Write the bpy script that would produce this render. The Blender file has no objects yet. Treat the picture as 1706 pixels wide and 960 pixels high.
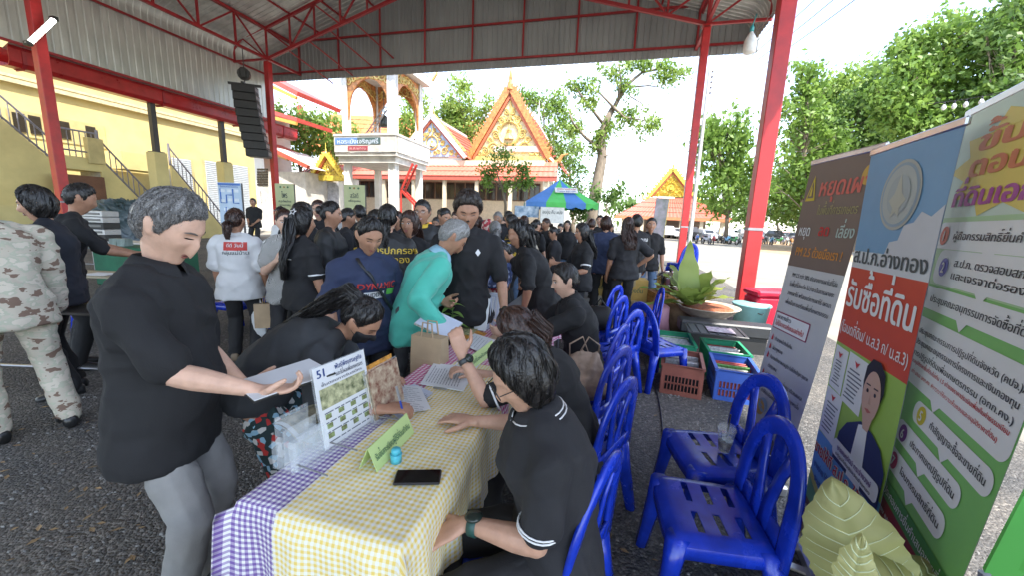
import bpy, bmesh, math, random
import numpy as np
from mathutils import Vector, Matrix, Euler, noise
from mathutils.geometry import tessellate_polygon
from mathutils.bvhtree import BVHTree
R = math.radians
SC = bpy.context.scene
COL = SC.collection
# ------------------------------------------------------------------ camera, sky, sun, exposure
CAM_H = 1.6
F_PX = 645.0                      # focal length in pixels of the 1706 px wide photograph
PITCH = math.atan(113/645.0)
ROLL = R(2.3)
cam = bpy.data.cameras.new('camera'); cam.sensor_width = 36; cam.lens = 36*F_PX/1706
cam.clip_start = 0.05; cam.clip_end = 2000
cam_ob = bpy.data.objects.new('camera', cam); COL.objects.link(cam_ob); SC.camera = cam_ob
FWD = np.array([0, math.cos(PITCH), -math.sin(PITCH)])
_u0 = np.array([0, math.sin(PITCH), math.cos(PITCH)]); _r0 = np.array([1., 0, 0])
RGT = math.cos(ROLL)*_r0 + math.sin(ROLL)*_u0
UPV = -math.sin(ROLL)*_r0 + math.cos(ROLL)*_u0
cam_ob.matrix_world = Matrix(((RGT[0], UPV[0], -FWD[0], 0), (RGT[1], UPV[1], -FWD[1], 0), (RGT[2], UPV[2], -FWD[2], CAM_H), (0, 0, 0, 1)))
SUN_DIR = np.array([0.27, -0.50, 1.0]); SUN_DIR = SUN_DIR/np.linalg.norm(SUN_DIR)
sun = bpy.data.lights.new('sun', 'SUN'); sun.energy = 2.35; sun.angle = R(0.6); sun.color = (1, 0.95, 0.87)
sun_ob = bpy.data.objects.new('sun', sun); COL.objects.link(sun_ob)
sun_ob.rotation_euler = Vector((-SUN_DIR[0], -SUN_DIR[1], -SUN_DIR[2])).to_track_quat('-Z', 'Y').to_euler()
W = bpy.data.worlds.new('World'); SC.world = W; W.use_nodes = True
def make_world():
 nt = W.node_tree; n = nt.nodes; l = nt.links
 n.clear()
 out = n.new('ShaderNodeOutputWorld'); bg = n.new('ShaderNodeBackground'); bg.inputs[1].default_value = 0.15
 sky = n.new('ShaderNodeTexSky'); sky.sky_type = 'NISHITA'; sky.sun_disc = False
 sky.sun_elevation = math.asin(SUN_DIR[2]); sky.sun_rotation = math.atan2(SUN_DIR[0], SUN_DIR[1])
 sky.air_density = 1.0; sky.dust_density = 0.6; sky.ozone_density = 1.0
 tc = n.new('ShaderNodeTexCoord'); mp = n.new('ShaderNodeMapping'); mp.inputs['Scale'].default_value = (1.0, 1.0, 3.4)
 mp.inputs['Location'].default_value = (0.3, 0.1, 0.55)
 nz = n.new('ShaderNodeTexNoise'); nz.inputs['Scale'].default_value = 2.1; nz.inputs['Detail'].default_value = 9; nz.inputs['Roughness'].default_value = 0.58
 rp = n.new('ShaderNodeValToRGB'); rp.color_ramp.elements[0].position = 0.43; rp.color_ramp.elements[1].position = 0.74
 mx = n.new('ShaderNodeMix'); mx.data_type = 'RGBA'
 hs = n.new('ShaderNodeHueSaturation'); hs.inputs['Saturation'].default_value = 0.84; hs.inputs['Value'].default_value = 0.92
 l.new(tc.outputs['Generated'], mp.inputs[0]); l.new(mp.outputs[0], nz.inputs[0]); l.new(nz.outputs[0], rp.inputs[0])
 l.new(rp.outputs[0], mx.inputs[0]); l.new(sky.outputs[0], hs.inputs['Color']); l.new(hs.outputs[0], mx.inputs[6])
 mx.inputs[7].default_value = (2.6, 2.65, 2.7, 1)
 l.new(mx.outputs[2], bg.inputs[0]); l.new(bg.outputs[0], out.inputs[0])
make_world()
SC.view_settings.view_transform = 'Standard'; SC.view_settings.look = 'None'
SC.view_settings.exposure = 2.45; SC.view_settings.gamma = 1.0; SC.view_settings.use_curve_mapping = False
SC.cycles.max_bounces = 8; SC.cycles.diffuse_bounces = 5; SC.cycles.transparent_max_bounces = 12
SC.cycles.use_denoising = True
# ------------------------------------------------------------------ pixel helpers and the pavilion frame
ORG = np.array([0, 0, CAM_H])
ANG = R(14.5)
TV = np.array([math.sin(ANG), math.cos(ANG), 0]); SV = np.array([math.cos(ANG), -math.sin(ANG), 0])
def ray(px, py):
 d = FWD*F_PX + RGT*(px-853) + UPV*(480-py); return d/np.linalg.norm(d)
def gz(px, py, z=0.0):
 d = ray(px, py); return ORG + d*((z-CAM_H)/d[2])
def gy(px, py, y):
 d = ray(px, py); return ORG + d*(y/d[1])
def pav(s, t, z=0.0): return SV*s + TV*t + np.array([0, 0, z])
def ht(px, py, t):
 d = ray(px, py); p = ORG + d*(t/(d@TV)); return p
def hs(px, py, s):
 d = ray(px, py); p = ORG + d*(s/(d@SV)); return p
def tt(p): return float(np.dot(p, TV))
def ss(p): return float(np.dot(p, SV))
# ------------------------------------------------------------------ materials
MATS = {}
def nd(nt, t): return nt.nodes.new(t)
def mat(name, col, rough=0.6, metal=0.0, var=0.12, vscale=6.0, bump=0.0, bscale=60.0, spec=0.5, alpha=1.0, trans=0.0, emit=None, estr=0.0, coat=0.0, sheen=0.0, stretch=(1, 1, 1), col2=None, detail=5.0, sss=0.0, rvar=0.0):
 if name in MATS: return MATS[name]
 m = bpy.data.materials.new(name); m.use_nodes = True; nt = m.node_tree; b = nt.nodes['Principled BSDF']
 b.inputs['Roughness'].default_value = rough; b.inputs['Metallic'].default_value = metal
 b.inputs['Specular IOR Level'].default_value = spec; b.inputs['Alpha'].default_value = alpha
 b.inputs['Transmission Weight'].default_value = trans; b.inputs['Coat Weight'].default_value = coat
 b.inputs['Sheen Weight'].default_value = sheen
 if sss: b.inputs['Subsurface Weight'].default_value = sss; b.inputs['Subsurface Radius'].default_value = (0.02, 0.008, 0.004)
 if emit: b.inputs['Emission Color'].default_value = (*emit, 1); b.inputs['Emission Strength'].default_value = estr
 tc = nd(nt, 'ShaderNodeTexCoord'); mp = nd(nt, 'ShaderNodeMapping'); mp.inputs['Scale'].default_value = stretch
 nt.links.new(tc.outputs['Object'], mp.inputs[0])
 nz = nd(nt, 'ShaderNodeTexNoise'); nz.inputs['Scale'].default_value = vscale; nz.inputs['Detail'].default_value = detail; nz.inputs['Roughness'].default_value = 0.6
 nt.links.new(mp.outputs[0], nz.inputs[0])
 rp = nd(nt, 'ShaderNodeValToRGB'); c = np.array(col[:3])
 lo = np.clip(c*(1-var), 0, 1); hi = np.clip(c*(1+var), 0, 1) if col2 is None else np.array(col2)
 rp.color_ramp.elements[0].position = 0.32; rp.color_ramp.elements[1].position = 0.68
 rp.color_ramp.elements[0].color = (*lo, 1); rp.color_ramp.elements[1].color = (*hi, 1)
 nt.links.new(nz.outputs[0], rp.inputs[0]); nt.links.new(rp.outputs[0], b.inputs['Base Color'])
 if rvar:
  mr = nd(nt, 'ShaderNodeMapRange'); mr.inputs['To Min'].default_value = max(0.02, rough-rvar); mr.inputs['To Max'].default_value = min(1, rough+rvar)
  nt.links.new(nz.outputs[0], mr.inputs[0]); nt.links.new(mr.outputs[0], b.inputs['Roughness'])
 if bump:
  n2 = nd(nt, 'ShaderNodeTexNoise'); n2.inputs['Scale'].default_value = bscale; n2.inputs['Detail'].default_value = 4
  nt.links.new(mp.outputs[0], n2.inputs[0])
  bp = nd(nt, 'ShaderNodeBump'); bp.inputs['Strength'].default_value = bump; bp.inputs['Distance'].default_value = 0.01
  nt.links.new(n2.outputs[0], bp.inputs['Height']); nt.links.new(bp.outputs[0], b.inputs['Normal'])
 MATS[name] = m; return m
def math_node(nt, op, a, b=None):
 n = nd(nt, 'ShaderNodeMath'); n.operation = op
 for i, v in enumerate((a, b)):
  if v is None: continue
  if isinstance(v, (int, float)): n.inputs[i].default_value = v
  else: nt.links.new(v, n.inputs[i])
 return n.outputs[0]
def mixc(nt, f, a, b):
 n = nd(nt, 'ShaderNodeMix'); n.data_type = 'RGBA'
 for i, v in ((0, f), (6, a), (7, b)):
  if isinstance(v, (int, float)): n.inputs[i].default_value = v
  elif isinstance(v, (tuple, list)): n.inputs[i].default_value = (*v[:3], 1)
  else: nt.links.new(v, n.inputs[i])
 return n.outputs[2]
# ------------------------------------------------------------------ mesh builder
def nrm(v):
 v = np.asarray(v, float); n = np.linalg.norm(v); return v/n if n > 1e-12 else v
def basis(d, hint=(0, 0, 1)):
 d = nrm(d); h = np.asarray(hint, float)
 if abs(d@nrm(h)) > 0.98: h = np.array([1., 0, 0]) if abs(d[0]) < 0.9 else np.array([0, 1., 0])
 x = nrm(np.cross(h, d)); y = np.cross(d, x); return x, y, d
class MB:
 def __init__(s): s.v = []; s.f = []; s.mi = []; s.uv = {}
 def add(s, vs, fs, m=0):
  o = len(s.v); s.v.extend([tuple(map(float, p)) for p in vs]); s.f.extend([tuple(i+o for i in f) for f in fs]); s.mi.extend([m]*len(fs)); return s
 def box(s, c, size, ax=None, m=0):
  c = np.asarray(c, float); hx, hy, hz = np.asarray(size, float)/2
  A = np.eye(3) if ax is None else np.asarray(ax, float)
  vs = [c + A[0]*x*hx + A[1]*y*hy + A[2]*z*hz for z in (-1, 1) for y in (-1, 1) for x in (-1, 1)]
  return s.add(vs, [(0, 2, 3, 1), (4, 5, 7, 6), (0, 1, 5, 4), (2, 6, 7, 3), (0, 4, 6, 2), (1, 3, 7, 5)], m)
 def bbox(s, c, size, b=0.01, ax=None, m=0):        # box with bevelled edges
  c = np.asarray(c, float); h = np.asarray(size, float)/2; b = min(b, h.min()*0.9)
  A = np.eye(3) if ax is None else np.asarray(ax, float)
  vs = []; idx = {}
  for sx in (-1, 1):
   for sy in (-1, 1):
    for sz in (-1, 1):
     for k in range(3):
      l = np.array([sx*h[0], sy*h[1], sz*h[2]], float); sg = (sx, sy, sz)
      for j in range(3):
       if j != k: l[j] -= sg[j]*b
      idx[(sx, sy, sz, k)] = len(vs); vs.append(c + A[0]*l[0] + A[1]*l[1] + A[2]*l[2])
  fs = []
  for k in range(3):
   i, j = (k+1) % 3, (k+2) % 3
   for sg in (-1, 1):
    q = []
    for a, bb in ((-1, -1), (1, -1), (1, 1), (-1, 1)):
     t = [0, 0, 0]; t[k] = sg; t[i] = a; t[j] = bb; q.append(idx[(*t, k)])
    fs.append(tuple(q) if sg > 0 else tuple(q[::-1]))
  for k in range(3):
   i, j = (k+1) % 3, (k+2) % 3
   for a in (-1, 1):
    for bb in (-1, 1):
     q = []
     for e, kk in ((-1, i), (1, i), (1, j), (-1, j)):
      t = [0, 0, 0]; t[k] = e; t[i] = a; t[j] = bb; q.append(idx[(*t, kk)])
     fs.append(tuple(q) if a*bb < 0 else tuple(q[::-1]))
  for sx in (-1, 1):
   for sy in (-1, 1):
    for sz in (-1, 1):
     q = tuple(idx[(sx, sy, sz, k)] for k in range(3)); fs.append(q if sx*sy*sz > 0 else q[::-1])
  return s.add(vs, fs, m)
 def bar(s, a, b, w, h=None, up=(0, 0, 1), m=0):
  a = np.asarray(a, float); b = np.asarray(b, float); h = h or w
  x, y, d = basis(b-a, up)
  return s.box((a+b)/2, (w, h, np.linalg.norm(b-a)), (x, y, d), m)
 def tube(s, pts, r, n=8, caps=True, m=0, hint=(0, 0, 1), flat=1.0, closed=False):
  pts = [np.asarray(p, float) for p in pts]; k = len(pts)
  rs = [r]*k if isinstance(r, (int, float)) else list(r)
  vs = []; px = None
  for i, p in enumerate(pts):
   if closed: d = pts[(i+1) % k]-pts[i-1]
   else: d = pts[min(i+1, k-1)]-pts[max(i-1, 0)]
   d = nrm(d)
   if px is None: x, y, _ = basis(d, hint)
   else:
    x = nrm(px - d*(px@d)); y = np.cross(d, x)
   px = x
   for j in range(n):
    t = 2*math.pi*j/n; vs.append(p + x*math.cos(t)*rs[i] + y*math.sin(t)*rs[i]*flat)
  fs = []
  for i in range(k if closed else k-1):
   i2 = (i+1) % k
   for j in range(n): fs.append((i*n+j, i*n+(j+1) % n, i2*n+(j+1) % n, i2*n+j))
  if caps and not closed: fs.append(tuple(range(n-1, -1, -1))); fs.append(tuple(range((k-1)*n, k*n)))
  return s.add(vs, fs, m)
 def loft(s, rings, caps=True, m=0, closed=True):
  n = len(rings[0]); vs = [p for r in rings for p in r]; fs = []
  for i in range(len(rings)-1):
   for j in range(n if closed else n-1): fs.append((i*n+j, i*n+(j+1) % n, (i+1)*n+(j+1) % n, (i+1)*n+j))
  if caps: fs.append(tuple(range(n-1, -1, -1))); fs.append(tuple(range((len(rings)-1)*n, len(rings)*n)))
  return s.add(vs, fs, m)
 def lathe(s, c, prof, n=16, ax=None, m=0, caps=True):
  c = np.asarray(c, float); A = np.eye(3) if ax is None else np.asarray(ax, float)
  rings = [[c + A[0]*r*math.cos(2*math.pi*j/n) + A[1]*r*math.sin(2*math.pi*j/n) + A[2]*z for j in range(n)] for r, z in prof]
  return s.loft(rings, caps, m)
 def prism(s, poly, a, ax, thick, m=0):             # 2d polygon in (ax0, ax1) at origin a, extruded along ax2
  a = np.asarray(a, float); n = len(poly)
  A = np.asarray(ax, float)
  lo = [a + A[0]*x + A[1]*y for x, y in poly]; hi = [p + A[2]*thick for p in lo]
  tris = tessellate_polygon([[Vector((x, y, 0)) for x, y in poly]])
  ar = sum(poly[i][0]*poly[(i+1) % n][1]-poly[(i+1) % n][0]*poly[i][1] for i in range(n))
  fs = []
  for t in tris:
   p = [poly[i] for i in t]; o = (p[1][0]-p[0][0])*(p[2][1]-p[0][1])-(p[1][1]-p[0][1])*(p[2][0]-p[0][0])
   t = t if o > 0 else t[::-1]
   fs.append(tuple(t[::-1])); fs.append(tuple(i+n for i in t))
  for i in range(n):
   j = (i+1) % n; q = (i, j, j+n, i+n); fs.append(q if ar > 0 else q[::-1])
  return s.add(lo+hi, fs, m)
 def grid(s, fn, nu, nv, m=0, uv=None):
  o = len(s.v)
  vs = [fn(i/nu, j/nv) for j in range(nv+1) for i in range(nu+1)]
  fs = [(j*(nu+1)+i, j*(nu+1)+i+1, (j+1)*(nu+1)+i+1, (j+1)*(nu+1)+i) for j in range(nv) for i in range(nu)]
  if uv:
   for j in range(nv+1):
    for i in range(nu+1): s.uv[o+j*(nu+1)+i] = uv(i/nu, j/nv)
  return s.add(vs, fs, m)
 def ell(s, c, r, n=10, k=7, ax=None, m=0):
  c = np.asarray(c, float); A = np.eye(3) if ax is None else np.asarray(ax, float)
  vs = [c - A[2]*r[2]]; fs = []
  for i in range(1, k):
   t = -math.pi/2 + math.pi*i/k
   for j in range(n):
    u = 2*math.pi*j/n
    vs.append(c + A[0]*r[0]*math.cos(t)*math.cos(u) + A[1]*r[1]*math.cos(t)*math.sin(u) + A[2]*r[2]*math.sin(t))
  vs.append(c + A[2]*r[2])
  for j in range(n): fs.append((0, 1+(j+1) % n, 1+j)); fs.append((len(vs)-1, 1+(k-2)*n+j, 1+(k-2)*n+(j+1) % n))
  for i in range(k-2):
   for j in range(n): fs.append((1+i*n+j, 1+i*n+(j+1) % n, 1+(i+1)*n+(j+1) % n, 1+(i+1)*n+j))
  return s.add(vs, fs, m)
 def mesh(s, name, mats, smooth=False, off=None):
  me = bpy.data.meshes.new(name)
  v = np.array(s.v, float).reshape(-1, 3)
  if off is not None: v = v - np.asarray(off, float)
  me.from_pydata(v.tolist(), [], s.f)
  for mm in (mats if isinstance(mats, (list, tuple)) else [mats]): me.materials.append(mm)
  if len(me.materials) > 1: me.polygons.foreach_set('material_index', s.mi)
  if smooth: me.polygons.foreach_set('use_smooth', [True]*len(me.polygons))
  if s.uv:
   ul = me.uv_layers.new(name='UVMap')
   for lp in me.loops: ul.data[lp.index].uv = s.uv.get(lp.vertex_index, (0, 0))
  me.update(); return me
 def build(s, name, mats, parent=None, smooth=False, world=True):
  off = None
  if parent is not None and world: off = wloc(parent)
  return link(name, s.mesh(name, mats, smooth, off), parent)
WL = {}
def wloc(o): return WL.get(o.name, np.zeros(3))
def link(name, me, parent=None):
 o = bpy.data.objects.new(name, me); COL.objects.link(o)
 if parent is not None: o.parent = parent; WL[o.name] = wloc(parent)
 else: WL[o.name] = np.zeros(3)
 return o
def tag(o, label, cat, group=None):
 o['label'] = label; o['category'] = cat
 if group: o['group'] = group
 return o
def struct(o): o['kind'] = 'structure'; return o
def thing(name, label, cat, loc=(0, 0, 0), rotz=0.0, group=None):
 o = bpy.data.objects.new(name, None); COL.objects.link(o); o.empty_display_size = 0.1
 o.location = tuple(float(x) for x in loc); o.rotation_euler = (0, 0, rotz); WL[o.name] = np.asarray(loc, float)
 return tag(o, label, cat, group)
def copy_tree(o, parent=None):
 c = o.copy(); COL.objects.link(c)
 if parent is not None: c.parent = parent
 WL[c.name] = WL.get(o.name, np.zeros(3))
 for ch in list(o.children): copy_tree(ch, c)
 return c
def dup(o, loc, rotz=None, label=None, group=None, scale=None):
 c = copy_tree(o); c.location = tuple(float(x) for x in loc); WL[c.name] = np.asarray(loc, float)
 if rotz is not None: c.rotation_euler = (0, 0, rotz)
 if label: c['label'] = label
 if group: c['group'] = group
 if scale: c.scale = (scale, scale, scale)
 return c
def piece(name, me, parent, loc=(0, 0, 0), rot=None):
 o = bpy.data.objects.new(name, me); COL.objects.link(o); o.parent = parent; o.location = tuple(float(x) for x in loc)
 if rot: o.rotation_euler = rot
 return o
# ------------------------------------------------------------------ lettering: glyph outlines to flat meshes
_GL = {}
TMP = bpy.data.scenes.new('scratch')
def _outl(s):
 c = bpy.data.curves.new('glyph', 'FONT'); c.body = s; c.size = 1; o = bpy.data.objects.new('glyph', c); TMP.collection.objects.link(o)
 with bpy.context.temp_override(scene=TMP, view_layer=TMP.view_layers[0]): dg = bpy.context.evaluated_depsgraph_get()
 cu = o.evaluated_get(dg).to_curve(dg)
 res = []
 for sp in cu.splines:
  pts = sp.bezier_points; n = len(pts); poly = []
  for i in range(n):
   a, b = pts[i], pts[(i+1) % n]; p0, p1, p2, p3 = a.co, a.handle_right, b.handle_left, b.co
   st = (p1-p0).length+(p2-p1).length+(p3-p2).length
   k = 1 if abs(st-(p3-p0).length) < 1e-4 else 3
   for j in range(k):
    t = j/k; q = p0*(1-t)**3+p1*3*t*(1-t)**2+p2*3*t*t*(1-t)+p3*t**3; poly.append((q.x, q.y))
  if len(poly) > 2: res.append(poly)
 o.evaluated_get(dg).to_curve_clear(); bpy.data.objects.remove(o); bpy.data.curves.remove(c)
 return res
def _area(p): return sum(p[i-1][0]*p[i][1]-p[i][0]*p[i-1][1] for i in range(len(p)))/2
def _inside(pt, poly):
 r = False; x, y = pt
 for i in range(len(poly)):
  x1, y1 = poly[i-1]; x2, y2 = poly[i]
  if (y1 > y) != (y2 > y) and x < (x2-x1)*(y-y1)/(y2-y1)+x1: r = not r
 return r
def glyph(ch):
 if ch in _GL: return _GL[ch]
 ref = _GL.get('|ref')
 if ref is None: ref = min(p[0] for q in _outl('|') for p in q); _GL['|ref'] = ref
 both = _outl(ch+'|'); bar_ = max(both, key=lambda q: max(p[0] for p in q) if len(q) == 4 else -9)
 adv = min(p[0] for p in bar_)-ref
 cs = [] if ch == ' ' else _outl(ch)
 shapes = []
 if cs:
  big = max(cs, key=lambda q: abs(_area(q))); sg = 1 if _area(big) > 0 else -1
  outer = [q for q in cs if _area(q)*sg > 0]; holes = [q for q in cs if _area(q)*sg <= 0]
  hs_ = {i: [] for i in range(len(outer))}
  for h in holes:
   cand = [i for i, q in enumerate(outer) if _inside(h[0], q)]
   if cand: hs_[min(cand, key=lambda i: abs(_area(outer[i])))].append(h)
  for i, q in enumerate(outer):
   polys = [q]+hs_[i]; flat = [p for r in polys for p in r]
   tr = tessellate_polygon([[Vector((x, y, 0)) for x, y in r] for r in polys])
   tris = []
   for t in tr:
    a, b, c = (flat[k] for k in t)
    o = (b[0]-a[0])*(c[1]-a[1])-(b[1]-a[1])*(c[0]-a[0])
    if abs(o) > 1e-9: tris.append(tuple(t) if o > 0 else tuple(t[::-1]))
   shapes.append((flat, tris))
 _GL[ch] = (shapes, adv); return _GL[ch]
TONE = set('\u0e48\u0e49\u0e4a\u0e4b\u0e4c'); UPV_ = set('\u0e31\u0e34\u0e35\u0e36\u0e37\u0e4d')
def text_geo(s, size=1.0, align='L', bold=0.0, wx=1.0):
 """returns list of (x, y, layer) and triangles; bold thickens by doubling the glyphs"""
 x = 0; vs = []; fs = []; prev = ''
 for ch in s:
  sh, adv = glyph(ch); dy = 0.27 if (ch in TONE and prev in UPV_) else 0.0
  for k, (pts, tr) in enumerate(sh):
   for bx, by, bl in (((0, 0, 0),) if not bold else ((-bold, 0, 0), (bold, 0, 1), (0, bold*0.8, 2))):
    o = len(vs); vs.extend([((x+p[0]+bx)*wx, p[1]+dy+by, k+bl*2.5) for p in pts]); fs.extend([tuple(i+o for i in t) for t in tr])
  x += adv; prev = ch
 w = x*wx; sh_ = 0 if align == 'L' else (-w/2 if align == 'C' else -w)
 return [((a+sh_)*size, b*size, c) for a, b, c in vs], fs, w*size
def text_mb(s, org, ux, uy, size, align='L', bold=0.0, fit=None, mb=None, lift=0.00012):
 vs, fs, w = text_geo(s, size, align, bold)
 k = 1.0
 if fit and w > 0: k = fit/w
 org = np.asarray(org, float); ux = nrm(ux); uy = nrm(uy); n = np.cross(ux, uy)
 mb = mb or MB(); mb.add([org + ux*a*k + uy*b + n*c*lift for a, b, c in vs], fs); return mb
def rnd(a, b): return random.uniform(a, b)
random.seed(7); np.random.seed(7)
# ------------------------------------------------------------------ ground
def gravel_mat():
 m = bpy.data.materials.new('gravel'); m.use_nodes = True; nt = m.node_tree; b = nt.nodes['Principled BSDF']; L = nt.links.new
 tc = nd(nt, 'ShaderNodeTexCoord')
 v = nd(nt, 'ShaderNodeTexVoronoi'); v.inputs['Scale'].default_value = 62; L(tc.outputs['Object'], v.inputs[0])
 v2 = nd(nt, 'ShaderNodeTexVoronoi'); v2.inputs['Scale'].default_value = 110; L(tc.outputs['Object'], v2.inputs[0])
 n1 = nd(nt, 'ShaderNodeTexNoise'); n1.inputs['Scale'].default_value = 1.1; n1.inputs['Detail'].default_value = 6; L(tc.outputs['Object'], n1.inputs[0])
 sep = nd(nt, 'ShaderNodeSeparateColor'); L(v.outputs['Color'], sep.inputs[0])
 rp = nd(nt, 'ShaderNodeValToRGB'); e = rp.color_ramp.elements
 e[0].position = 0.0; e[0].color = (0.066, 0.066, 0.065, 1); e[1].position = 1; e[1].color = (0.21, 0.202, 0.19, 1)
 x = rp.color_ramp.elements.new(0.75); x.color = (0.125, 0.12, 0.114, 1)
 L(sep.outputs[0], rp.inputs[0])
 rp2 = nd(nt, 'ShaderNodeValToRGB'); rp2.color_ramp.elements[0].position = 0.35; rp2.color_ramp.elements[1].position = 0.72
 rp2.color_ramp.elements[0].color = (0.62, 0.62, 0.63, 1); rp2.color_ramp.elements[1].color = (1.3, 1.2, 1.08, 1); L(n1.outputs[0], rp2.inputs[0])
 mx = nd(nt, 'ShaderNodeMix'); mx.data_type = 'RGBA'; mx.blend_type = 'MULTIPLY'; mx.inputs[0].default_value = 1
 L(rp.outputs[0], mx.inputs[6]); L(rp2.outputs[0], mx.inputs[7]); L(mx.outputs[2], b.inputs['Base Color'])
 b.inputs['Roughness'].default_value = 0.82
 add = math_node(nt, 'ADD', v.outputs['Distance'], math_node(nt, 'MULTIPLY', v2.outputs['Distance'], 0.4))
 bp = nd(nt, 'ShaderNodeBump'); bp.invert = True; bp.inputs['Strength'].default_value = 0.9; bp.inputs['Distance'].default_value = 0.012
 L(add, bp.inputs['Height']); L(bp.outputs[0], b.inputs['Normal'])
 MATS['gravel'] = m; return m
g = MB(); g.grid(lambda u, v: (-700+1400*u, -300+1500*v, 0), 8, 8)
struct(g.build('ground', mat('earth', (0.22, 0.2, 0.16), 0.9, var=0.35, vscale=0.25, bump=0.3, bscale=8)))
q = MB(); q.grid(lambda u, v: pav(-24+27.3*u, -14+33.6*v, 0.004), 8, 8)
struct(q.build('gravel_floor', gravel_mat()))
q = MB(); q.grid(lambda u, v: pav(3.3+26.7*u, -14+58*v, 0.005), 6, 8); q.grid(lambda u, v: pav(-24+27.3*u, 19.6+24.4*v, 0.005), 6, 8)
struct(q.build('concrete_yard', mat('concrete', (0.22, 0.205, 0.175), 0.85, var=0.16, vscale=0.9, bump=0.15, bscale=30)))
q = MB()
for k in range(1, 9):
 a = 5.0*k; q.box(pav(16.6, a-4, 0.008), (26.4, 0.04, 0.004), (SV, TV, (0, 0, 1)))
for k in range(1, 5):
 q.box(pav(3.3+5.2*k, 15, 0.0085), (0.04, 57, 0.004), (SV, TV, (0, 0, 1)))
struct(q.build('yard_joint', mat('joint', (0.25, 0.23, 0.2), 0.9)))
# leaf litter and earth verge beside the motorcycles
q = MB(); q.grid(lambda u, v: np.append((gz(1265, 402)*(1-u)+gz(1420, 408)*u)[:2]*(1-v)+(gz(1240, 416)*(1-u)+gz(1420, 436)*u)[:2]*v, 0.011), 6, 4)
struct(q.build('earth_verge', mat('litter', (0.36, 0.24, 0.13), 0.95, var=0.45, vscale=3, bump=0.4, bscale=14)))
# loose stones lying on the gravel
stone_m = mat('stone', (0.17, 0.165, 0.155), 0.85, var=0.6, vscale=14)
def stones():
 mb = MB(); rs = np.random.RandomState(3)
 for i in range(5200):
  if i < 3600: x, y = rs.uniform(-3.6, 2.6), 0.7+3.2*rs.rand()**1.4
  else: x, y = rs.uniform(-6, 2.8), rs.uniform(3.5, 8)
  r = rs.uniform(0.004, 0.0125)*(1.0 if y < 3 else 1.35); a = rs.rand()*6.28
  pts = []
  for k in range(5):
   t = a+k*2*math.pi/5; rr = r*rs.uniform(0.75, 1.25); pts.append((x+math.cos(t)*rr, y+math.sin(t)*rr*0.75))
  h = r*rs.uniform(0.35, 0.8)
  vs = [(p[0], p[1], 0.003) for p in pts]+[(x+(p[0]-x)*0.6, y+(p[1]-y)*0.6, 0.004+h) for p in pts]
  mb.add(vs, [(k, (k+1) % 5, 5+(k+1) % 5, 5+k) for k in range(5)]+[(5, 6, 7, 8, 9)])
 o = mb.build('gravel_stones', stone_m); o['kind'] = 'stuff'; o['label'] = 'loose grey stones scattered over the dark gravel floor'; o['category'] = 'gravel'
stones()
def litter_leaves():
 mb = MB(); rs = np.random.RandomState(5)
 for i in range(90):
  p = gz(rs.uniform(5, 240), rs.uniform(620, 950)) if i < 50 else gz(rs.uniform(1000, 1330), rs.uniform(560, 950))
  a = rs.rand()*6.28; l = rs.uniform(0.012, 0.03); d = np.array([math.cos(a), math.sin(a), 0]); e = np.array([-d[1], d[0], 0])
  z = np.array([0, 0, 0.016])
  mb.add([p-d*l+z, p+e*l*0.4+z*1.2, p+d*l+z, p-e*l*0.4+z], [(0, 3, 2, 1)])
 o = mb.build('fallen_leaves', mat('dead_leaf', (0.30, 0.2, 0.1), 0.9, var=0.5, vscale=5)); o['kind'] = 'stuff'; o['label'] = 'tiny dry brown leaves fallen on the gravel'; o['category'] = 'leaves'
litter_leaves()
# ------------------------------------------------------------------ the pavilion
RED = mat('red_steel', (0.30, 0.018, 0.022), 0.42, var=0.22, vscale=2.5, bump=0.05, bscale=40, rvar=0.12)
REDB = mat('red_steel_post', (0.42, 0.02, 0.022), 0.4, var=0.2, vscale=3, rvar=0.12)
SHEET = mat('metal_sheet', (0.55, 0.55, 0.52), 0.42, metal=0.55, var=0.22, vscale=1.6, stretch=(1, 1, 0.25), rvar=0.12)
SHEETG = mat('metal_sheet_grey', (0.30, 0.31, 0.31), 0.5, metal=0.3, var=0.12, vscale=1.2, stretch=(1, 1, 0.3))
sL, sR, sM = -17.2, 2.6, -7.3
AXP = (SV, TV, np.array([0, 0, 1.]))
pv = thing('pavilion', 'tall open pavilion with red steel frame and grey metal sheet roof', 'pavilion', pav(sM, 8, 0))
for t in (0.4, 8.6, 16.8):
 for s_ in (sL, sR):
  mb = MB(); mb.bbox(pav(s_, t, 4.4), (0.26, 0.26, 8.8), 0.012, AXP); mb.box(pav(s_, t, 0.02), (0.45, 0.45, 0.04), AXP)
  mb.box(pav(s_, t, 8.86), (0.34, 0.34, 0.03), AXP)
  po = mb.build('post', REDB, pv)
  mb = MB()
  for dz, cc in ((0.0, 0),): mb.box(pav(s_, t, 1.62), (0.275, 0.275, 0.05), AXP)
  mb.build('tie_band', mat('grey_tape', (0.3, 0.3, 0.32), 0.6), po)
def chord(name, a, b, w, h=None): 
 mb = MB(); mb.bar(a, b, w, h or w); return mb.build(name, RED, pv)
ZB, ZT = 8.93, 10.3
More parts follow.
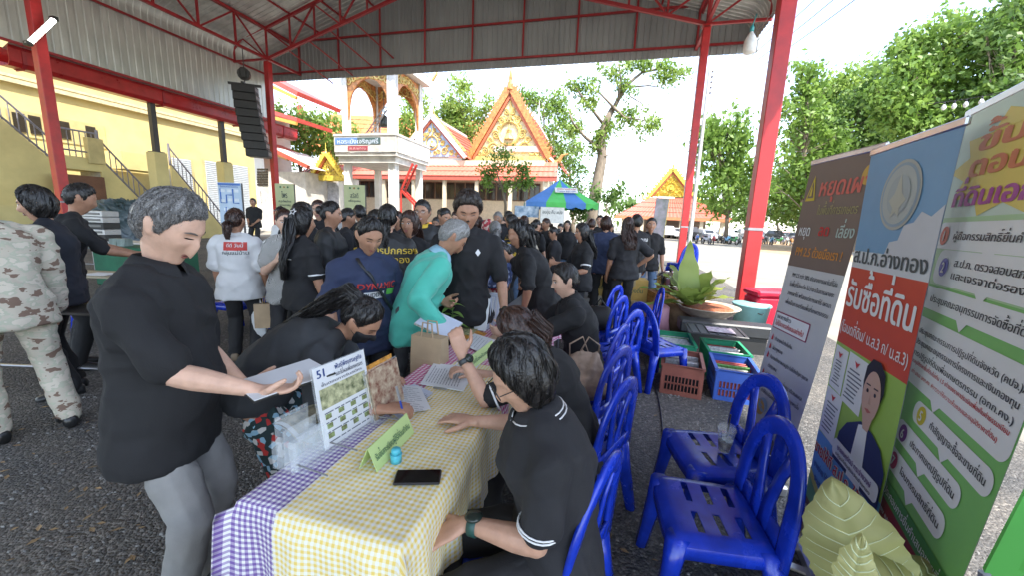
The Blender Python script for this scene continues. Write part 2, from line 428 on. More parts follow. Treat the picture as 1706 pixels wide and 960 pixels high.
# long trusses over each post row
for s_ in (sL, sR):
 for z in (ZB, ZT): chord('bottom_chord' if z == ZB else 'top_chord', pav(s_, -15, z), pav(s_, 18.9, z), 0.11)
 mb = MB(); k = 0; t = 0.4
 ts = [0.4+1.64*i for i in range(11)]
 for i, t in enumerate(ts):
  mb.bar(pav(s_, t, ZB+0.05), pav(s_, t, ZT-0.05), 0.075)
  if i+1 < len(ts):
   a, b = (ZB, ZT) if i % 2 == 0 else (ZT, ZB)
   mb.bar(pav(s_, t, a), pav(s_, ts[i+1], b), 0.06)
 mb.build('truss_web', RED, pv)
 se = -19.25 if s_ == sL else 4.65
 for t in (0.4, 8.6, 16.8):
  d = -1 if s_ == sL else 1; mb = MB()
  mb.bar(pav(s_, t, ZB), pav(se, t, ZB), 0.09); mb.bar(pav(se, t, ZB-0.05), pav(se, t, 9.55), 0.09)
  mb.bar(pav(se, t, 9.5), pav(se-d*0.6, t, 10.0), 0.09); mb.bar(pav(se-d*0.6, t, 10.0), pav(s_, t, ZT+0.08), 0.09)
  mb.bar(pav(s_, t, ZB), pav(se-d*0.6, t, 9.95), 0.06)
  mb.build('eave_bracket', RED, pv)
# roof pitch
def zroof(s_): return 10.38+0.30*(9.9-abs(s_-sM)) if abs(s_-sM) <= 9.9 else 10.38-0.30*(abs(s_-sM)-9.9)
for t in (16.8, 8.6, 0.4):
 mb = MB(); mbw = MB()
 zc = lambda s_: ZB+0.285*(9.9-abs(s_-sM)); zt_ = lambda s_: zroof(s_)-0.12
 for d in (-1, 1):
  mb.bar(pav(sM+d*9.9, t, ZB), pav(sM, t, zc(sM)), 0.12); mb.bar(pav(sM+d*9.9, t, ZT), pav(sM, t, zt_(sM)), 0.11)
  n = 7
  for i in range(n):
   a = sM+d*(9.9-9.9*i/n); b = sM+d*(9.9-9.9*(i+1)/n)
   mbw.bar(pav(b, t, zc(b)), pav(b, t, zt_(b)), 0.07)
   if i % 2 == 0: mbw.bar(pav(a, t, zt_(a)), pav(b, t, zc(b)), 0.065)
   else: mbw.bar(pav(a, t, zc(a)), pav(b, t, zt_(b)), 0.065)
 o = mb.build('gable_truss', RED, pv); mbw.build('truss_web', RED, o)
# purlins under the roof
for i in range(7):
 for d in (-1, 1):
  s_ = sM+d*(0.3+1.62*i); chord('purlin', pav(s_, -15, zroof(s_)-0.045), pav(s_, 19.0, zroof(s_)-0.045), 0.07, 0.07)
# ribbed roof sheets, each 0.75 m wide with three ribs; the lower end curls down to the eave
def rib_prof(w=0.75, n=3, h=0.028):
 pts = []; p = w/n
 for i in range(n): x = i*p; pts += [(x, 0), (x+p*0.62, 0), (x+p*0.70, h), (x+p*0.86, h), (x+p*0.94, 0)]
 return pts+[(w, 0)]
RP = rib_prof()
def roof_sheet(d):
 path = [(-0.06, zroof(sM)+0.01)]
 for s_ in (3, 6, 9, 11.46): path.append((s_, zroof(sM+s_)))
 zz = zroof(sM+11.46); rr = 0.72; a0 = math.atan(0.30)
 cx, cz = 11.46-rr*math.sin(a0), zz-rr*math.cos(a0)
 for k in range(1, 9):
  a = math.pi/2-a0-(math.pi/2-a0)*k/8; path.append((cx+rr*math.cos(a), cz+rr*math.sin(a)))
 path.append((path[-1][0], 8.92))
 nrmz = []
 for i in range(len(path)):
  a, b = path[max(i-1, 0)], path[min(i+1, len(path)-1)]; tx, tz = b[0]-a[0], b[1]-a[1]; L_ = math.hypot(tx, tz); nrmz.append((-tz/L_, tx/L_))
 mb = MB(); n = len(RP); vs = []
 for (x, z), (nx, nz) in zip(path, nrmz):
  for (w, h) in RP: vs.append(SV*d*(x-nx*h) + TV*w + np.array([0, 0, z-nz*h]))
 fs = [(i*n+j, i*n+j+1, (i+1)*n+j+1, (i+1)*n+j) for i in range(len(path)-1) for j in range(n-1)]
 mb.add(vs, fs); return mb.mesh('roof_sheet', SHEET)
for d in (-1, 1):
 me = roof_sheet(d)
 for k in range(47): piece('roof_sheet', me, pv, pav(0, -15.55+0.735*k-8, 0.002*(k % 2)))  # rear sheets, unseen behind the camera, added to lengthen the roof's shade
# side wall of vertical sheets hanging on the building side
mb = MB(); n = len(RP); zt0, zb0 = 9.15, 6.62
mb.add([SV*(-h)+TV*w+np.array([0, 0, z]) for z in (zb0, zt0) for (w, h) in RP], [(j, j+1, n+j+1, n+j) for j in range(n-1)])
me = mb.mesh('wall_sheet', SHEET)
for k in range(30): piece('wall_sheet', me, pv, pav(-19.29-sM+0.003*(k % 2), -3.2+0.735*k-8, 0))
for z in (8.95, 6.62): chord('wall_rail', pav(-19.2, -4, z), pav(-19.2, 18.9, z), 0.08)
# gable end wall beyond the far posts
TG = 18.95; ZG = 8.66
for k in range(33):
 a = -19.3+0.735*k
 mb = MB(); vs = []
 for (w, h) in RP:
  s_ = a+w; zt_ = zroof(s_)-0.02; vs += [pav(s_, TG-h, ZG), pav(s_, TG-h, max(zt_, ZG+0.2))]
 mb.add(vs, [(2*j, 2*j+2, 2*j+3, 2*j+1) for j in range(len(RP)-1)])
 mb.build('gable_sheet', SHEETG, pv)
for z in (ZG+0.38, ZG+1.9): chord('girt', pav(-19.2 if z < 9.2 else -18.0, TG-0.09, z), pav(4.6 if z < 9.2 else 3.4, TG-0.09, z), 0.08)
for k in range(9):
 s_ = -17.2+2.475*k; chord('gable_stud', pav(s_, TG-0.09, ZG+0.4), pav(s_, TG-0.09, zroof(s_)-0.1), 0.075)
mb = MB()
for k in range(4):
 s_ = -16+1.2*k; mb.bar(pav(s_, 16.9, zc(s_)), pav(s_+0.9, TG-0.1, zc(s_)-0.9), 0.05)
mb.build('gable_brace', RED, pv)
# lamps that hang in the pavilion
a, b = hs(46, 72, -16.9), hs(89, 31, -16.9)
lf = thing('tube_lamp', 'lit fluorescent tube lamp fixed aslant to the red post by the yellow building', 'lamp', a)
d = nrm(b-a); mb = MB(); x, y, _ = basis(d); mb.box((a+b)/2-SV*(-0.04), (0.16, 0.05, np.linalg.norm(b-a)), (TV, SV, d)); mb.build('housing', mat('lamp_white', (0.75, 0.75, 0.75), 0.5), lf)
mb = MB(); mb.tube([a+d*0.06+SV*0.1, b-d*0.06+SV*0.1], 0.045, 10); mb.build('tube', mat('tube_lit', (1, 1, 0.95), 0.4, emit=(1, 0.98, 0.9), estr=6), lf)
for q in (a, b): mb = MB(); mb.box(q+SV*0.02, (0.2, 0.12, 0.12), AXP); mb.build('end_cap', mat('black_plastic', (0.02, 0.02, 0.02), 0.5), lf)
c = ht(1251, 62, 16.4)
bl = thing('bulb_lamp', 'white plastic bulb lamp hanging from the right roof corner', 'lamp', c-np.array([0, 0, 0.6]))
mb = MB(); mb.lathe(c, [(0.02, -0.52), (0.17, -0.5), (0.2, -0.44), (0.2, -0.1), (0.12, 0.06), (0.06, 0.16), (0.05, 0.2)], 16); mb.build('shade', mat('white_plastic', (0.75, 0.75, 0.73), 0.35), bl, True)
mb = MB(); mb.lathe(c, [(0.06, 0.18), (0.07, 0.32), (0.03, 0.4)], 12); mb.tube([c+(0, 0, 0.38), c+(0.1, 0, 0.75)], 0.02); mb.build('cap', mat('teal_plastic', (0.05, 0.35, 0.38), 0.4), bl, True)
# ------------------------------------------------------------------ red rain gutter on short posts
GS = -20.0
gt = thing('rain_gutter', 'deep red folded metal gutter beside the yellow building', 'gutter', pav(GS, 14, 0))
zb = hs(377, 205, GS)[2]
prof = [(-0.25, 0.62), (-0.25, 0.16), (-0.12, 0.0), (0.28, 0.0), (0.38, 0.14), (0.38, 0.55), (0.44, 0.62)]
t0, t1 = tt(hs(3, 100, GS)), tt(hs(488, 240, GS))
mb = MB(); vs = []
for t in (t0, t1):
 for (x, z) in prof: vs.append(pav(GS+x, t, zb+z))
 for (x, z) in reversed(prof): vs.append(pav(GS+x*0.97, t, zb+z+0.012))
n2 = len(prof)*2
mb.add(vs, [(j, (j+1) % n2, n2+(j+1) % n2, n2+j) for j in range(n2)]+[tuple(range(n2)), tuple(range(2*n2-1, n2-1, -1))])
mb.build('trough', mat('gutter_red', (0.36, 0.016, 0.016), 0.3, var=0.25, vscale=2.0, rvar=0.1, bump=0.25, bscale=3), gt)
for px in (40, 263, 388, 462):
 t = tt(hs(px, 170, GS)); mb = MB()
 for (x1, z1), (x2, z2) in zip(prof, prof[1:]): mb.bar(pav(GS+x1*1.04, t, zb+z1-0.01), pav(GS+x2*1.04, t, zb+z2-0.01), 0.10, 0.03, SV)
 mb.build('strap', RED, gt)
mb = MB(); mb.grid(lambda u, v: pav(-19.9+0.5*u, t0+(t1-t0-1)*v, 6.5+0.2*u), 1, 1); mb.build('flashing', SHEET, gt)
YEL = mat('yellow_paint', (0.62, 0.52, 0.23), 0.75, var=0.1, vscale=1.2, bump=0.05, bscale=25)
YELD = mat('yellow_paint_worn', (0.52, 0.43, 0.2), 0.8, var=0.2, vscale=1.5)
for px, py in ((259, 253), (372, 270)):
 p = hs(px, py, GS); t = tt(p); mb = MB(); mb.box(pav(GS+0.06, t, (p[2]+zb)/2), (0.2, 0.2, zb-p[2]), AXP); mb.box(pav(GS+0.06, t, p[2]), (0.42, 0.42, 0.04), AXP)
 mb.build('post', mat('dark_steel', (0.05, 0.045, 0.045), 0.5), gt)
 mb = MB(); mb.box(pav(GS+0.06, t, p[2]/2), (0.5, 0.5, p[2]-0.04), AXP); mb.build('pillar', YEL, gt)
# ------------------------------------------------------------------ yellow building with outside stairs
BS = -23.2
yb = thing('yellow_building', 'two storey yellow building with outside stairs and grey railings', 'building', pav(BS, 14, 0))
tA, tB = 3.0, tt(hs(425, 290, BS))
mb = MB(); mb.box(pav(BS-3, (tA+tB)/2, 5.2), (6, tB-tA, 10.4), AXP); mb.build('wall', YEL, yb)
pc = hs(200, 177, BS); mb = MB(); mb.box(pav(BS+0.06, (tA+tB)/2, pc[2]), (0.14, tB-tA, 0.16), AXP); mb.box(pav(BS+0.04, (tA+tB)/2, pc[2]+0.18), (0.1, tB-tA, 0.1), AXP); mb.build('cornice', mat('cornice', (0.62, 0.55, 0.34), 0.7, var=0.2), yb)
# vent screen with slots
def quad_on(s_, x0, y0, x1, y1):
 a, b = hs(x0, y0, s_), hs(x1, y1, s_); return tt(a), tt(b), a[2], b[2]
slot = mat('dark_slot', (0.03, 0.022, 0.012), 0.9)
SLA = MB(); SLA.box((0, 0, 0), (0.05, 0.34, 0.12), AXP); sla_me = SLA.mesh('slot', slot)
tq0 = tt(hs(18, 215, BS)); tq1 = tt(hs(173, 235, BS)); zq0 = hs(100, 232, BS)[2]; zq1 = hs(100, 200, BS)[2]
nrow = 8; ncol = int((tq1-tq0)/0.44)
mb = MB(); mb.box(pav(BS+0.015, (tq0+tq1)/2, (zq0+zq1)/2), (0.03, tq1-tq0+0.15, zq1-zq0+0.2), AXP); vsn = mb.build('vent_screen', YELD, yb)
for i in range(ncol):
 for j in range(nrow):
  if i % 5 == 4: continue
  piece('slot', sla_me, vsn, pav(BS+0.03, tq0+0.25+0.44*i, zq0+0.12+(zq1-zq0-0.2)*j/(nrow-1))-wloc(vsn))
# roller shutters
SHUT = mat('shutter', (0.5, 0.53, 0.55), 0.5, metal=0.2, var=0.1)
for (x0, x1, yt) in ((283, 324, 262), (338, 416, 270)):
 a = tt(hs(x0, 300, BS)); b = tt(hs(x1, 300, BS)); zt_ = hs((x0+x1)/2, yt, BS)[2]
 mb = MB(); mb.box(pav(BS+0.02, (a+b)/2, zt_/2), (0.06, b-a, zt_), AXP); sh = mb.build('shutter_frame', YELD, yb)
 mb = MB()
 nsl = int(zt_/0.11)
 for j in range(nsl): mb.bbox(pav(BS+0.07, (a+b)/2, 0.06+j*0.11), (0.05, b-a-0.3, 0.1), 0.02, AXP)
 o = mb.build('shutter', SHUT, yb)
# stair flights parallel to the wall
RAIL = mat('rail_paint', (0.20, 0.19, 0.22), 0.5, var=0.15)
RAILW = mat('rail_white', (0.7, 0.7, 0.72), 0.5)
STEP = mat('step_concrete', (0.42, 0.41, 0.38), 0.85, var=0.2)
def flight(s0, w, ta, za, tb, zb_, name='stair', railm=RAIL, wallm=YEL, closed=True):
 n = max(4, int(abs(zb_-za)/0.18)); 
 mb = MB()
 for i in range(n):
  u = (i+0.5)/n; z = za+(zb_-za)*u; t = ta+(tb-ta)*u
  mb.box(pav(s0, t, z/2+0.02), (w, abs(tb-ta)/n*1.02, z+0.04 if z > 0.1 else 0.1), AXP)
 st = mb.build(name, STEP, yb)
 mb = MB(); poly = [(ta, 0.0), (tb, 0.0), (tb, max(zb_+0.12, 0.05)), (ta, max(za+0.12, 0.05))]
 mb.prism(poly, pav(s0+w/2, 0, 0), (TV, (0, 0, 1), SV), 0.1); mb.build('stringer', wallm, st)
 mb = MB()
 for zz in (1.0, 0.22): mb.tube([pav(s0+w/2+0.05, ta, za+zz), pav(s0+w/2+0.05, tb, zb_+zz)], 0.035, 6)
 m = int(math.hypot(tb-ta, zb_-za)/0.28)
 for i in range(m+1):
  u = i/m; t = ta+(tb-ta)*u; z = za+(zb_-za)*u; r = 0.05 if i in (0, m) else 0.018
  mb.tube([pav(s0+w/2+0.05, t, z+0.12), pav(s0+w/2+0.05, t, z+(1.15 if r > 0.03 else 1.0))], r, 6)
 mb.build('railing', railm, st); return st
SF = -21.6
a, b = hs(147, 265, SF), hs(250, 352, SF); flight(SF, 1.2, tt(a), a[2]-0.1, tt(b), max(b[2]-0.6, 0.1))
a2, b2 = hs(0, 210, SF), hs(78, 276, SF); flight(SF-0.2, 1.2, tt(hs(-60, 165, SF)), hs(-60, 165, SF)[2], tt(b2), b2[2])
mb = MB(); t0_, t1_ = tt(b2), tt(a); zl = a[2]; mb.box(pav(SF, (t0_+t1_)/2, zl-0.25), (1.4, t1_-t0_, 0.5), AXP); ld = mb.build('landing', YEL, yb)
mb = MB()
for zz in (1.0, 0.22): mb.tube([pav(SF+0.7, t0_, zl+zz), pav(SF+0.7, t1_, zl+zz)], 0.035, 6)
for i in range(8):
 t = t0_+(t1_-t0_)*i/7; mb.tube([pav(SF+0.7, t, zl), pav(SF+0.7, t, zl+1.0+(0.15 if i in (0, 7) else 0))], 0.05 if i in (0, 7) else 0.018, 6)
mb.build('railing', RAIL, ld)
mb = MB(); mb.box(pav(SF+0.72, t1_-0.15, zl+0.3), (0.25, 0.5, 1.0), AXP); mb.build('newel', YELD, yb)
a, b = hs(272, 272, SF-0.3), hs(362, 352, SF-0.3); flight(SF-0.5, 1.2, tt(a), a[2]-0.2, tt(b), 0.2)
mb = MB(); a = hs(195, 262, SF-0.4); b = hs(272, 262, SF-0.4); mb.box(pav(SF-0.7, (tt(a)+tt(b))/2, a[2]-0.1), (1.2, tt(b)-tt(a), 0.75), AXP); mb.build('balcony', YEL, yb)
a, b = hs(86, 287, SF+1.0), hs(180, 345, SF+1.0)
mb = MB(); mb.box((pav(SF+1.0, (tt(a)+tt(b))/2, (a[2]+b[2])/2)), (0.05, tt(b)-tt(a), a[2]-b[2]), AXP)
tag(mb.build('plywood_board', mat('plywood_brown', (0.14, 0.06, 0.03), 0.7, var=0.25, vscale=3)), 'large dark brown board standing under the yellow stair landing', 'board')
a, b = hs(143, 346, SF+1.3), hs(206, 372, SF+1.3)
lw = thing('low_wall', 'low yellow wall with orange base under the stairs', 'wall', pav(SF+1.3, tt(a), 0))
mb = MB(); mb.box(pav(SF+1.3, (tt(a)+tt(b))/2-1.5, a[2]/2+0.13), (0.2, tt(b)-tt(a)+3, a[2]-0.26), AXP); mb.build('wall', YEL, lw)
mb = MB(); mb.box(pav(SF+1.32, (tt(a)+tt(b))/2-1.5, 0.14), (0.24, tt(b)-tt(a)+3, 0.28), AXP); mb.build('base', mat('orange_paint', (0.6, 0.22, 0.04), 0.7), lw)
# ------------------------------------------------------------------ temple buildings beyond the pavilion
GOLD = mat('gold', (0.56, 0.41, 0.14), 0.35, metal=0.35, var=0.35, vscale=3, bump=0.5, bscale=9)
GOLDY = mat('gold_yellow', (0.68, 0.52, 0.08), 0.4, metal=0.2, var=0.3, vscale=3, bump=0.4, bscale=8)
ORG_ = mat('orange_gold', (0.50, 0.20, 0.06), 0.4, metal=0.15, var=0.45, vscale=5, bump=0.5, bscale=10)
REDT = mat('roof_tile_red', (0.50, 0.085, 0.05), 0.55, var=0.2, vscale=3, bump=0.25, bscale=18)
ORT = mat('roof_tile_orange', (0.58, 0.16, 0.05), 0.55, var=0.2, vscale=2, bump=0.25, bscale=18)
WHT = mat('white_wall', (0.62, 0.60, 0.56), 0.7, var=0.1, vscale=1.2, bump=0.05, bscale=12)
WSTN = mat('white_stained', (0.55, 0.52, 0.47), 0.75, var=0.22, vscale=1.6)
PALEB = mat('pale_blue_field', (0.38, 0.50, 0.66), 0.6, var=0.15)
CRM = mat('cream_wall', (0.58, 0.50, 0.36), 0.7, var=0.12)
DGL = mat('dark_window', (0.025, 0.022, 0.02), 0.12, var=0.3, vscale=1.5)
BRN = mat('brown_timber', (0.12, 0.06, 0.035), 0.6, var=0.3)
def tpt(s_, t, z): return pav(s_, t, z)
def spiral(mb, c, r, turns, hand, w, ax, start=0.0, m=0):
 pts = []; rr = []
 for i in range(int(10*turns)+1):
  a = start+hand*2*math.pi*i/10; k = 1-i/(10*turns+2); pts.append(c+ax[0]*math.cos(a)*r*k+ax[1]*math.sin(a)*r*k); rr.append(w*(0.5+0.5*k))
 mb.tube(pts, rr, 5, m=m, hint=ax[2])
def gable_front(par, s0, zA, sl, sr, zb, t, field, trim, bw=0.45, teeth=16, orn=True, backing=None, ornm=None, spire=1.8):
 """pediment facing the pavilion: apex (s0, zA), feet at sl and sr, height zb"""
 out = -TV
 mb = MB(); mb.prism([(sl, zb), (sr, zb), (s0, zA)], TV*(t+0.02), (SV, (0, 0, 1), TV), 0.25); mb.build('pediment', field, par)
 for d, se in ((-1, sl), (1, sr)):
  a = np.array([s0, zA]); b = np.array([se, zb]); u = (b-a)/np.linalg.norm(b-a); nn = np.array([u[1], -u[0]])*(-d) if d > 0 else np.array([u[1], -u[0]])
  nn = nn if nn[1] > 0 else -nn
  L_ = np.linalg.norm(b-a)
  mb = MB(); q = [a-nn*bw*0.2, b+u*bw*0.6-nn*bw*0.2, b+u*bw*0.6+nn*bw*0.5, a+nn*bw*0.9]
  mb.prism([tuple(x) for x in q], TV*(t-0.35), (SV, (0, 0, 1), TV), 0.32); 
  q = [a-nn*bw*0.62, b-nn*bw*0.62, b-nn*bw*0.24, a-nn*bw*0.24]
  bo = mb.build('bargeboard', trim, par)
  mb = MB(); mb.prism([tuple(x) for x in q], TV*(t-0.2), (SV, (0, 0, 1), TV), 0.2); mb.build('inner_moulding', mat('red_trim', (0.45, 0.12, 0.05), 0.5), bo)
  if teeth:                                   # flame shaped teeth along the rake
   tm = MB(); h = L_/teeth
   for k in range(teeth):
    p = a+u*(k+0.5)*h+nn*bw*0.5
    tm = MB(); tm.prism([tuple(p-u*h*0.45), tuple(p+u*h*0.45), tuple(p+u*h*0.25+nn*h*0.55), tuple(p-u*h*0.25+nn*h*1.15), tuple(p-u*h*0.2+nn*h*0.5)], TV*(t-0.3), (SV, (0, 0, 1), TV), 0.18)
    tm.build('flame_tooth', trim, bo)
   # curled foot finial
   f = b+u*bw*0.5; tm = MB(); pts = [f+nn*0.1, f+u*bw*0.9+nn*bw*0.4, f+u*bw*1.1+nn*bw*1.2, f+u*bw*0.6+nn*bw*2.0, f+u*bw*0.9+nn*bw*2.9]
   tm.tube([SV*p[0]+TV*(t-0.2)+np.array([0, 0, p[1]]) for p in pts], [bw*0.4, bw*0.42, bw*0.34, bw*0.22, 0.03], 6); tm.build('foot_finial', trim, bo)
 mb = MB(); c = pav(s0, t-0.2, zA)
 mb.lathe(c, [(bw*0.55, 0.0), (bw*0.5, spire*0.15), (bw*0.28, spire*0.28), (bw*0.3, spire*0.36), (bw*0.12, spire*0.55), (0.025, spire)], 8); mb.build('finial', trim, par)
 if orn:
  mb = MB(); ax = (SV, np.array([0, 0, 1.]), TV); hgt = zA-zb; wid = sr-sl; w = hgt*0.02
  P = lambda x, y: pav(s0+x*wid, t-0.03, zb+y*hgt)
  r = hgt*0.17
  mb.tube([P(0, 0.36)+ax[0]*math.cos(k*math.pi/12)*r+ax[1]*math.sin(k*math.pi/12)*r for k in range(24)], w*1.2, 5, closed=True)
  mb.lathe(P(0, 0.27), [(r*0.5, 0), (r*0.35, r*0.3), (r*0.2, r*0.5), (r*0.25, r*0.8), (r*0.12, r*1.0), (0.01, r*1.5)], 8)
  for d in (-1, 1):
   for (x, y, rr, tn, st) in ((0.20, 0.13, 0.10, 2, 0), (0.31, 0.09, 0.07, 2, 1), (0.11, 0.13, 0.07, 1.6, 2), (0.17, 0.34, 0.07, 2, 0.5), (0.10, 0.55, 0.065, 2, 0), (0.04, 0.68, 0.05, 1.6, 1), (0.24, 0.25, 0.05, 1.6, 0), (0.13, 0.46, 0.045, 1.5, 2), (0.05, 0.08, 0.06, 1.5, 0.3), (0.38, 0.05, 0.045, 1.5, 0.3), (0.065, 0.6, 0.04, 1.5, 3)):
    spiral(mb, P(d*x, y), rr*hgt, tn, d, w, ax, st if d > 0 else math.pi-st)
  mb.tube([P(0, 0.55), P(0.02, 0.7), P(0, 0.88)], [w*1.5, w*1.2, w*0.4], 5)
  mb.build('gilt_scrollwork', ornm or GOLD, par)
def roof_tiles(par, name, A, B, C, D, mt, rows=10, thick=0.08, cols=18):
 """tiled slope A,B top edge, D,C bottom edge; each course a part"""
 A, B, C, D = (np.asarray(x, float) for x in (A, B, C, D)); n = nrm(np.cross(B-A, D-A)); n = n if n[2] > 0 else -n
 for i in range(rows):
  u0, u1 = i/rows, (i+1.06)/rows; mb = MB()
  a, b = A+(D-A)*u0, B+(C-B)*u0; c, d = B+(C-B)*min(u1, 1.02), A+(D-A)*min(u1, 1.02)
  vs = []; k = cols*2
  for j in range(k+1):
   h = 0.04 if j % 2 else 0.0; vs += [a+(b-a)*j/k+n*(h), d+(c-d)*j/k+n*(thick*0.7+h)]
  mb.add(vs, [(2*j, 2*j+1, 2*j+3, 2*j+2) for j in range(k)]); mb.add([d, c, c+n*thick, d+n*thick], [(0, 1, 2, 3)])
  mb.build(name, mt, par)
# --- main hall
TH = 38.0
pA = ht(851, 150, TH); s0 = ss(pA); zA = pA[2]
pl, pr = ht(786, 258, TH), ht(912, 264, TH); sl, sr, zb = ss(pl), ss(pr), (pl[2]+pr[2])/2
hl = thing('temple_hall', 'temple hall with tall orange gilt gable and red tiled roof', 'temple', pav(s0, TH, 0))
gable_front(hl, s0, zA, sl, sr, zb, TH, mat('cream_field', (0.60, 0.52, 0.30), 0.6, var=0.2, vscale=4), ORG_, 0.62, 18, True, ornm=GOLD, spire=3.0)
tb = tt(hs(897, 207, s0))
hw = (sr-sl)/2; ov = 0.9
for d in (-1, 1):
 e = s0+d*(hw+0.6); ze = zb-0.35
 roof_tiles(hl, 'tile_course', pav(s0, TH, zA), pav(s0, tb, zA), pav(e, tb, ze), pav(e, TH, ze), REDT, 10)
 mb = MB(); mb.bar(pav(s0, tb, zA+0.15), pav(e, tb, ze+0.1), 0.35, 0.25); mb.build('verge_cap', WHT, hl)
mb = MB(); mb.bar(pav(s0, TH, zA+0.1), pav(s0, tb, zA+0.1), 0.3); mb.lathe(pav(s0, tb, zA), [(0.3, 0), (0.15, 0.8), (0.03, 3.0)], 8); mb.build('ridge', WHT, hl)
# band under the pediment, with a plaque
mb = MB(); mb.box(pav((sl+sr)/2, TH+0.1, zb-0.2), (sr-sl-0.3, 0.5, 0.5), AXP); mb.build('pediment_band', GOLD, hl)
mb = MB(); mb.box(pav(s0+0.8, TH-0.12, zb+0.7), (4.6, 0.1, 0.55), AXP); mb.box(pav(s0+0.8, TH-0.18, zb+0.7), (3.9, 0.06, 0.25), AXP, m=1); mb.build('plaque', [mat('pink_plaque', (0.62, 0.42, 0.36), 0.6), WHT], hl)
# long low hall with the lean-to roof in front
pe0, pe1 = ht(486, 291, TH-4), ht(936, 299, TH-4); ze = (pe0[2]+pe1[2])/2; se0, se1 = ss(pe0), ss(pe1)-0.4
zt_ = zb-0.55
roof_tiles(hl, 'lean_to_sheet', pav(se0+1.5, TH-0.4, zt_), pav(se1-0.6, TH-0.4, zt_), pav(se1, TH-4, ze+0.15), pav(se0, TH-4, ze+0.15), mat('sheet_red', (0.55, 0.13, 0.085), 0.5, var=0.12, vscale=2), 3, cols=60)
mb = MB(); mb.box(pav((se0+se1)/2, TH-4.02, ze), (se1-se0, 0.06, 0.4), AXP); mb.build('fascia', mat('fascia_red', (0.5, 0.1, 0.07), 0.5), hl)
mb = MB(); mb.box(pav((se0+se1)/2, TH+1.5, zt_/2), (se1-se0-3.4, 6, zt_), AXP); mb.build('wall', CRM, hl)
zw0, zw1 = ht(800, 333, TH-1.55)[2], ze-0.2
for k in range(22):
 s_ = se0+2.6+(se1-se0-5)*k/21
 mb = MB(); mb.box(pav(s_, TH-1.54, (zw0+zw1)/2), (1.0, 0.08, zw1-zw0), AXP); w_ = mb.build('window', BRN, hl)
 mb = MB(); mb.box(pav(s_-0.23, TH-1.59, (zw0+zw1)/2), (0.4, 0.05, zw1-zw0-0.15), AXP); mb.build('pane', DGL, w_)
 mb = MB(); mb.box(pav(s_+0.23, TH-1.59, (zw0+zw1)/2), (0.4, 0.05, zw1-zw0-0.15), AXP); mb.build('pane', DGL, w_)
for k in range(9):
 s_ = se0+1.0+(se1-se0-2)*k/8; mb = MB(); mb.box(pav(s_, TH-3.7, ze/2), (0.3, 0.3, ze), AXP); mb.build('column', CRM, hl)
mb = MB(); mb.box(pav((se0+se1)/2, TH-2.6, 0.55), (se1-se0-2, 0.12, 1.1), AXP); mb.build('parapet', mat('orange_wall', (0.55, 0.17, 0.05), 0.6, var=0.2), hl)
# --- smaller gable with pale blue field
T2 = 36.5
pA = ht(720, 196, T2); s2 = ss(pA); z2 = pA[2]; pr = ht(773, 260, T2); hw2 = ss(pr)-s2; zb2 = pr[2]
h2 = thing('side_hall', 'smaller temple gable with pale blue field and gilt scrolls', 'temple', pav(s2, T2, 0))
gable_front(h2, s2, z2, s2-hw2, s2+hw2, zb2, T2, PALEB, mat('blue_white_trim', (0.50, 0.58, 0.66), 0.55, var=0.2), 0.4, 0, True, ornm=GOLD, spire=1.6)
tb2 = T2+9
for d in (-1, 1): roof_tiles(h2, 'tile_course', pav(s2, T2, z2), pav(s2, tb2, z2), pav(s2+d*(hw2+0.4), tb2, zb2-0.2), pav(s2+d*(hw2+0.4), T2, zb2-0.2), REDT, 8)
mb = MB(); mb.bar(pav(s2, T2, z2+0.1), pav(s2, tb2, z2+0.1), 0.25); mb.build('ridge', WHT, h2)
mb = MB(); mb.box(pav(s2, T2+4.5, zb2/2), (hw2*2-0.6, 8.6, zb2-0.1), AXP); mb.build('wall', WHT, h2)
for d in (-1, 1):
 mb = MB()
 for k in range(12):
  p = pav(s2+d*(hw2+0.3)*k/12, T2-0.1, z2+(zb2-0.2-z2)*k/12+0.35); mb.prism([(-0.25, 0), (0.25, 0), (-d*0.15, 0.5)], p, AXP[:1]+((0, 0, 1), TV), 0.15)
 # small gilt teeth on the roof edge
 o = mb.build('gilt_edge', GOLD, h2); o['kind'] = 'stuff'
# --- far hall with orange roof, seen past the bell tower
T3 = 52.0
a, b = ht(512, 178, T3), ht(760, 232, T3+0); 
h3 = thing('orange_roof_hall', 'far temple hall with long orange roof and white finial', 'temple', (a+b)/2*np.array([1, 1, 0]))
sA_, sB_ = ss(a), ss(b)+2; zr = a[2]
roof_tiles(h3, 'tile_course', pav(sA_, T3+5, zr+0.3), pav(sB_, T3+5, zr-1.4), pav(sB_+1, T3-1, zr-8.5), pav(sA_-1, T3-1, zr-6.5), ORT, 9)
mb = MB(); mb.prism([(0, 0), (0.9, -4.5), (-0.5, -5.5), (-0.9, -0.4)], a+np.array([-1, 0, 0.5]), (SV, (0, 0, 1), TV), 0.5); mb.build('gable_end', REDT, h3)
mb = MB(); p = a+np.array([-0.8, 0, 0.3]); mb.tube([p, p+(-0.5, 0, 1.2), p+(-0.2, 0, 2.2), p+(-0.9, 0, 3.4), p+(-1.3, 0, 4.6)], [0.35, 0.3, 0.18, 0.12, 0.03], 6)
mb.bar(p+(0, 0, 0.3), p+(2.4, -1, -3.6), 0.4, 0.3); mb.build('finial', WHT, h3)
mb = MB(); mb.box(pav((sA_+sB_)/2, T3+6, (zr-6)/2), (sB_-sA_, 8, zr-6.2), AXP); mb.build('wall', WHT, h3)
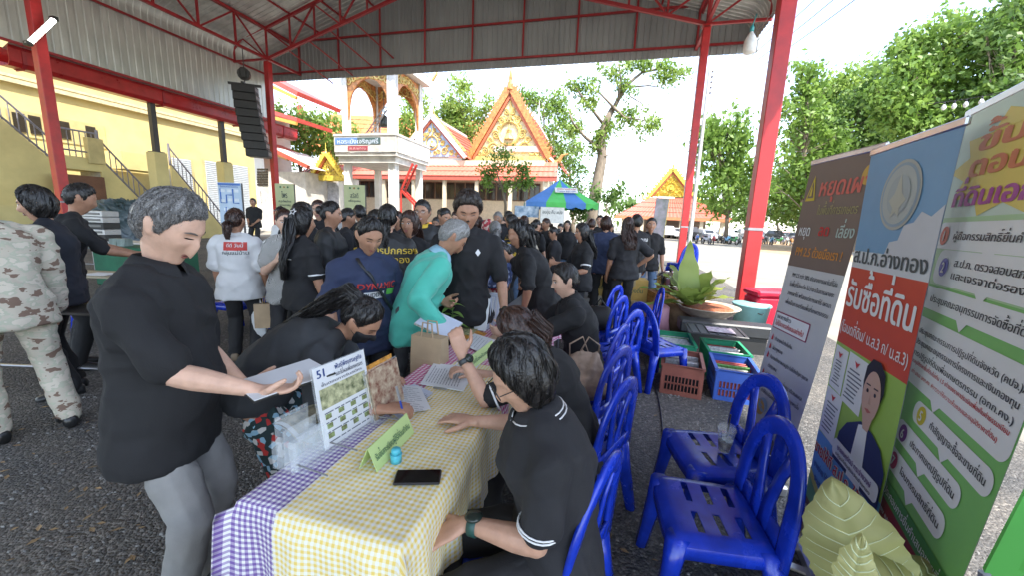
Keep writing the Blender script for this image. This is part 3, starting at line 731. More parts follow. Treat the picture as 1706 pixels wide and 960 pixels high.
# --- tiered red eaves at the left, behind the loudspeaker
T4 = 27.0
h4 = thing('tiered_hall', 'temple roof ends in red tiers beside the yellow building', 'temple', pav(ss(ht(450, 200, T4)), T4, 0))
for (x0, y0, x1, y1, th_, dk) in ((380, 100, 494, 159, 0.35, 5), (380, 168, 494, 202, 0.3, 4), (380, 218, 480, 262, 0.25, 3)):
 a, b = ht(x0, y0, T4), ht(x1, y1, T4)
 mb = MB(); n = nrm(np.cross(b-a, TV)); mb.add([a, b, b+TV*dk, a+TV*dk, a+n*th_, b+n*th_, b+TV*dk+n*th_, a+TV*dk+n*th_], [(0, 1, 2, 3), (7, 6, 5, 4), (0, 4, 5, 1), (1, 5, 6, 2)])
 o = mb.build('roof_tier', mat('tier_red', (0.5, 0.07, 0.05), 0.5, var=0.2), h4)
 mb = MB(); mb.bar(a-(0, 0, th_+0.1), b-(0, 0, th_*0.5), 0.2, 0.25); mb.build('eave_board', mat('tier_orange', (0.62, 0.30, 0.05), 0.5), o)
a, b = ht(380, 180, T4+1), ht(445, 345, T4+1)
mb = MB(); mb.box(pav((ss(a)+ss(b))/2, T4+2.5, a[2]/2), (ss(b)-ss(a), 3, a[2]), AXP); mb.build('wall', WHT, h4)
# --- white shed with red edged roof and lattice
T5 = 25.0
h5 = thing('white_shed', 'white walled shed with pale roof and red edge behind the crowd', 'building', pav(ss(ht(470, 320, T5)), T5, 0))
a, b, c, d = ht(430, 232, T5+6), ht(505, 272, T5), ht(505, 283, T5), ht(425, 262, T5)
mb = MB(); mb.add([ht(428, 238, T5), ht(512, 279, T5), pav(ss(ht(512, 279, T5)), T5+5, ht(512, 279, T5)[2]), pav(ss(ht(428, 238, T5)), T5+5, ht(428, 238, T5)[2])], [(0, 1, 2, 3)]); mb.build('roof', mat('pale_roof', (0.6, 0.56, 0.5), 0.7, var=0.2), h5)
mb = MB(); mb.bar(ht(428, 236, T5), ht(514, 278, T5), 0.3, 0.25); mb.build('roof_edge', REDT, h5)
a, b = ht(428, 285, T5+0.5), ht(508, 290, T5+0.5); mb = MB(); mb.box(pav((ss(a)+ss(b))/2, T5+2, a[2]/2), (ss(b)-ss(a), 3, a[2]), AXP); mb.build('wall', WSTN, h5)
LAT = MB(); LAT.box((0, 0, 0), (0.16, 0.04, 0.16), AXP); lat_me = LAT.mesh('lattice_hole', slot)
for i in range(6):
 for j in range(7):
  p = ht(430+i*3.1, 282+j*4.2, T5+0.5); piece('lattice_hole', lat_me, h5, pav(ss(p), T5+0.48, p[2])-wloc(h5))
mb = MB()
for k in range(10):
 p = ht(434+k*4.6, 318+k*3.0, T5-1); mb.tube([p, p-np.array([0, 0, 0.85])], 0.02, 5)
a, b = ht(434, 318, T5-1), ht(476, 345, T5-1); mb.tube([a, b], 0.03, 5); mb.tube([a-(0, 0, 0.85), b-(0, 0, 0.85)], 0.03, 5); mb.build('stair_rail', RAILW, h5)
# --- small gilt gateway
T6 = 27.0
pA = ht(546, 258, T6); pb = ht(570, 292, T6); s6 = ss(pA); hw6 = ss(pb)-s6
h6 = thing('gilt_gateway', 'small gateway with bright gold gable and pale columns', 'gateway', pav(s6, T6, 0))
gable_front(h6, s6, pA[2], s6-hw6, s6+hw6, pb[2], T6, GOLD, GOLDY, 0.22, 8, True, ornm=GOLDY, spire=0.9)
mb = MB(); mb.box(pav(s6, T6+0.2, pb[2]-0.2), (hw6*2+0.2, 0.6, 0.4), AXP); mb.build('lintel', GOLDY, h6)
for d in (-1, 1):
 mb = MB(); mb.box(pav(s6+d*hw6*0.86, T6+0.2, (pb[2]-0.4)/2), (0.38, 0.38, pb[2]-0.42), AXP); mb.build('column', WHT, h6)
mb = MB(); mb.box(pav(s6, T6+0.9, pb[2]/2-0.2), (hw6*1.5, 0.1, pb[2]-0.5), AXP); mb.build('gate_leaf', mat('gate_grey', (0.35, 0.36, 0.4), 0.6, var=0.3, vscale=4), h6)
a = ht(512, 300, T6); b = ht(580, 300, T6)
mb = MB(); mb.box(pav((ss(a)+ss(b))/2, T6+1.2, a[2]/2+0.2), (ss(b)-ss(a), 0.3, a[2]), AXP); mb.build('wall', WSTN, h6)
for i in range(4):
 for j in range(5): p = ht(513+i*3.4, 312+j*4.2, T6); piece('lattice_hole', lat_me, h6, pav(ss(p), T6+1.04, p[2])-wloc(h6))
# --- bell tower
TB = 24.0
pc = ht(657, 262, TB); c0 = ss(pc); pl = ht(572, 262, TB); aw = c0-ss(pl)
zf0, zf1 = ht(650, 262, TB)[2], ht(650, 226, TB)[2]; ztop = ht(657, 122, TB)[2]
bt = thing('bell_tower', 'white bell tower with balcony and orange gilt arches', 'tower', pav(c0-aw/2, TB+aw/2, 0))
CC = [(c0-0.2, TB+0.2), (c0-aw+0.2, TB+0.2), (c0-0.2, TB+aw-0.2), (c0-aw+0.2, TB+aw-0.2)]
for k, (s_, t) in enumerate(CC):
 mb = MB(); w = 0.46 if k == 0 else 0.36
 mb.box(pav(s_, t, ztop/2+0.4), (w, w, ztop+0.8), AXP)
 for dx, dy in ((-1, -1), (1, -1), (-1, 1), (1, 1)): mb.box(pav(s_+dx*w*0.42, t+dy*w*0.42, ztop/2+0.4), (w*0.28, w*0.28, ztop+0.78), AXP)
 mb.build('column', WHT, bt)
mb = MB(); e = 0.36; mb.box(pav(c0-aw/2, TB+aw/2, zf0-0.12), (aw+2*e-0.3, aw+2*e-0.3, 0.5), AXP); mb.box(pav(c0-aw/2, TB+aw/2, zf0+0.16), (aw+2*e, aw+2*e, 0.2), AXP); mb.build('balcony_floor', WSTN, bt)
for (cx, cy, lx, ly) in ((c0-aw/2, TB-e, aw+2*e, 0.14), (c0-aw/2, TB+aw+e, aw+2*e, 0.14), (c0+e, TB+aw/2, 0.14, aw+2*e-0.3), (c0-aw-e, TB+aw/2, 0.14, aw+2*e-0.3)):
 mb = MB(); mb.box(pav(cx, cy, (zf0+zf1)/2+0.2), (lx, ly, zf1-zf0-0.2), AXP); mb.box(pav(cx, cy, zf1+0.02), (lx+0.08, ly+0.08, 0.12), AXP); mb.build('parapet', WSTN, bt)
p = pav(c0-aw/2-0.5, TB-e-0.085, (zf0+zf1)/2+0.15)
for dz, w_, h_, c_ in ((0.16, 1.75, 0.44, 'sign_blue'), (0.16, -1.75, 0.44, 'sign_slate'), (-0.30, 1.55, 0.30, 'sign_maroon')):
 mb = MB(); mb.box(p+TV*0.005+np.array([0, 0, dz])+(SV*(-w_/2) if dz > 0 else 0), (abs(w_), 0.02, h_), AXP); mb.build('name_plate', mat(c_, {'sign_blue': (0.10, 0.20, 0.42), 'sign_slate': (0.06, 0.10, 0.10), 'sign_maroon': (0.30, 0.05, 0.07)}[c_], 0.5), bt)
mb = text_mb('หอระฆังเจริญศรี', p-TV*0.012, SV, (0, 0, 1), 0.40, 'C', 0.01, fit=3.2); mb.build('lettering', mat('pale_letters', (0.55, 0.62, 0.72), 0.5), bt)
mb = text_mb('พ.ศ.๒๕๔๐', p-np.array([0, 0, 0.40])-TV*0.012, SV, (0, 0, 1), 0.27, 'C', 0.01, fit=1.3); mb.build('lettering', mat('pink_letters', (0.55, 0.3, 0.3), 0.5), bt)
def arch(par, A, B, zt, drop, mt):
 A = np.asarray(A, float); B = np.asarray(B, float); L_ = np.linalg.norm(B-A); u = (B-A)/L_; n = 14
 top = [(0, 0), (L_, 0)]; low = []
 for i in range(n+1):
  x = L_*(0.14+0.72*i/n); q = abs(2*i/n-1); low.append((x, -drop*(0.28+0.5*q**2.2+0.05*math.cos(i*math.pi*2))))
 poly = [(0, 0), (0, -drop*1.75), (L_*0.05, -drop*1.7), (L_*0.1, -drop*1.1)]+low+[(L_*0.9, -drop*1.1), (L_*0.95, -drop*1.7), (L_, -drop*1.75), (L_, 0)]
 mb = MB(); nn = np.cross(u, (0, 0, 1.)); mb.prism(poly[::-1], A+np.array([0, 0, zt])-nn*0.06, (u, (0, 0, 1), nn), 0.12); o = mb.build('arch', mt, par)
 mb = MB(); ax = (u, np.array([0, 0, 1.]), nn)
 for k in range(9):
  x = L_*(0.1+0.8*k/8); spiral(mb, A+u*x+np.array([0, 0, zt-drop*(0.16+0.25*abs(k/4-1)**2)])+nn*0.08, drop*0.17, 1.5, 1 if k < 4 else -1, drop*0.035, ax, k)
  spiral(mb, A+u*x+np.array([0, 0, zt-drop*(0.16+0.25*abs(k/4-1)**2)])-nn*0.08, drop*0.17, 1.5, 1 if k < 4 else -1, drop*0.035, ax, k)
 mb.build('gilt_scroll', GOLD, o)
zt_ = ztop+0.5
for (i, j) in ((1, 0), (0, 2), (3, 2), (1, 3)):
 a, b = CC[i], CC[j]; arch(bt, pav(*a, 0), pav(*b, 0), zt_, 1.9, ORG_)
mb = MB(); mb.box(pav(c0-aw/2, TB+aw/2, zt_+0.3), (aw+0.9, aw+0.9, 0.5), AXP); mb.build('cornice', WHT, bt)
mb = MB(); mb.lathe(pav(c0-aw/2, TB+aw/2, zt_+0.5), [(aw*0.78, 0), (aw*0.5, 0.8), (aw*0.3, 1.6), (0.25, 2.6), (0.03, 4.2)], 4, ax=(nrm(SV+TV), nrm(TV-SV), (0, 0, 1))); mb.build('roof', REDT, bt)
for d in (-1, 1):
 for dd in (-1, 1): mb = MB(); p = pav(c0-aw/2+d*(aw/2+0.5), TB+aw/2+dd*(aw/2+0.5), zt_+0.5); mb.tube([p, p+SV*d*0.4+(0, 0, 0.5), p+SV*d*0.2+(0, 0, 1.1)], [0.12, 0.1, 0.02], 5); mb.build('corner_finial', GOLD, bt)
bc = ht(640, 200, TB+aw/2); bell = thing('bell', 'dark bronze bell hanging inside the white tower', 'bell', bc)
mb = MB(); mb.lathe(bc, [(0.36, -0.45), (0.30, -0.2), (0.26, 0.1), (0.18, 0.3), (0.05, 0.38)], 14); mb.build('bell_body', mat('bronze', (0.06, 0.06, 0.05), 0.4, metal=0.6), bell, True)
mb = MB(); mb.tube([bc+(0, 0, 0.36), (bc[0], bc[1], zt_)], 0.03); mb.build('chain', mat('dark_steel', (0.05, 0.045, 0.045)), bell)
# ladder and red stair frame
ld_ = thing('red_ladder', 'red steel zigzag stair frame under the bell tower balcony', 'ladder', pav(c0+0.6, TB+1, 0))
REDL = mat('ladder_red', (0.45, 0.04, 0.03), 0.5)
for (x0, y0, x1, y1) in ((688, 272, 668, 316), (668, 316, 690, 340)):
 mb = MB(); a, b = ht(x0, y0, TB+1.5), ht(x1, y1, TB+1.5)
 for off in (0, 0.55): mb.bar(a+TV*off, b+TV*off, 0.09, 0.14)
 for k in range(8): q = a+(b-a)*(k+0.5)/8; mb.bar(q, q+TV*0.55, 0.05)
 mb.build('stair_flight', REDL, ld_)
mb = MB(); a = ht(668, 316, TB+1.5)
for q in (a, ht(690, 340, TB+1.5), ht(655, 300, TB+2)): mb.bar(q, (q[0], q[1], 0), 0.1)
mb.build('leg', REDL, ld_)
lr = thing('wooden_ladder', 'grey wooden ladder leaning up to the bell', 'ladder', ht(607, 226, TB+1))
mb = MB(); a, b = ht(607, 226, TB+1.6), ht(641, 176, TB+1.6)
for off in (0, 0.4): mb.bar(a+SV*off, b+SV*off, 0.07)
for k in range(9): q = a+(b-a)*(k+0.5)/9; mb.bar(q, q+SV*0.4, 0.05)
mb.build('frame', mat('old_wood', (0.3, 0.26, 0.22), 0.8), lr)
# --- far gold pavilion at the right
T7 = 62.0
pA = ht(1121, 283, T7); pl, pr = ht(1083, 325, T7), ht(1156, 330, T7); s7 = ss(pA)
h7 = thing('gold_gable_hall', 'far open hall with yellow gold gable and wide red roof', 'temple', pav(s7, T7, 0))
zb7 = (pl[2]+pr[2])/2; gable_front(h7, s7, pA[2], ss(pl), ss(pr), zb7, T7, GOLDY, GOLDY, 0.5, 10, True, ornm=mat('gold_dark', (0.5, 0.33, 0.03), 0.4, metal=0.2), spire=1.6)
for d, se in ((-1, ss(pl)), (1, ss(pr))):
 roof_tiles(h7, 'tile_course', pav(s7, T7, pA[2]), pav(s7, T7+16, pA[2]), pav(se+d*0.5, T7+16, zb7-0.2), pav(se+d*0.5, T7, zb7-0.2), REDT, 6)
 roof_tiles(h7, 'skirt_course', pav(se, T7-0.2, zb7-0.2), pav(se, T7+16, zb7-0.2), pav(se+d*4.5, T7+18, zb7-3), pav(se+d*4.5, T7-3, zb7-3), REDT, 4)
roof_tiles(h7, 'skirt_course', pav(ss(pl), T7-0.2, zb7-0.2), pav(ss(pr), T7-0.2, zb7-0.2), pav(ss(pr)+4.5, T7-3, zb7-3), pav(ss(pl)-4.5, T7-3, zb7-3), REDT, 4, cols=30)
mb = MB(); mb.box(pav(s7, T7-3, zb7-3.2), (ss(pr)-ss(pl)+9, 0.3, 0.4), AXP); mb.build('fascia', mat('fascia_orange', (0.6, 0.2, 0.09), 0.6), h7)
for k in range(6):
 s_ = ss(pl)-3.5+(ss(pr)-ss(pl)+7)*k/5; mb = MB(); mb.box(pav(s_, T7-2.6, (zb7-3.2)/2), (0.45, 0.45, zb7-3.2), AXP); mb.build('column', CRM, h7)
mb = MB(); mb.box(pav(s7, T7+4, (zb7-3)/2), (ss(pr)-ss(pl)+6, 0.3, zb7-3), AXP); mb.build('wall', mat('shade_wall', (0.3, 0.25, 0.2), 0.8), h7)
# ------------------------------------------------------------------ market tent
TT = 19.9
pa = gy(950, 292, 20.5); e0, e1 = gy(877, 336, 19.4), gy(986, 338, 19.4); ze = (e0[2]+e1[2])/2; cx, cy = pa[0], 21.0
hwx = (e1[0]-e0[0])/2*1.12; cx = (e0[0]+e1[0])/2+0.15; hwy = 1.7
tn = thing('market_tent', 'green and blue striped pyramid market tent beyond the crowd', 'tent', (cx, cy, 0))
TG_ = mat('tent_green', (0.08, 0.50, 0.10), 0.6, var=0.15, vscale=1.5); TBl = mat('tent_blue', (0.06, 0.20, 0.52), 0.6, var=0.15, vscale=1.5)
apx = np.array([cx, cy, pa[2]-0.15]); CR = [(cx-hwx, cy-hwy), (cx+hwx, cy-hwy), (cx+hwx, cy+hwy), (cx-hwx, cy+hwy)]
for k in range(4):
 a, b = np.array([*CR[k], ze]), np.array([*CR[(k+1) % 4], ze])
 cuts = [0, 0.28, 0.55, 0.82, 1.0]
 for j in range(4):
  u0, u1 = cuts[j], cuts[j+1]; p0, p1 = a+(b-a)*u0, a+(b-a)*u1; mb = MB()
  def fn(u, v, p0=p0, p1=p1):
   q = p0+(p1-p0)*u; r = q+(apx-q)*v; r = r.copy(); r[2] -= 0.03*math.sin(v*math.pi); return r
  mb.grid(fn, 2, 6); o = mb.build('canopy_panel', TBl if j % 2 == 0 else TG_, tn, True)
  mb = MB(); out = nrm(np.cross(b-a, (0, 0, 1)))
  mb.grid(lambda u, v: p0+(p1-p0)*u+np.array([0, 0, -(0.25+0.05*math.sin(u*9.4))*v])+out*0.02, 6, 1); mb.build('valance', TBl if j % 2 == 0 else TG_, o)
for (x, y) in CR:
 mb = MB(); mb.tube([(x, y, 0), (x, y, ze)], 0.035, 6); mb.build('leg', mat('tent_leg', (0.35, 0.35, 0.35), 0.4, metal=0.6), tn)
q = gy(945, 312, cy-hwy+0.55); ux = np.array([1., 0, 0]); uy = nrm(apx-np.array([cx, cy-hwy, ze]))
n_ = np.cross(ux, uy); c_ = np.array([cx, cy-hwy, ze])+uy*1.0+n_*0.06+ux*0.25
mb = MB(); mb.box(c_, (1.15, 0.42, 0.02), (ux, uy, n_)); sg = mb.build('sign_patch', mat('sign_white', (0.75, 0.75, 0.72), 0.6), tn)
text_mb('เทศบาลตำบล', c_+n_*0.02+uy*0.02, ux, uy, 0.2, 'C', 0.01, fit=0.95).build('lettering', mat('ink_red', (0.5, 0.04, 0.03), 0.6), sg)
text_mb('จำลอง 035-697', c_+n_*0.02-uy*0.17, ux, uy, 0.15, 'C', 0.01, fit=0.95).build('lettering', mat('ink_blue', (0.04, 0.08, 0.35), 0.6), sg)
def board(name, label, cat, px0, py0, px1, py1, y, m, legs=True):
 a, b = gy(px0, py0, y), gy(px1, py1, y); o = thing(name, label, cat, ((a[0]+b[0])/2, y, 0))
 mb = MB(); mb.box(((a[0]+b[0])/2, y, (a[2]+b[2])/2), (b[0]-a[0], 0.03, a[2]-b[2])); mb.build('panel', m, o)
 if legs:
  for x in (a[0], b[0]): mb = MB(); mb.tube([(x, y+0.03, 0), (x, y+0.03, a[2])], 0.02, 6); mb.build('leg', mat('dark_steel', (0.05, 0.045, 0.045)), o)
 return o, a, b
o, a, b = board('blue_notice', 'blue and white notice panel under the striped tent', 'sign', 858, 342, 897, 362, 18.6, mat('notice_blue', (0.15, 0.35, 0.62), 0.6, var=0.5, vscale=4, col2=(0.6, 0.7, 0.8)))
o, a, b = board('white_notice', 'white notice board with dark lettering under the striped tent', 'sign', 901, 344, 939, 372, 18.4, mat('sign_white', (0.75, 0.75, 0.72)))
text_mb('อบอุ่น คืน ผนัง', np.array([(a[0]+b[0])/2, 18.38, a[2]-0.3]), (1, 0, 0), (0, 0, 1), 0.22, 'C', 0.015, fit=(b[0]-a[0])*0.85).build('lettering', mat('ink_dark', (0.03, 0.05, 0.05), 0.6), o)
# ------------------------------------------------------------------ trees
def leaf_mat(name, c, c2):
 m = bpy.data.materials.new(name); m.use_nodes = True; nt = m.node_tree; L = nt.links.new
 b = nt.nodes['Principled BSDF']; b.inputs['Roughness'].default_value = 0.5
 tc = nd(nt, 'ShaderNodeTexCoord'); n1 = nd(nt, 'ShaderNodeTexNoise'); n1.inputs['Scale'].default_value = 0.9; n1.inputs['Detail'].default_value = 6; L(tc.outputs['Object'], n1.inputs[0])
 rp = nd(nt, 'ShaderNodeValToRGB'); rp.color_ramp.elements[0].position = 0.3; rp.color_ramp.elements[1].position = 0.7
 rp.color_ramp.elements[0].color = (*c, 1); rp.color_ramp.elements[1].color = (*c2, 1); L(n1.outputs[0], rp.inputs[0]); L(rp.outputs[0], b.inputs['Base Color'])
 tr = nd(nt, 'ShaderNodeBsdfTranslucent'); L(rp.outputs[0], tr.inputs[0]); ms = nd(nt, 'ShaderNodeMixShader'); ms.inputs[0].default_value = 0.45
 L(b.outputs[0], ms.inputs[1]); L(tr.outputs[0], ms.inputs[2]); L(ms.outputs[0], nt.nodes['Material Output'].inputs[0]); return m
LF = [leaf_mat('leaf_mid', (0.11, 0.21, 0.03), (0.26, 0.39, 0.08)), leaf_mat('leaf_light', (0.15, 0.26, 0.04), (0.31, 0.42, 0.10)), leaf_mat('leaf_deep', (0.07, 0.145, 0.03), (0.17, 0.27, 0.055))]
BARK = mat('bark', (0.20, 0.16, 0.12), 0.9, var=0.4, vscale=4, bump=0.6, bscale=12, stretch=(1, 1, 0.4))
def leaf_cloud(clumps, size, dens, rs, droop=0.3):
 """many bent leaves, gathered in sprigs inside each clump"""
 V = []; 
 for (c, r) in clumps:
  n = int(dens*(r[0]*r[1]+r[0]*r[2]+r[1]*r[2])/(size*size)*8.5)
  ns = max(6, n//9)
  d = rs.normal(size=(ns, 3)); d /= np.linalg.norm(d, axis=1)[:, None]
  rad = rs.uniform(0.35, 1.08, (ns, 1))**0.6; cen = c+d*rad*r
  cen = cen[rs.rand(ns) < 0.94]
  for k in range(9):
   j = rs.normal(scale=size*0.75, size=cen.shape); p = cen+j
   a = rs.normal(size=cen.shape); a[:, 2] -= droop; a /= np.linalg.norm(a, axis=1)[:, None]
   b = np.cross(a, rs.normal(size=cen.shape)); b /= np.linalg.norm(b, axis=1)[:, None]+1e-9
   l = size*rs.uniform(0.6, 1.15, (len(p), 1)); w = l*0.28
   V.append(np.stack([p-a*l*0.5, p+b*w, p+a*l*0.5-np.array([0, 0, 0.12])*l, p-b*w], 1))
 V = np.concatenate(V); nq = len(V)
 me = bpy.data.meshes.new('crown'); me.vertices.add(nq*4); me.vertices.foreach_set('co', V.reshape(-1).astype(np.float32))
 me.loops.add(nq*4); me.loops.foreach_set('vertex_index', np.arange(nq*4, dtype=np.int32)); me.polygons.add(nq); me.polygons.foreach_set('loop_start', np.arange(0, nq*4, 4, dtype=np.int32))
 me.update(calc_edges=True); return me
NLEAF = [0]
def tree(label, base, spine, clumps, size, dens=1.0, leaf=0, tr=0.22, seed=1, group=None, name='broadleaf_tree', droop=0.3, limbs=True):
 """spine: list of world points (trunk); clumps: [(centre, radii)]"""
 rs = np.random.RandomState(seed); o = thing(name, label, 'tree', base, 0, group)
 mb = MB(); k = len(spine); mb.tube(spine, [tr*(1-0.62*i/max(1, k-1)) for i in range(k)], 8)
 if limbs:
  for (c, r) in clumps:
   j = int(np.argmin([np.linalg.norm(np.asarray(p)-c)+(0 if p[2] < c[2] else 6) for p in spine])); a = np.asarray(spine[j], float)
   m = (a+c)/2+rs.normal(scale=0.08*np.linalg.norm(c-a), size=3); w = tr*(1-0.62*j/max(1, k-1))*0.34
   mb.tube([a, m, c], [w, w*0.6, w*0.25], 5)
   for q in range(2):
    e = c+rs.normal(size=3)*np.asarray(r)*0.6; mb.tube([m*0.4+c*0.6, (m+c+e)/3+rs.normal(scale=0.1, size=3), e], [w*0.35, w*0.25, w*0.08], 5)
 mb.build('trunk', BARK, o, True)
 me = leaf_cloud([(np.asarray(c)-np.asarray(base), np.asarray(r)) for c, r in clumps], size, dens, rs, droop); NLEAF[0] += len(me.polygons)
 me.materials.append(LF[leaf]); cr = link('crown', me, o); return o
def cl(lst, y, dy=0.7, rs=np.random.RandomState(11)):
 out = []
 for (px, py, rx, ry) in lst:
  yy = y+rs.uniform(-1, 1)*dy*rx*y/645; c = gy(px, py, yy); k = y/645
  out.append((c, (rx*k, max(rx, ry)*k*0.8, ry*k)))
 return out
def split(lst, n, rs):
 """break each big ellipse into smaller clumps for an uneven outline"""
 out = []
 for (x, y, a, b) in lst:
  out.append((x, y, a*0.5, b*0.5))
  for k in range(n):
   t = rs.uniform(0, 6.28); q = rs.uniform(0.45, 0.85); f = rs.uniform(0.22, 0.42); out.append((x+a*q*math.cos(t), y+b*q*math.sin(t), a*f, b*f))
 return out
RS = np.random.RandomState(21)
def simple_tree(label, px, y, ell, size, leaf, seed, dens=1.0, n=7, tr=0.25, group='trees beyond the pavilion', droop=0.3, pyb=None):
 b = gy(px, 380, y); base = np.array([b[0], y, 0.0]); top = gy(ell[0][0], ell[0][1], y)
 sp = [base, base*0.75+np.array([top[0], y, top[2]])*0.25+np.array([0.15, 0, 0]), base*0.4+np.array([top[0], y, top[2]])*0.6, np.array([top[0], y, top[2]])]
 return tree(label, base, sp, cl(split(ell, n, RS), y), size, dens, leaf, tr, seed, group, droop=droop)
simple_tree('dense tree with rounded crown left of the bell tower', 520, 40, [(490, 235, 45, 45), (545, 222, 42, 38), (575, 245, 34, 35), (455, 200, 30, 30), (510, 210, 40, 30)], 0.48, 1, 1, dens=1.6)
simple_tree('light green tree seen through the right arches of the bell tower', 690, 44, [(690, 190, 26, 50), (672, 230, 24, 34)], 0.48, 1, 2, dens=1.5)
simple_tree('bushy bright tree between the blue gable and the orange gable', 765, 50, [(765, 165, 48, 34), (735, 195, 36, 34), (800, 195, 34, 34), (770, 215, 55, 28)], 0.5, 1, 3, dens=1.9)
simple_tree('tree rising behind the right slope of the orange gable', 915, 54, [(905, 175, 36, 28), (930, 215, 34, 40), (880, 165, 22, 16), (945, 250, 30, 45)], 0.5, 0, 4, dens=1.5)
simple_tree('dark green tree behind the market tent', 955, 40, [(950, 285, 34, 40), (930, 255, 26, 30), (975, 320, 26, 22)], 0.36, 2, 5)
simple_tree('airy tree with drooping leaves behind the far red post', 1212, 44, [(1212, 215, 36, 34), (1195, 265, 34, 40), (1232, 275, 34, 45), (1205, 325, 50, 32), (1180, 230, 18, 26), (1215, 250, 44, 50)], 0.6, 0, 6, n=11, droop=1.0, dens=1.2)
simple_tree('slender light tree to the right of the near red post', 1340, 34, [(1345, 135, 30, 30), (1335, 190, 40, 36), (1350, 240, 56, 44), (1320, 295, 46, 46), (1370, 310, 50, 50)], 0.5, 0, 7, n=11, dens=1.3)
simple_tree('tall tree above the brown banner', 1430, 36, [(1420, 215, 58, 50), (1480, 165, 66, 55), (1400, 290, 62, 60), (1470, 260, 66, 60), (1440, 330, 80, 50)], 0.5, 2, 8, n=12, dens=1.4)
simple_tree('full leafy tree filling the gap beside the near red post', 1385, 40, [(1385, 195, 60, 60), (1360, 260, 70, 60), (1430, 140, 50, 45), (1410, 300, 80, 60), (1330, 330, 60, 45)], 0.5, 1, 41, n=12, dens=1.3)
simple_tree('largest leafy tree above the green banner', 1590, 28, [(1560, 85, 78, 55), (1500, 130, 60, 50), (1620, 130, 90, 65), (1530, 190, 80, 55), (1640, 60, 60, 40), (1590, 230, 90, 60)], 0.42, 0, 9, n=14, dens=1.4)
simple_tree('dark tree at the far right edge', 1690, 26, [(1690, 60, 60, 70), (1720, 150, 80, 80), (1680, 180, 60, 60), (1760, 60, 80, 80)], 0.42, 2, 10, n=12, dens=1.3)
simple_tree('low dense tree behind the parked cars', 1300, 72, [(1290, 330, 60, 45), (1370, 345, 60, 40), (1240, 345, 40, 30), (1330, 300, 60, 50)], 0.9, 2, 12, n=8, dens=1.2)
simple_tree('low dark thicket tree behind the banners', 1440, 60, [(1430, 330, 70, 60), (1530, 300, 80, 70), (1620, 280, 80, 80), (1500, 230, 90, 80)], 0.9, 2, 13, n=10, dens=1.2)
# the gnarled tree in front of the halls
yb_ = 24.0; P = lambda x, y, d=0: gy(x, y, yb_+d)
sp = [np.array([*P(983, 390)[:2], 0]), P(988, 345), P(996, 300), P(1003, 262), P(1002, 232), P(1008, 205), P(1022, 178)]
el = [(1022, 210, 20, 14), (1068, 203, 30, 20), (1085, 212, 16, 12), (1045, 190, 16, 12), (985, 150, 26, 12), (958, 140, 16, 10), (1020, 120, 24, 12), (1050, 108, 22, 10), (1105, 112, 22, 9), (1130, 120, 14, 8), (975, 170, 16, 8), (1038, 148, 18, 9), (1000, 225, 12, 10), (995, 245, 9, 8), (960, 215, 12, 8), (1080, 105, 14, 8), (1110, 130, 14, 6)]
gt_ = tree('gnarled sparse tree with bare branches in front of the temple halls', sp[0], sp, cl(split(el, 3, RS), yb_, 0.5), 0.26, 0.5, 1, 0.42, 31, 'trees beyond the pavilion', name='gnarled_tree', limbs=False)
mb = MB()
for pts, r in (([(1003, 250), (975, 228), (955, 205), (948, 185)], 0.13), ([(1008, 210), (985, 180), (962, 150), (955, 135)], 0.1), ([(1012, 200), (1030, 165), (1045, 140), (1070, 120), (1110, 112), (1140, 125)], 0.14), ([(1030, 165), (1034, 130), (1030, 105)], 0.08), ([(1045, 145), (1080, 142), (1103, 145)], 0.06), ([(1022, 178), (1040, 195), (1075, 200)], 0.1), ([(1022, 178), (1000, 155), (985, 150)], 0.08), ([(1050, 160), (1070, 172), (1085, 168)], 0.04), ([(1003, 262), (1020, 255), (1022, 262)], 0.05), ([(1070, 120), (1085, 100)], 0.05)):
 n = len(pts); q = [P(x, y, 0.3*math.sin(i*2.1+x)) for i, (x, y) in enumerate(pts)]; mb.tube(q, [r*(1-0.75*i/(n-1)) for i in range(n)], 6)
mb.build('branch', BARK, gt_, True)
# small shrub tree in front of the hall windows and a bush by the trunk
yb_ = 22.0
sp = [np.array([*P(842, 385)[:2], 0]), P(842, 340), P(836, 310), P(828, 290)]
tree('young thin tree in front of the hall windows', sp[0], sp, cl(split([(835, 262, 20, 14), (862, 280, 20, 14), (815, 285, 18, 12), (850, 300, 22, 14), (812, 300, 12, 10), (880, 300, 12, 9)], 4, RS), yb_, 0.4), 0.22, 0.35, 0, 0.09, 33, 'trees beyond the pavilion')
sp = [np.array([*P(1010, 385)[:2], 0]), P(1010, 350), P(1012, 325)]
tree('small feathery shrub beside the gnarled trunk', sp[0], sp, cl(split([(1005, 330, 26, 20), (1025, 318, 18, 14), (965, 355, 14, 10)], 4, RS), yb_, 0.4), 0.24, 0.45, 2, 0.06, 34, 'trees beyond the pavilion')
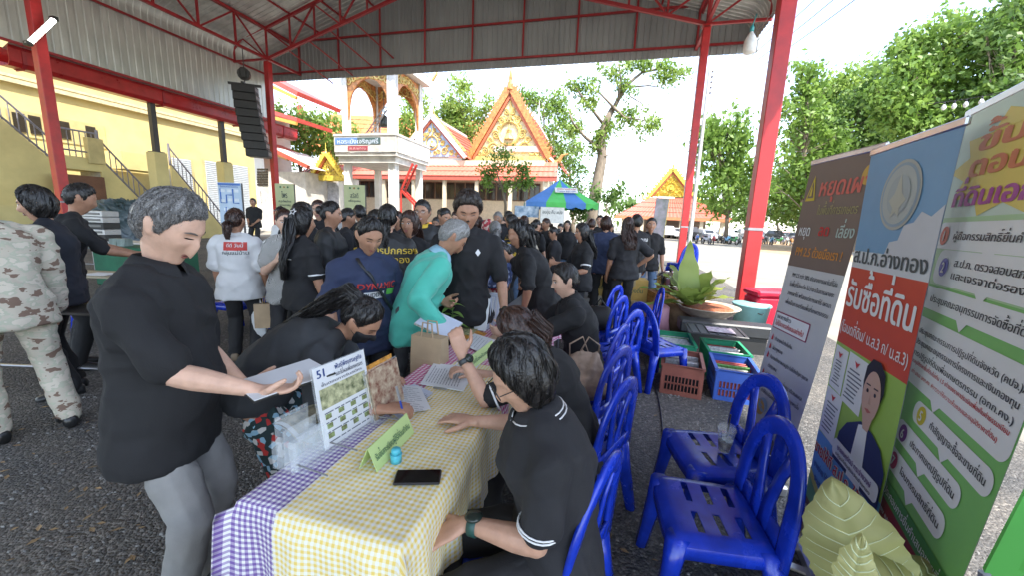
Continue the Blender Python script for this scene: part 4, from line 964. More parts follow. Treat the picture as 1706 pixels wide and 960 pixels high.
# bare crooked branch and rope by the right post
# ------------------------------------------------------------------ utility pole and wires
yp = 27.0; pb_ = gy(1183, 112, yp)
up = thing('utility_pole', 'slim concrete utility pole with insulators behind the far red post', 'pole', (pb_[0], yp, 0))
ptop = gy(1184, 112, yp); mb = MB(); mb.tube([(pb_[0], yp, 0), (pb_[0], yp, ptop[2])], [0.15, 0.09], 8); mb.build('shaft', mat('pole_concrete', (0.4, 0.39, 0.37), 0.8), up)
for k in range(5):
 z = ptop[2]-0.25-0.32*k; mb = MB(); mb.lathe((pb_[0]+0.16, yp-0.05, z), [(0.03, -0.06), (0.07, -0.04), (0.05, 0), (0.07, 0.04), (0.03, 0.06)], 8); mb.build('insulator', mat('porcelain', (0.12, 0.08, 0.07), 0.3), up)
WIRE = mat('wire_black', (0.03, 0.03, 0.035), 0.5)
def wire(name, label, a, b, sag, r, cat='cable', grp=None, n=10):
 a = np.asarray(a, float); b = np.asarray(b, float); mb = MB()
 mb.tube([a+(b-a)*i/n-np.array([0, 0, sag*4*(i/n)*(1-i/n)]) for i in range(n+1)], r, 4); return tag(mb.build(name, WIRE), label, cat, grp)
ins = [np.array([pb_[0]+0.2, yp-0.05, ptop[2]-0.25-0.32*k]) for k in range(5)]
ORD = ('top', 'second', 'third', 'fourth', 'lowest')
for k in range(5): wire('power_line', '%s wire from the utility pole insulators past the roof corner' % ORD[k], ins[k], gy(1345+14*k-30, -40+18*k, 9.0)+np.array([0.6, 0, 0.4]), 0.25, 0.012, grp='power lines at the utility pole')
for k in range(5): wire('power_line', '%s of five wires crossing the sky above the gold gable' % ORD[k], gy(985, 262+9*k, 60), ins[k]-np.array([0.2, 0, 3.2]), 0.8, 0.03, grp='power lines above the gold gable')
ca, cb = gy(1545, 172, 9.0), gy(1720, 140, 7.5)
slt = thing('string_lights', 'string of small white bulbs hung before the trees', 'string lights', ca)
mb = MB(); mb.tube([ca+(cb-ca)*i/8-np.array([0, 0, 0.05*4*(i/8)*(1-i/8)]) for i in range(9)], 0.008, 5); mb.build('cord', WIRE, slt)
for u in (0.2, 0.31, 0.43, 0.58, 0.74, 0.9):
 p = ca+(cb-ca)*u-np.array([0, 0, 0.2*u*(1-u)]); mb = MB(); mb.lathe(p, [(0.012, 0), (0.016, -0.05)], 8); mb.lathe(p, [(0.016, -0.05), (0.04, -0.1), (0.035, -0.14), (0.005, -0.165)], 10, m=1); mb.build('bulb', [WIRE, mat('bulb_glass', (0.8, 0.8, 0.78), 0.2)], slt, True)
# ------------------------------------------------------------------ loudspeaker line array
BLK = mat('black_plastic', (0.02, 0.02, 0.02), 0.5)
tS = 15.7; a0 = ht(408, 142, tS); sS = ss(a0)
la = thing('loudspeaker_array', 'tall black loudspeaker array hanging beside the far left post', 'loudspeaker', (a0[0], a0[1], ht(420, 262, tS)[2]))
zt0 = a0[2]; zb0 = ht(425, 262, tS)[2]; nb = 9; hb = (zt0-zb0)/nb; rot = R(32)
xa = nrm(SV*math.cos(rot)+TV*math.sin(rot)); ya = np.cross((0, 0, 1), xa)
for k in range(nb):
 c = a0-np.array([0, 0, hb*(k+0.5)])+SV*(0.03*k)+SV*0.012*k*k*0.4
 mb = MB(); mb.bbox(c, (0.95, 0.62, hb*0.965), 0.02, (xa, ya, (0, 0, 1))); cab = mb.build('cabinet', mat('speaker_black', (0.012, 0.012, 0.013), 0.55, var=0.3), la)
 mb = MB()
 for i in range(4): mb.box(c+xa*0.477-ya*(0.22-0.145*i), (0.012, 0.1, hb*0.4), (xa, ya, (0, 0, 1)))
 mb.build('rigging_plate', mat('rig_grey', (0.25, 0.25, 0.26), 0.5, metal=0.5), cab)
mb = MB(); mb.box(a0+(0, 0, 0.04), (1.35, 0.12, 0.1), (xa, ya, (0, 0, 1))); mb.box(a0+(0, 0, 0.04), (0.12, 0.7, 0.1), (xa, ya, (0, 0, 1))); mb.build('fly_frame', BLK, la)
mb = MB(); mb.bbox(a0+(0, 0, 0.52), (0.3, 0.34, 0.5), 0.06, (xa, ya, (0, 0, 1))); mb.lathe(a0+(0, 0, 0.5), [(0.26, -0.12), (0.28, 0), (0.26, 0.12)], 12, ax=((0, 0, 1), xa, ya)); mb.build('chain_hoist', BLK, la)
mb = MB(); mb.tube([a0+(0, 0, 0.1), (a0[0], a0[1], 9.0)], 0.02, 5); mb.build('chain', mat('dark_steel', (0.05, 0.045, 0.045)), la)
# ------------------------------------------------------------------ parked cars and motorcycles
GLS = mat('car_glass', (0.02, 0.025, 0.03), 0.06, var=0.1); TYR = mat('tyre', (0.02, 0.02, 0.02), 0.8); RIM = mat('rim', (0.4, 0.4, 0.42), 0.3, metal=0.8)
def make_car(label, c, loc, rz, kind=0):
 o = thing('parked_car', label, 'car', loc, rz, 'vehicles parked across the yard')
 m = mat('car_paint_%d' % int(sum(c)*1000), c, 0.3, metal=0.2, coat=0.6, var=0.05)
 L_, w, h = (4.4, 1.75, 1.5) if kind == 0 else (5.0, 1.85, 1.75)
 pr = [(-0.5, 0.25), (-0.49, 0.52), (-0.43, 0.6), (-0.27, 0.64), (-0.15, 0.97), (0.2, 1.0), (0.36, 0.68), (0.49, 0.62), (0.5, 0.25)] if kind == 0 else [(-0.5, 0.28), (-0.5, 0.6), (-0.28, 0.64), (-0.17, 0.97), (0.12, 1.0), (0.16, 0.64), (0.5, 0.62), (0.5, 0.28)]
 rings = []
 for yy, inset in ((-w/2, 0), (-w/2*0.96, 0), (w/2*0.96, 0), (w/2, 0)):
  k = 0.97 if abs(yy) > w*0.49 else 1.0; rings.append([np.array([x*L_*k, yy*(0.82 if z > 0.7 else 1), (z*h)*k+0.02]) for x, z in pr])
 mb = MB(); mb.loft(rings); mb.build('body', m, o, world=False)
 gp = [(x, z) for x, z in pr if z > 0.6]
 for sy in (-1, 1):
  mb = MB(); xs = [p[0]*L_ for p in gp]
  x0, x1 = (-0.24, 0.32) if kind == 0 else (-0.25, 0.14)
  mb.prism([(x0*L_, h*0.68), (x1*L_, h*0.68), ((x1-0.11 if kind == 0 else x1-0.02)*L_, h*0.95), ((x0+0.1)*L_, h*0.95)], (0, sy*(w*0.415 if sy > 0 else w*0.445), 0), ((1, 0, 0), (0, 0, 1), (0, -1, 0)), 0.05); mb.build('side_window', GLS, o, world=False)
 mb = MB(); mb.add([(-0.26*L_-0.03, -w*0.36, h*0.67), (-0.26*L_-0.03, w*0.36, h*0.67), (-0.155*L_-0.03, w*0.34, h*0.95), (-0.155*L_-0.03, -w*0.34, h*0.95)], [(0, 3, 2, 1)]); mb.build('windscreen', GLS, o, world=False)
 for sx in (-0.31, 0.31):
  for sy in (-1, 1):
   mb = MB(); c_ = (sx*L_, sy*w*0.46, 0.33); ax = ((1, 0, 0), (0, 0, 1), (0, 1, 0)); mb.lathe(c_, [(0.2, -0.1), (0.33, -0.1), (0.33, 0.1), (0.2, 0.1)], 14, ax); wh = mb.build('wheel', TYR, o, world=False)
   mb = MB(); mb.lathe(c_, [(0.21, -0.11), (0.21, 0.11)], 10, ax); mb.build('rim', RIM, wh, world=False)
 for sy in (-1, 1):
  mb = MB(); mb.box((-0.485*L_, sy*w*0.36, 0.56*h), (0.12, 0.34, 0.14)); mb.build('headlight', mat('lamp_white', (0.75, 0.75, 0.75)), o, world=False)
  mb = MB(); mb.box((0.485*L_, sy*w*0.38, 0.55*h), (0.1, 0.25, 0.16)); mb.build('tail_light', mat('tail_red', (0.4, 0.02, 0.02), 0.3), o, world=False)
 return o
CL = set()
cars = [((0.55, 0.56, 0.58), 'silver'), ((0.03, 0.03, 0.035), 'black'), ((0.7, 0.7, 0.7), 'white'), ((0.05, 0.06, 0.09), 'dark blue'), ((0.2, 0.2, 0.21), 'grey'), ((0.28, 0.03, 0.03), 'maroon')]
for i, (px, py, ci, k, rz) in enumerate(((1128, 394, 2, 0, 80), (1148, 396, 1, 1, 70), (1172, 397, 0, 0, 100), (1262, 396, 3, 0, 60), (1288, 396, 1, 1, 95), (1325, 399, 4, 0, 30), (1350, 400, 0, 1, 60), (1206, 394, 0, 1, 90), (1305, 394, 5, 0, 80), (1108, 393, 0, 1, 85), (1365, 401, 2, 0, 70), (1340, 396, 1, 0, 85), (1395, 402, 3, 1, 80), (1420, 404, 5, 0, 60), (1090, 392, 4, 0, 80), (1222, 393, 2, 0, 95), (1238, 395, 4, 1, 75))):
 g_ = gz(px, py+3); lb = '%s %s parked across the yard %s' % (cars[ci][1], ('car', 'pickup')[k], 'between the two red posts' if px < 1240 else 'under the trees past the near red post')
 if lb in CL: lb = lb.replace('parked across the yard', 'behind motorcycles')
 CL.add(lb); make_car(lb, cars[ci][0], (g_[0], g_[1], 0), R(rz), k)
def make_bike(label, c, loc, rz):
 o = thing('motorcycle', label, 'motorcycle', loc, rz, 'motorcycles parked across the yard')
 m = mat('bike_paint_%d' % int(c[0]*100+c[2]*1000), c, 0.3, coat=0.5, var=0.1)
 for sx in (-0.62, 0.62):
  mb = MB(); mb.tube([(sx+0.29*math.cos(t*math.pi/9), 0, 0.3+0.29*math.sin(t*math.pi/9)) for t in range(18)], 0.05, 6, closed=True); w_ = mb.build('wheel', TYR, o, world=False)
  mb = MB(); mb.lathe((sx, 0, 0.3), [(0.05, -0.05), (0.2, -0.02), (0.2, 0.02), (0.05, 0.05)], 8, ((1, 0, 0), (0, 0, 1), (0, 1, 0))); mb.build('rim', RIM, w_, world=False)
 mb = MB(); mb.tube([(-0.5, 0, 0.85), (-0.42, 0, 0.5), (-0.1, 0, 0.42), (0.2, 0, 0.55), (0.7, 0, 0.72)], [0.14, 0.16, 0.13, 0.16, 0.07], 8); mb.build('body', m, o, True, world=False)
 mb = MB(); mb.tube([(-0.1, 0, 0.74), (0.2, 0, 0.78), (0.65, 0, 0.82)], [0.08, 0.14, 0.1], 8, flat=0.5); mb.build('seat', BLK, o, True, world=False)
 mb = MB(); mb.tube([(-0.35, -0.34, 1.05), (-0.48, 0, 0.98), (-0.35, 0.34, 1.05)], 0.025, 6); mb.tube([(-0.62, 0, 0.3), (-0.47, 0, 0.95)], 0.035, 6); mb.tube([(-0.42, 0.3, 1.05), (-0.44, 0.34, 1.25)], 0.012, 5); mb.tube([(-0.42, -0.3, 1.05), (-0.44, -0.34, 1.25)], 0.012, 5); mb.build('handlebar', BLK, o, world=False)
 mb = MB(); mb.ell((-0.58, 0, 0.9), (0.07, 0.1, 0.1)); mb.build('headlight', RIM, o, True, world=False)
 return o
bc_ = [(0.05, 0.12, 0.35), (0.45, 0.45, 0.47), (0.4, 0.03, 0.03), (0.02, 0.02, 0.02), (0.1, 0.3, 0.5), (0.06, 0.25, 0.08), (0.6, 0.6, 0.58), (0.5, 0.2, 0.03), (0.2, 0.05, 0.2)]; bn = ['blue', 'silver', 'red', 'black', 'light blue', 'green', 'white', 'orange', 'purple']
for i in range(16):
 px = (1160, 1176, 1188, 1199, 1210, 1221, 1232, 1246, 1256, 1266, 1276, 1284, 1296, 1308, 1318, 1332)[i]; g_ = gz(px, 405+(i % 3)+max(0, px-1260)*0.03); k = (i if px < 1240 else i-7) % 9
 make_bike('%s motorcycle parked in the row %s' % (bn[k], 'between the two red posts' if px < 1240 else 'beyond the near red post'), bc_[k], (g_[0], g_[1], 0), R(70+25*math.sin(i*1.7)))
wd = leaf_cloud([(np.asarray(c), np.asarray(r)) for c, r in cl(split([(1290+i*62, 330-abs((i*37)%5-2)*14, 60, 55) for i in range(10)]+[(1040+i*45, 352, 36, 20) for i in range(5)], 6, RS), 92)], 1.3, 1.0, RS); wd.materials.append(LF[2]); wo = link('far_wood', wd); wo['kind'] = 'stuff'; wo['label'] = 'far wood of mixed green trees beyond the parked vehicles'; wo['category'] = 'wood'
# ------------------------------------------------------------------ people: one continuous skin surface, clothes and hair as parts
def sst(a, b, x): t = np.clip((x-a)/(b-a), 0, 1); return t*t*(3-2*t)
def head_surf(d):
 """d: (n,3) unit directions -> points of a standard adult head (metres), face +y"""
 x, y, z = d[:, 0], d[:, 1], d[:, 2]
 P = np.stack([0.077*x, 0.096*y, 0.117*z], 1)
 low = sst(0.05, 0.95, -z)
 P[:, 0] *= 1-0.30*low
 P[:, 1] = np.where(y > 0, P[:, 1]*(1-0.10*low), P[:, 1]*(1-0.42*low))
 P[:, 1] += 0.012*low*(y > -0.2)
 P[:, 1] -= 0.006*sst(0.6, 1.0, y)*(z > -0.5)
 P[:, 1] -= 0.004*sst(0.2, 0.9, z)
 X, Z = P[:, 0], P[:, 2]; f = sst(0.0, 0.35, y); g = lambda v, s_: np.exp(-(v/s_)**2)
 rampz = sst(0.020, -0.026, Z)*sst(-0.040, -0.031, Z)
 dy = 0.024*g(X, 0.012-0.0)*rampz + 0.006*g(np.abs(X)-0.012, 0.006)*g(Z+0.031, 0.007)
 dy += 0.005*g(Z-0.030, 0.009)*g(X, 0.05) - 0.010*g(np.abs(X)-0.031, 0.014)*g(Z-0.012, 0.011) + 0.005*g(np.abs(X)-0.043, 0.016)*g(Z+0.018, 0.016)
 dy += 0.007*g(X, 0.021)*(g(Z+0.055, 0.0055)+g(Z+0.068, 0.0065)) - 0.004*g(X, 0.024)*g(Z+0.0615, 0.0025) - 0.004*g(X, 0.02)*g(Z+0.081, 0.006)
 dy += 0.007*g(X, 0.020)*g(Z+0.100, 0.013)
 P[:, 1] += dy*f; return P
def sph_dirs(n, k):
 out = []
 for i in range(k+1):
  t = -math.pi/2+math.pi*i/k
  for j in range(n): u = 2*math.pi*j/n; out.append((math.cos(t)*math.cos(u), math.cos(t)*math.sin(u), math.sin(t)))
 fs = [(i*n+j, i*n+(j+1) % n, (i+1)*n+(j+1) % n, (i+1)*n+j) for i in range(k) for j in range(n)]
 return np.array(out), fs
SD, SF_ = sph_dirs(64, 56); HEADP = head_surf(SD)
SDl, SFl = sph_dirs(28, 22); HEADPl = head_surf(SDl)
HB = BVHTree.FromPolygons([Vector(p) for p in HEADP], SF_)
def face_y(x, z):
 h = HB.ray_cast(Vector((x, 0.3, z)), Vector((0, -1, 0))); return h[0].y if h[0] else 0.08
def face_patch(mb, cx, cz, rx, rz, tilt=0.0, n=10, off=0.0016, m=0, bow=0.0):
 vs = [(cx, face_y(cx, cz)+off, cz)]; 
 for q in (0.55, 1.0):
  for k in range(n):
   a = 2*math.pi*k/n; x = rx*q*math.cos(a); z = rz*q*math.sin(a)+tilt*x-bow*(x/rx)**2
   vs.append((cx+x, face_y(cx+x, cz+z)+off*(1 if q < 1 else 0.75), cz+z))
 fs = [(0, 1+(k+1) % n, 1+k) for k in range(n)]+[(1+k, 1+(k+1) % n, 1+n+(k+1) % n, 1+n+k) for k in range(n)]
 mb.add(vs, fs, m)
def skin_mat(name, c): return mat(name, c, 0.48, var=0.10, vscale=22, bump=0.08, bscale=160, sss=0.06, spec=0.4)
SK = [skin_mat('skin_a', (0.50, 0.29, 0.20)), skin_mat('skin_b', (0.38, 0.20, 0.125)), skin_mat('skin_c', (0.58, 0.36, 0.26)), skin_mat('skin_d', (0.30, 0.155, 0.095))]
EYEW = mat('eye_white', (0.62, 0.6, 0.57), 0.3); EYED = mat('eye_dark', (0.015, 0.01, 0.008), 0.25); BROW = mat('eyebrow', (0.03, 0.022, 0.018), 0.8); BROWG = mat('eyebrow_grey', (0.14, 0.12, 0.11), 0.8)
LIP = mat('lip', (0.36, 0.13, 0.11), 0.45)
def hair_mat(name, c, c2, sc=90): return mat(name, c, 0.34, var=0.5, vscale=sc, col2=c2, bump=0.35, bscale=120, spec=0.5)
HBK = hair_mat('hair_black', (0.008, 0.007, 0.007), (0.028, 0.025, 0.024)); HGR = hair_mat('hair_grey', (0.07, 0.068, 0.066), (0.30, 0.29, 0.28), 260); HBR = hair_mat('hair_brown', (0.022, 0.010, 0.007), (0.07, 0.032, 0.022)); HLG = hair_mat('hair_silver', (0.17, 0.165, 0.16), (0.42, 0.41, 0.39), 260)
def hairline(d, style):
 """height of the hair boundary on the standard head for directions d"""
 ph = np.degrees(np.arctan2(np.abs(d[:, 0]), d[:, 1]))        # 0 front, 180 back
 if style in ('short', 'cap'): xs = [0, 25, 50, 66, 76, 87, 91, 104, 109, 130, 180]; zs = [0.076, 0.074, 0.060, 0.036, -0.012, -0.014, 0.012, 0.012, -0.05, -0.07, -0.078]
 elif style in ('bob', 'long'): xs = [0, 20, 40, 55, 68, 85, 110, 180]; zs = [0.072, 0.066, 0.050, 0.010, -0.06, -0.115, -0.12, -0.12]
 elif style == 'fringe': xs = [0, 20, 40, 52, 62, 85, 110, 180]; zs = [0.040, 0.036, 0.03, -0.03, -0.10, -0.12, -0.12, -0.12]
 else: xs = [0, 25, 50, 68, 78, 88, 102, 112, 140, 180]; zs = [0.082, 0.076, 0.058, 0.030, 0.006, 0.020, 0.020, -0.04, -0.06, -0.068]
 return np.interp(ph, xs, zs)
def hair_pts(d, style, th, seed=0, lump=1.0):
 P = head_surf(d); zb = hairline(d, style); m = sst(-0.004, 0.006, P[:, 2]-zb); edge = 0.30+0.70*sst(0.0, 0.045, P[:, 2]-zb)
 n = P/np.linalg.norm(P, axis=1)[:, None]
 t = th*(0.75+0.45*sst(-0.02, 0.09, P[:, 2]))*edge
 if style in ('bob', 'long', 'fringe'): t = t*(1+1.0*sst(0.02, -0.10, P[:, 2]))
 ph = np.arctan2(d[:, 0], d[:, 1])
 t = t*(1+lump*0.22*np.sin(ph*7+seed+3*d[:, 2])*np.cos(d[:, 2]*9+seed*2)+lump*0.16*np.sin(ph*17+seed*3+5*d[:, 2]))
 return P + n*(t*m-0.006*(1-m))[:, None], m
def ribbons(paths, w, rs):
 """paths: (n,k,3) -> flat tapered ribbons"""
 n, k, _ = paths.shape; T = np.gradient(paths, axis=1); T /= np.linalg.norm(T, axis=2, keepdims=True)+1e-9
 sd = np.cross(T, rs.normal(size=(n, 1, 3))); sd /= np.linalg.norm(sd, axis=2, keepdims=True)+1e-9
 tp = np.interp(np.linspace(0, 1, k), [0, 0.3, 1], [0.6, 1, 0.15])[None, :, None]*w*rs.uniform(0.6, 1.3, (n, 1, 1))
 V = np.stack([paths-sd*tp, paths+sd*tp], 2).reshape(n, k*2, 3); fs = []
 base = [(2*i, 2*i+1, 2*i+3, 2*i+2) for i in range(k-1)]
 return V.reshape(-1, 3), [tuple(a+j*k*2 for a in f) for j in range(n) for f in base]
def cap_strands(style, th, n, length, rs, spread=0.3, k=4, lift=0.003):
 d = rs.normal(size=(n*4, 3)); d /= np.linalg.norm(d, axis=1)[:, None]; P, m = hair_pts(d, style, th); d = d[m > 0.6][:n]; n = len(d)
 crown = nrm(np.array([0.05, -0.45, 0.9])); out = []; cur = d.copy()
 jit = rs.normal(scale=spread, size=(n, 3))
 for i in range(k):
  P, m = hair_pts(cur, style, th); nn = P/np.linalg.norm(P, axis=1)[:, None]
  out.append(P+nn*(lift*(0.3+i*0.5/k)*rs.uniform(0.3, 1.6, (n, 1))))
  fl = cur-crown; fl = fl-cur*np.sum(fl*cur, 1)[:, None]; fl /= np.linalg.norm(fl, axis=1)[:, None]+1e-6
  if style in ('short', 'cap'): fl += np.where(cur[:, 1:2] > 0.2, np.array([[0.5, 0.2, 0.2]]), 0)
  fl = fl+jit; fl -= cur*np.sum(fl*cur, 1)[:, None]; fl /= np.linalg.norm(fl, axis=1)[:, None]+1e-6
  cur = cur+fl*(length/k/0.1)*rs.uniform(0.6, 1.2, (n, 1)); cur /= np.linalg.norm(cur, axis=1)[:, None]
 return np.stack(out, 1)
def eval_remesh(mb, voxel, smooth_it=3, fac=0.5, dec=0):
 me = mb.mesh('tmp', [], True); o = bpy.data.objects.new('tmp', me); TMP.collection.objects.link(o)
 r = o.modifiers.new('r', 'REMESH'); r.mode = 'VOXEL'; r.voxel_size = voxel; r.use_smooth_shade = True
 if smooth_it: s_ = o.modifiers.new('s', 'SMOOTH'); s_.factor = fac; s_.iterations = smooth_it
 if dec: s_ = o.modifiers.new('d', 'DECIMATE'); s_.ratio = dec
 with bpy.context.temp_override(scene=TMP, view_layer=TMP.view_layers[0]): dg = bpy.context.evaluated_depsgraph_get(); res = bpy.data.meshes.new_from_object(o.evaluated_get(dg))
 bpy.data.objects.remove(o); bpy.data.meshes.remove(me)
 res.polygons.foreach_set('use_smooth', [True]*len(res.polygons)); return res
def wrinkle(me, amp, seed, fq=1.0, bias=0.0):
 n = len(me.vertices); co = np.empty(n*3, np.float32); no = np.empty(n*3, np.float32)
 me.vertices.foreach_get('co', co); me.vertices.foreach_get('normal', no); co = co.reshape(-1, 3); no = no.reshape(-1, 3)
 rs = np.random.RandomState(seed); h = np.zeros(n)
 for j in range(7):
  k = rs.normal(size=3)*np.array([1, 1, 1.25]); k /= np.linalg.norm(k); f = rs.uniform(14, 42)*fq; m2 = rs.normal(size=3)*7; wv = np.sin(co@m2+rs.uniform(0, 6))
  h += (1-2*np.abs(np.sin(co@k*f+1.6*wv+rs.uniform(0, 6))))*(0.5+0.5*np.sin(co@(rs.normal(size=3)*5)+rs.uniform(0, 6)))*24/f/fq
 h = np.clip(h, -1.1, 3.2) if fq > 0.6 else h; co += no*(h*amp/2.1+amp*bias*1.25)[:, None]; me.vertices.foreach_set('co', co.reshape(-1)); me.update()
def seg_d(P, a, b):
 d = b-a; t = np.clip(((P-a)@d)/max(d@d, 1e-9), 0, 1); return np.linalg.norm(P-a-t[:, None]*d, axis=1)
def tuck(me, cov, oth, gap):
 """keep the skin under a garment inside it"""
 n = len(me.vertices); co = np.empty(n*3, np.float32); me.vertices.foreach_get('co', co); P = co.reshape(-1, 3).astype(float)
 dc = np.min([seg_d(P, a, b)-r for a, b, r in cov], 0); do = np.min([seg_d(P, a, b)-r for a, b, r in oth], 0)
 m = gap*sst(0.0, 0.03, do-dc); best = np.full(n, 1e9); ax = P.copy()
 for p, q, r in cov:
  d = q-p; t = np.clip(((P-p)@d)/max(d@d, 1e-9), 0, 1); C = p+t[:, None]*d; v = np.linalg.norm(P-C, axis=1)-r; k = v < best; best[k] = v[k]; ax[k] = C[k]
 P = ax+(P-ax)*(1-m)[:, None]
 me.vertices.foreach_set('co', P.reshape(-1).astype(np.float32)); me.update()
def ring(c, ax, ay, rx, ry, n=18, p=2.3):
 out = []
 for j in range(n):
  a = 2*math.pi*j/n; ca, sa = math.cos(a), math.sin(a)
  out.append(c+ax*rx*math.copysign(abs(ca)**(2/p), ca)+ay*ry*math.copysign(abs(sa)**(2/p), sa))
 return out
def limb(mb, pts, rs_, n=10, flat=1.0):
 P = [np.asarray(p, float) for p in pts]; Q = []; Rr = []
 for i in range(len(P)-1):
  for k in range(3): u = k/3; Q.append(P[i]*(1-u)+P[i+1]*u); Rr.append(rs_[i]*(1-u)+rs_[i+1]*u)
 Q.append(P[-1]); Rr.append(rs_[-1]); mb.tube(Q, Rr, n, flat=flat)
 for p, r in zip(P, rs_): mb.ell(p, (r*0.98, r*0.98, r*0.98), 8, 6)
def hand(mb, w, d, pn, side, sc, curl=0.5, spread=0.12, grip=0.0, seg=6):
 d = nrm(d); pn = nrm(np.asarray(pn, float)-d*np.dot(pn, d)); th = np.cross(d, pn)*side
 rings = []
 for u, hw, ht_ in ((-0.02, 0.025, 0.019), (0.015, 0.031, 0.017), (0.05, 0.040, 0.015), (0.085, 0.041, 0.012), (0.098, 0.038, 0.009)):
  rings.append(ring(w+d*u*sc, th, pn, hw*sc, ht_*sc, 10))
 mb.loft(rings)
 for i, (o, l) in enumerate(((0.029, 0.068), (0.0095, 0.077), (-0.0105, 0.072), (-0.0295, 0.056))):
  p = w+(d*0.088+th*o)*sc; dd = nrm(d+th*spread*(1.4-i)*0.55); pts = [p]; rr = [0.0092*sc]
  c = curl*(1+0.10*i); ang = c*0.55
  for k, f in enumerate((0.45, 0.30, 0.25)):
   v = dd*math.cos(ang)+pn*math.sin(ang); p = p+v*l*f*sc; pts.append(p); rr.append((0.0086, 0.0078, 0.0062)[k]*sc); ang += c*0.85
  mb.tube(pts, rr, seg); mb.ell(pts[-1], (rr[-1],)*3, 6, 4)
 p = w+(d*0.022+th*0.026)*sc; v = nrm(d*0.62+th*0.75+pn*(0.15+grip)); q = p+v*0.042*sc; v2 = nrm(d*0.9+th*(0.35-grip)+pn*(0.3+grip)); r = q+v2*0.032*sc; e = r+nrm(v2+d*0.2)*0.024*sc
 mb.tube([p, q, r, e], [0.0145*sc, 0.0125*sc, 0.0105*sc, 0.008*sc], seg); mb.ell(e, (0.008*sc,)*3, 6, 4)
def ik(S, T, a, b, pole):
 S = np.asarray(S, float); T = np.asarray(T, float); v = T-S; d = np.linalg.norm(v); dd = min(max(d, abs(a-b)+0.02), (a+b)*0.998); u = v/d if d > 1e-6 else np.array([0, 0, -1.])
 x = (a*a-b*b+dd*dd)/(2*dd); h = math.sqrt(max(a*a-x*x, 0)); p = np.asarray(pole, float); p = p-u*(p@u); p = nrm(p)
 return S+u*x+p*h, S+u*dd
def rotm(yaw, pitch, roll=0):
 """head frame: columns right, forward, up; pitch > 0 looks down"""
 return np.array((Matrix.Rotation(yaw, 3, 'Z') @ Matrix.Rotation(-pitch, 3, 'X') @ Matrix.Rotation(roll, 3, 'Y')))
PEOPLE = {}
BLACK = mat('cloth_black', (0.0105, 0.0105, 0.012), 0.85, var=0.15, vscale=5, bump=0.15, bscale=240, sheen=0.0)
BLACK2 = mat('cloth_black_soft', (0.015, 0.015, 0.018), 0.85, var=0.2, vscale=4, bump=0.12, bscale=200, sheen=0.0)
TROU = mat('cloth_trouser_black', (0.014, 0.014, 0.016), 0.8, var=0.2, vscale=6, bump=0.1, bscale=150)
GREYT = mat('cloth_grey', (0.24, 0.235, 0.225), 0.85, var=0.12, vscale=5, bump=0.15, bscale=260)
SHOE = mat('shoe_black', (0.02, 0.02, 0.02), 0.45)
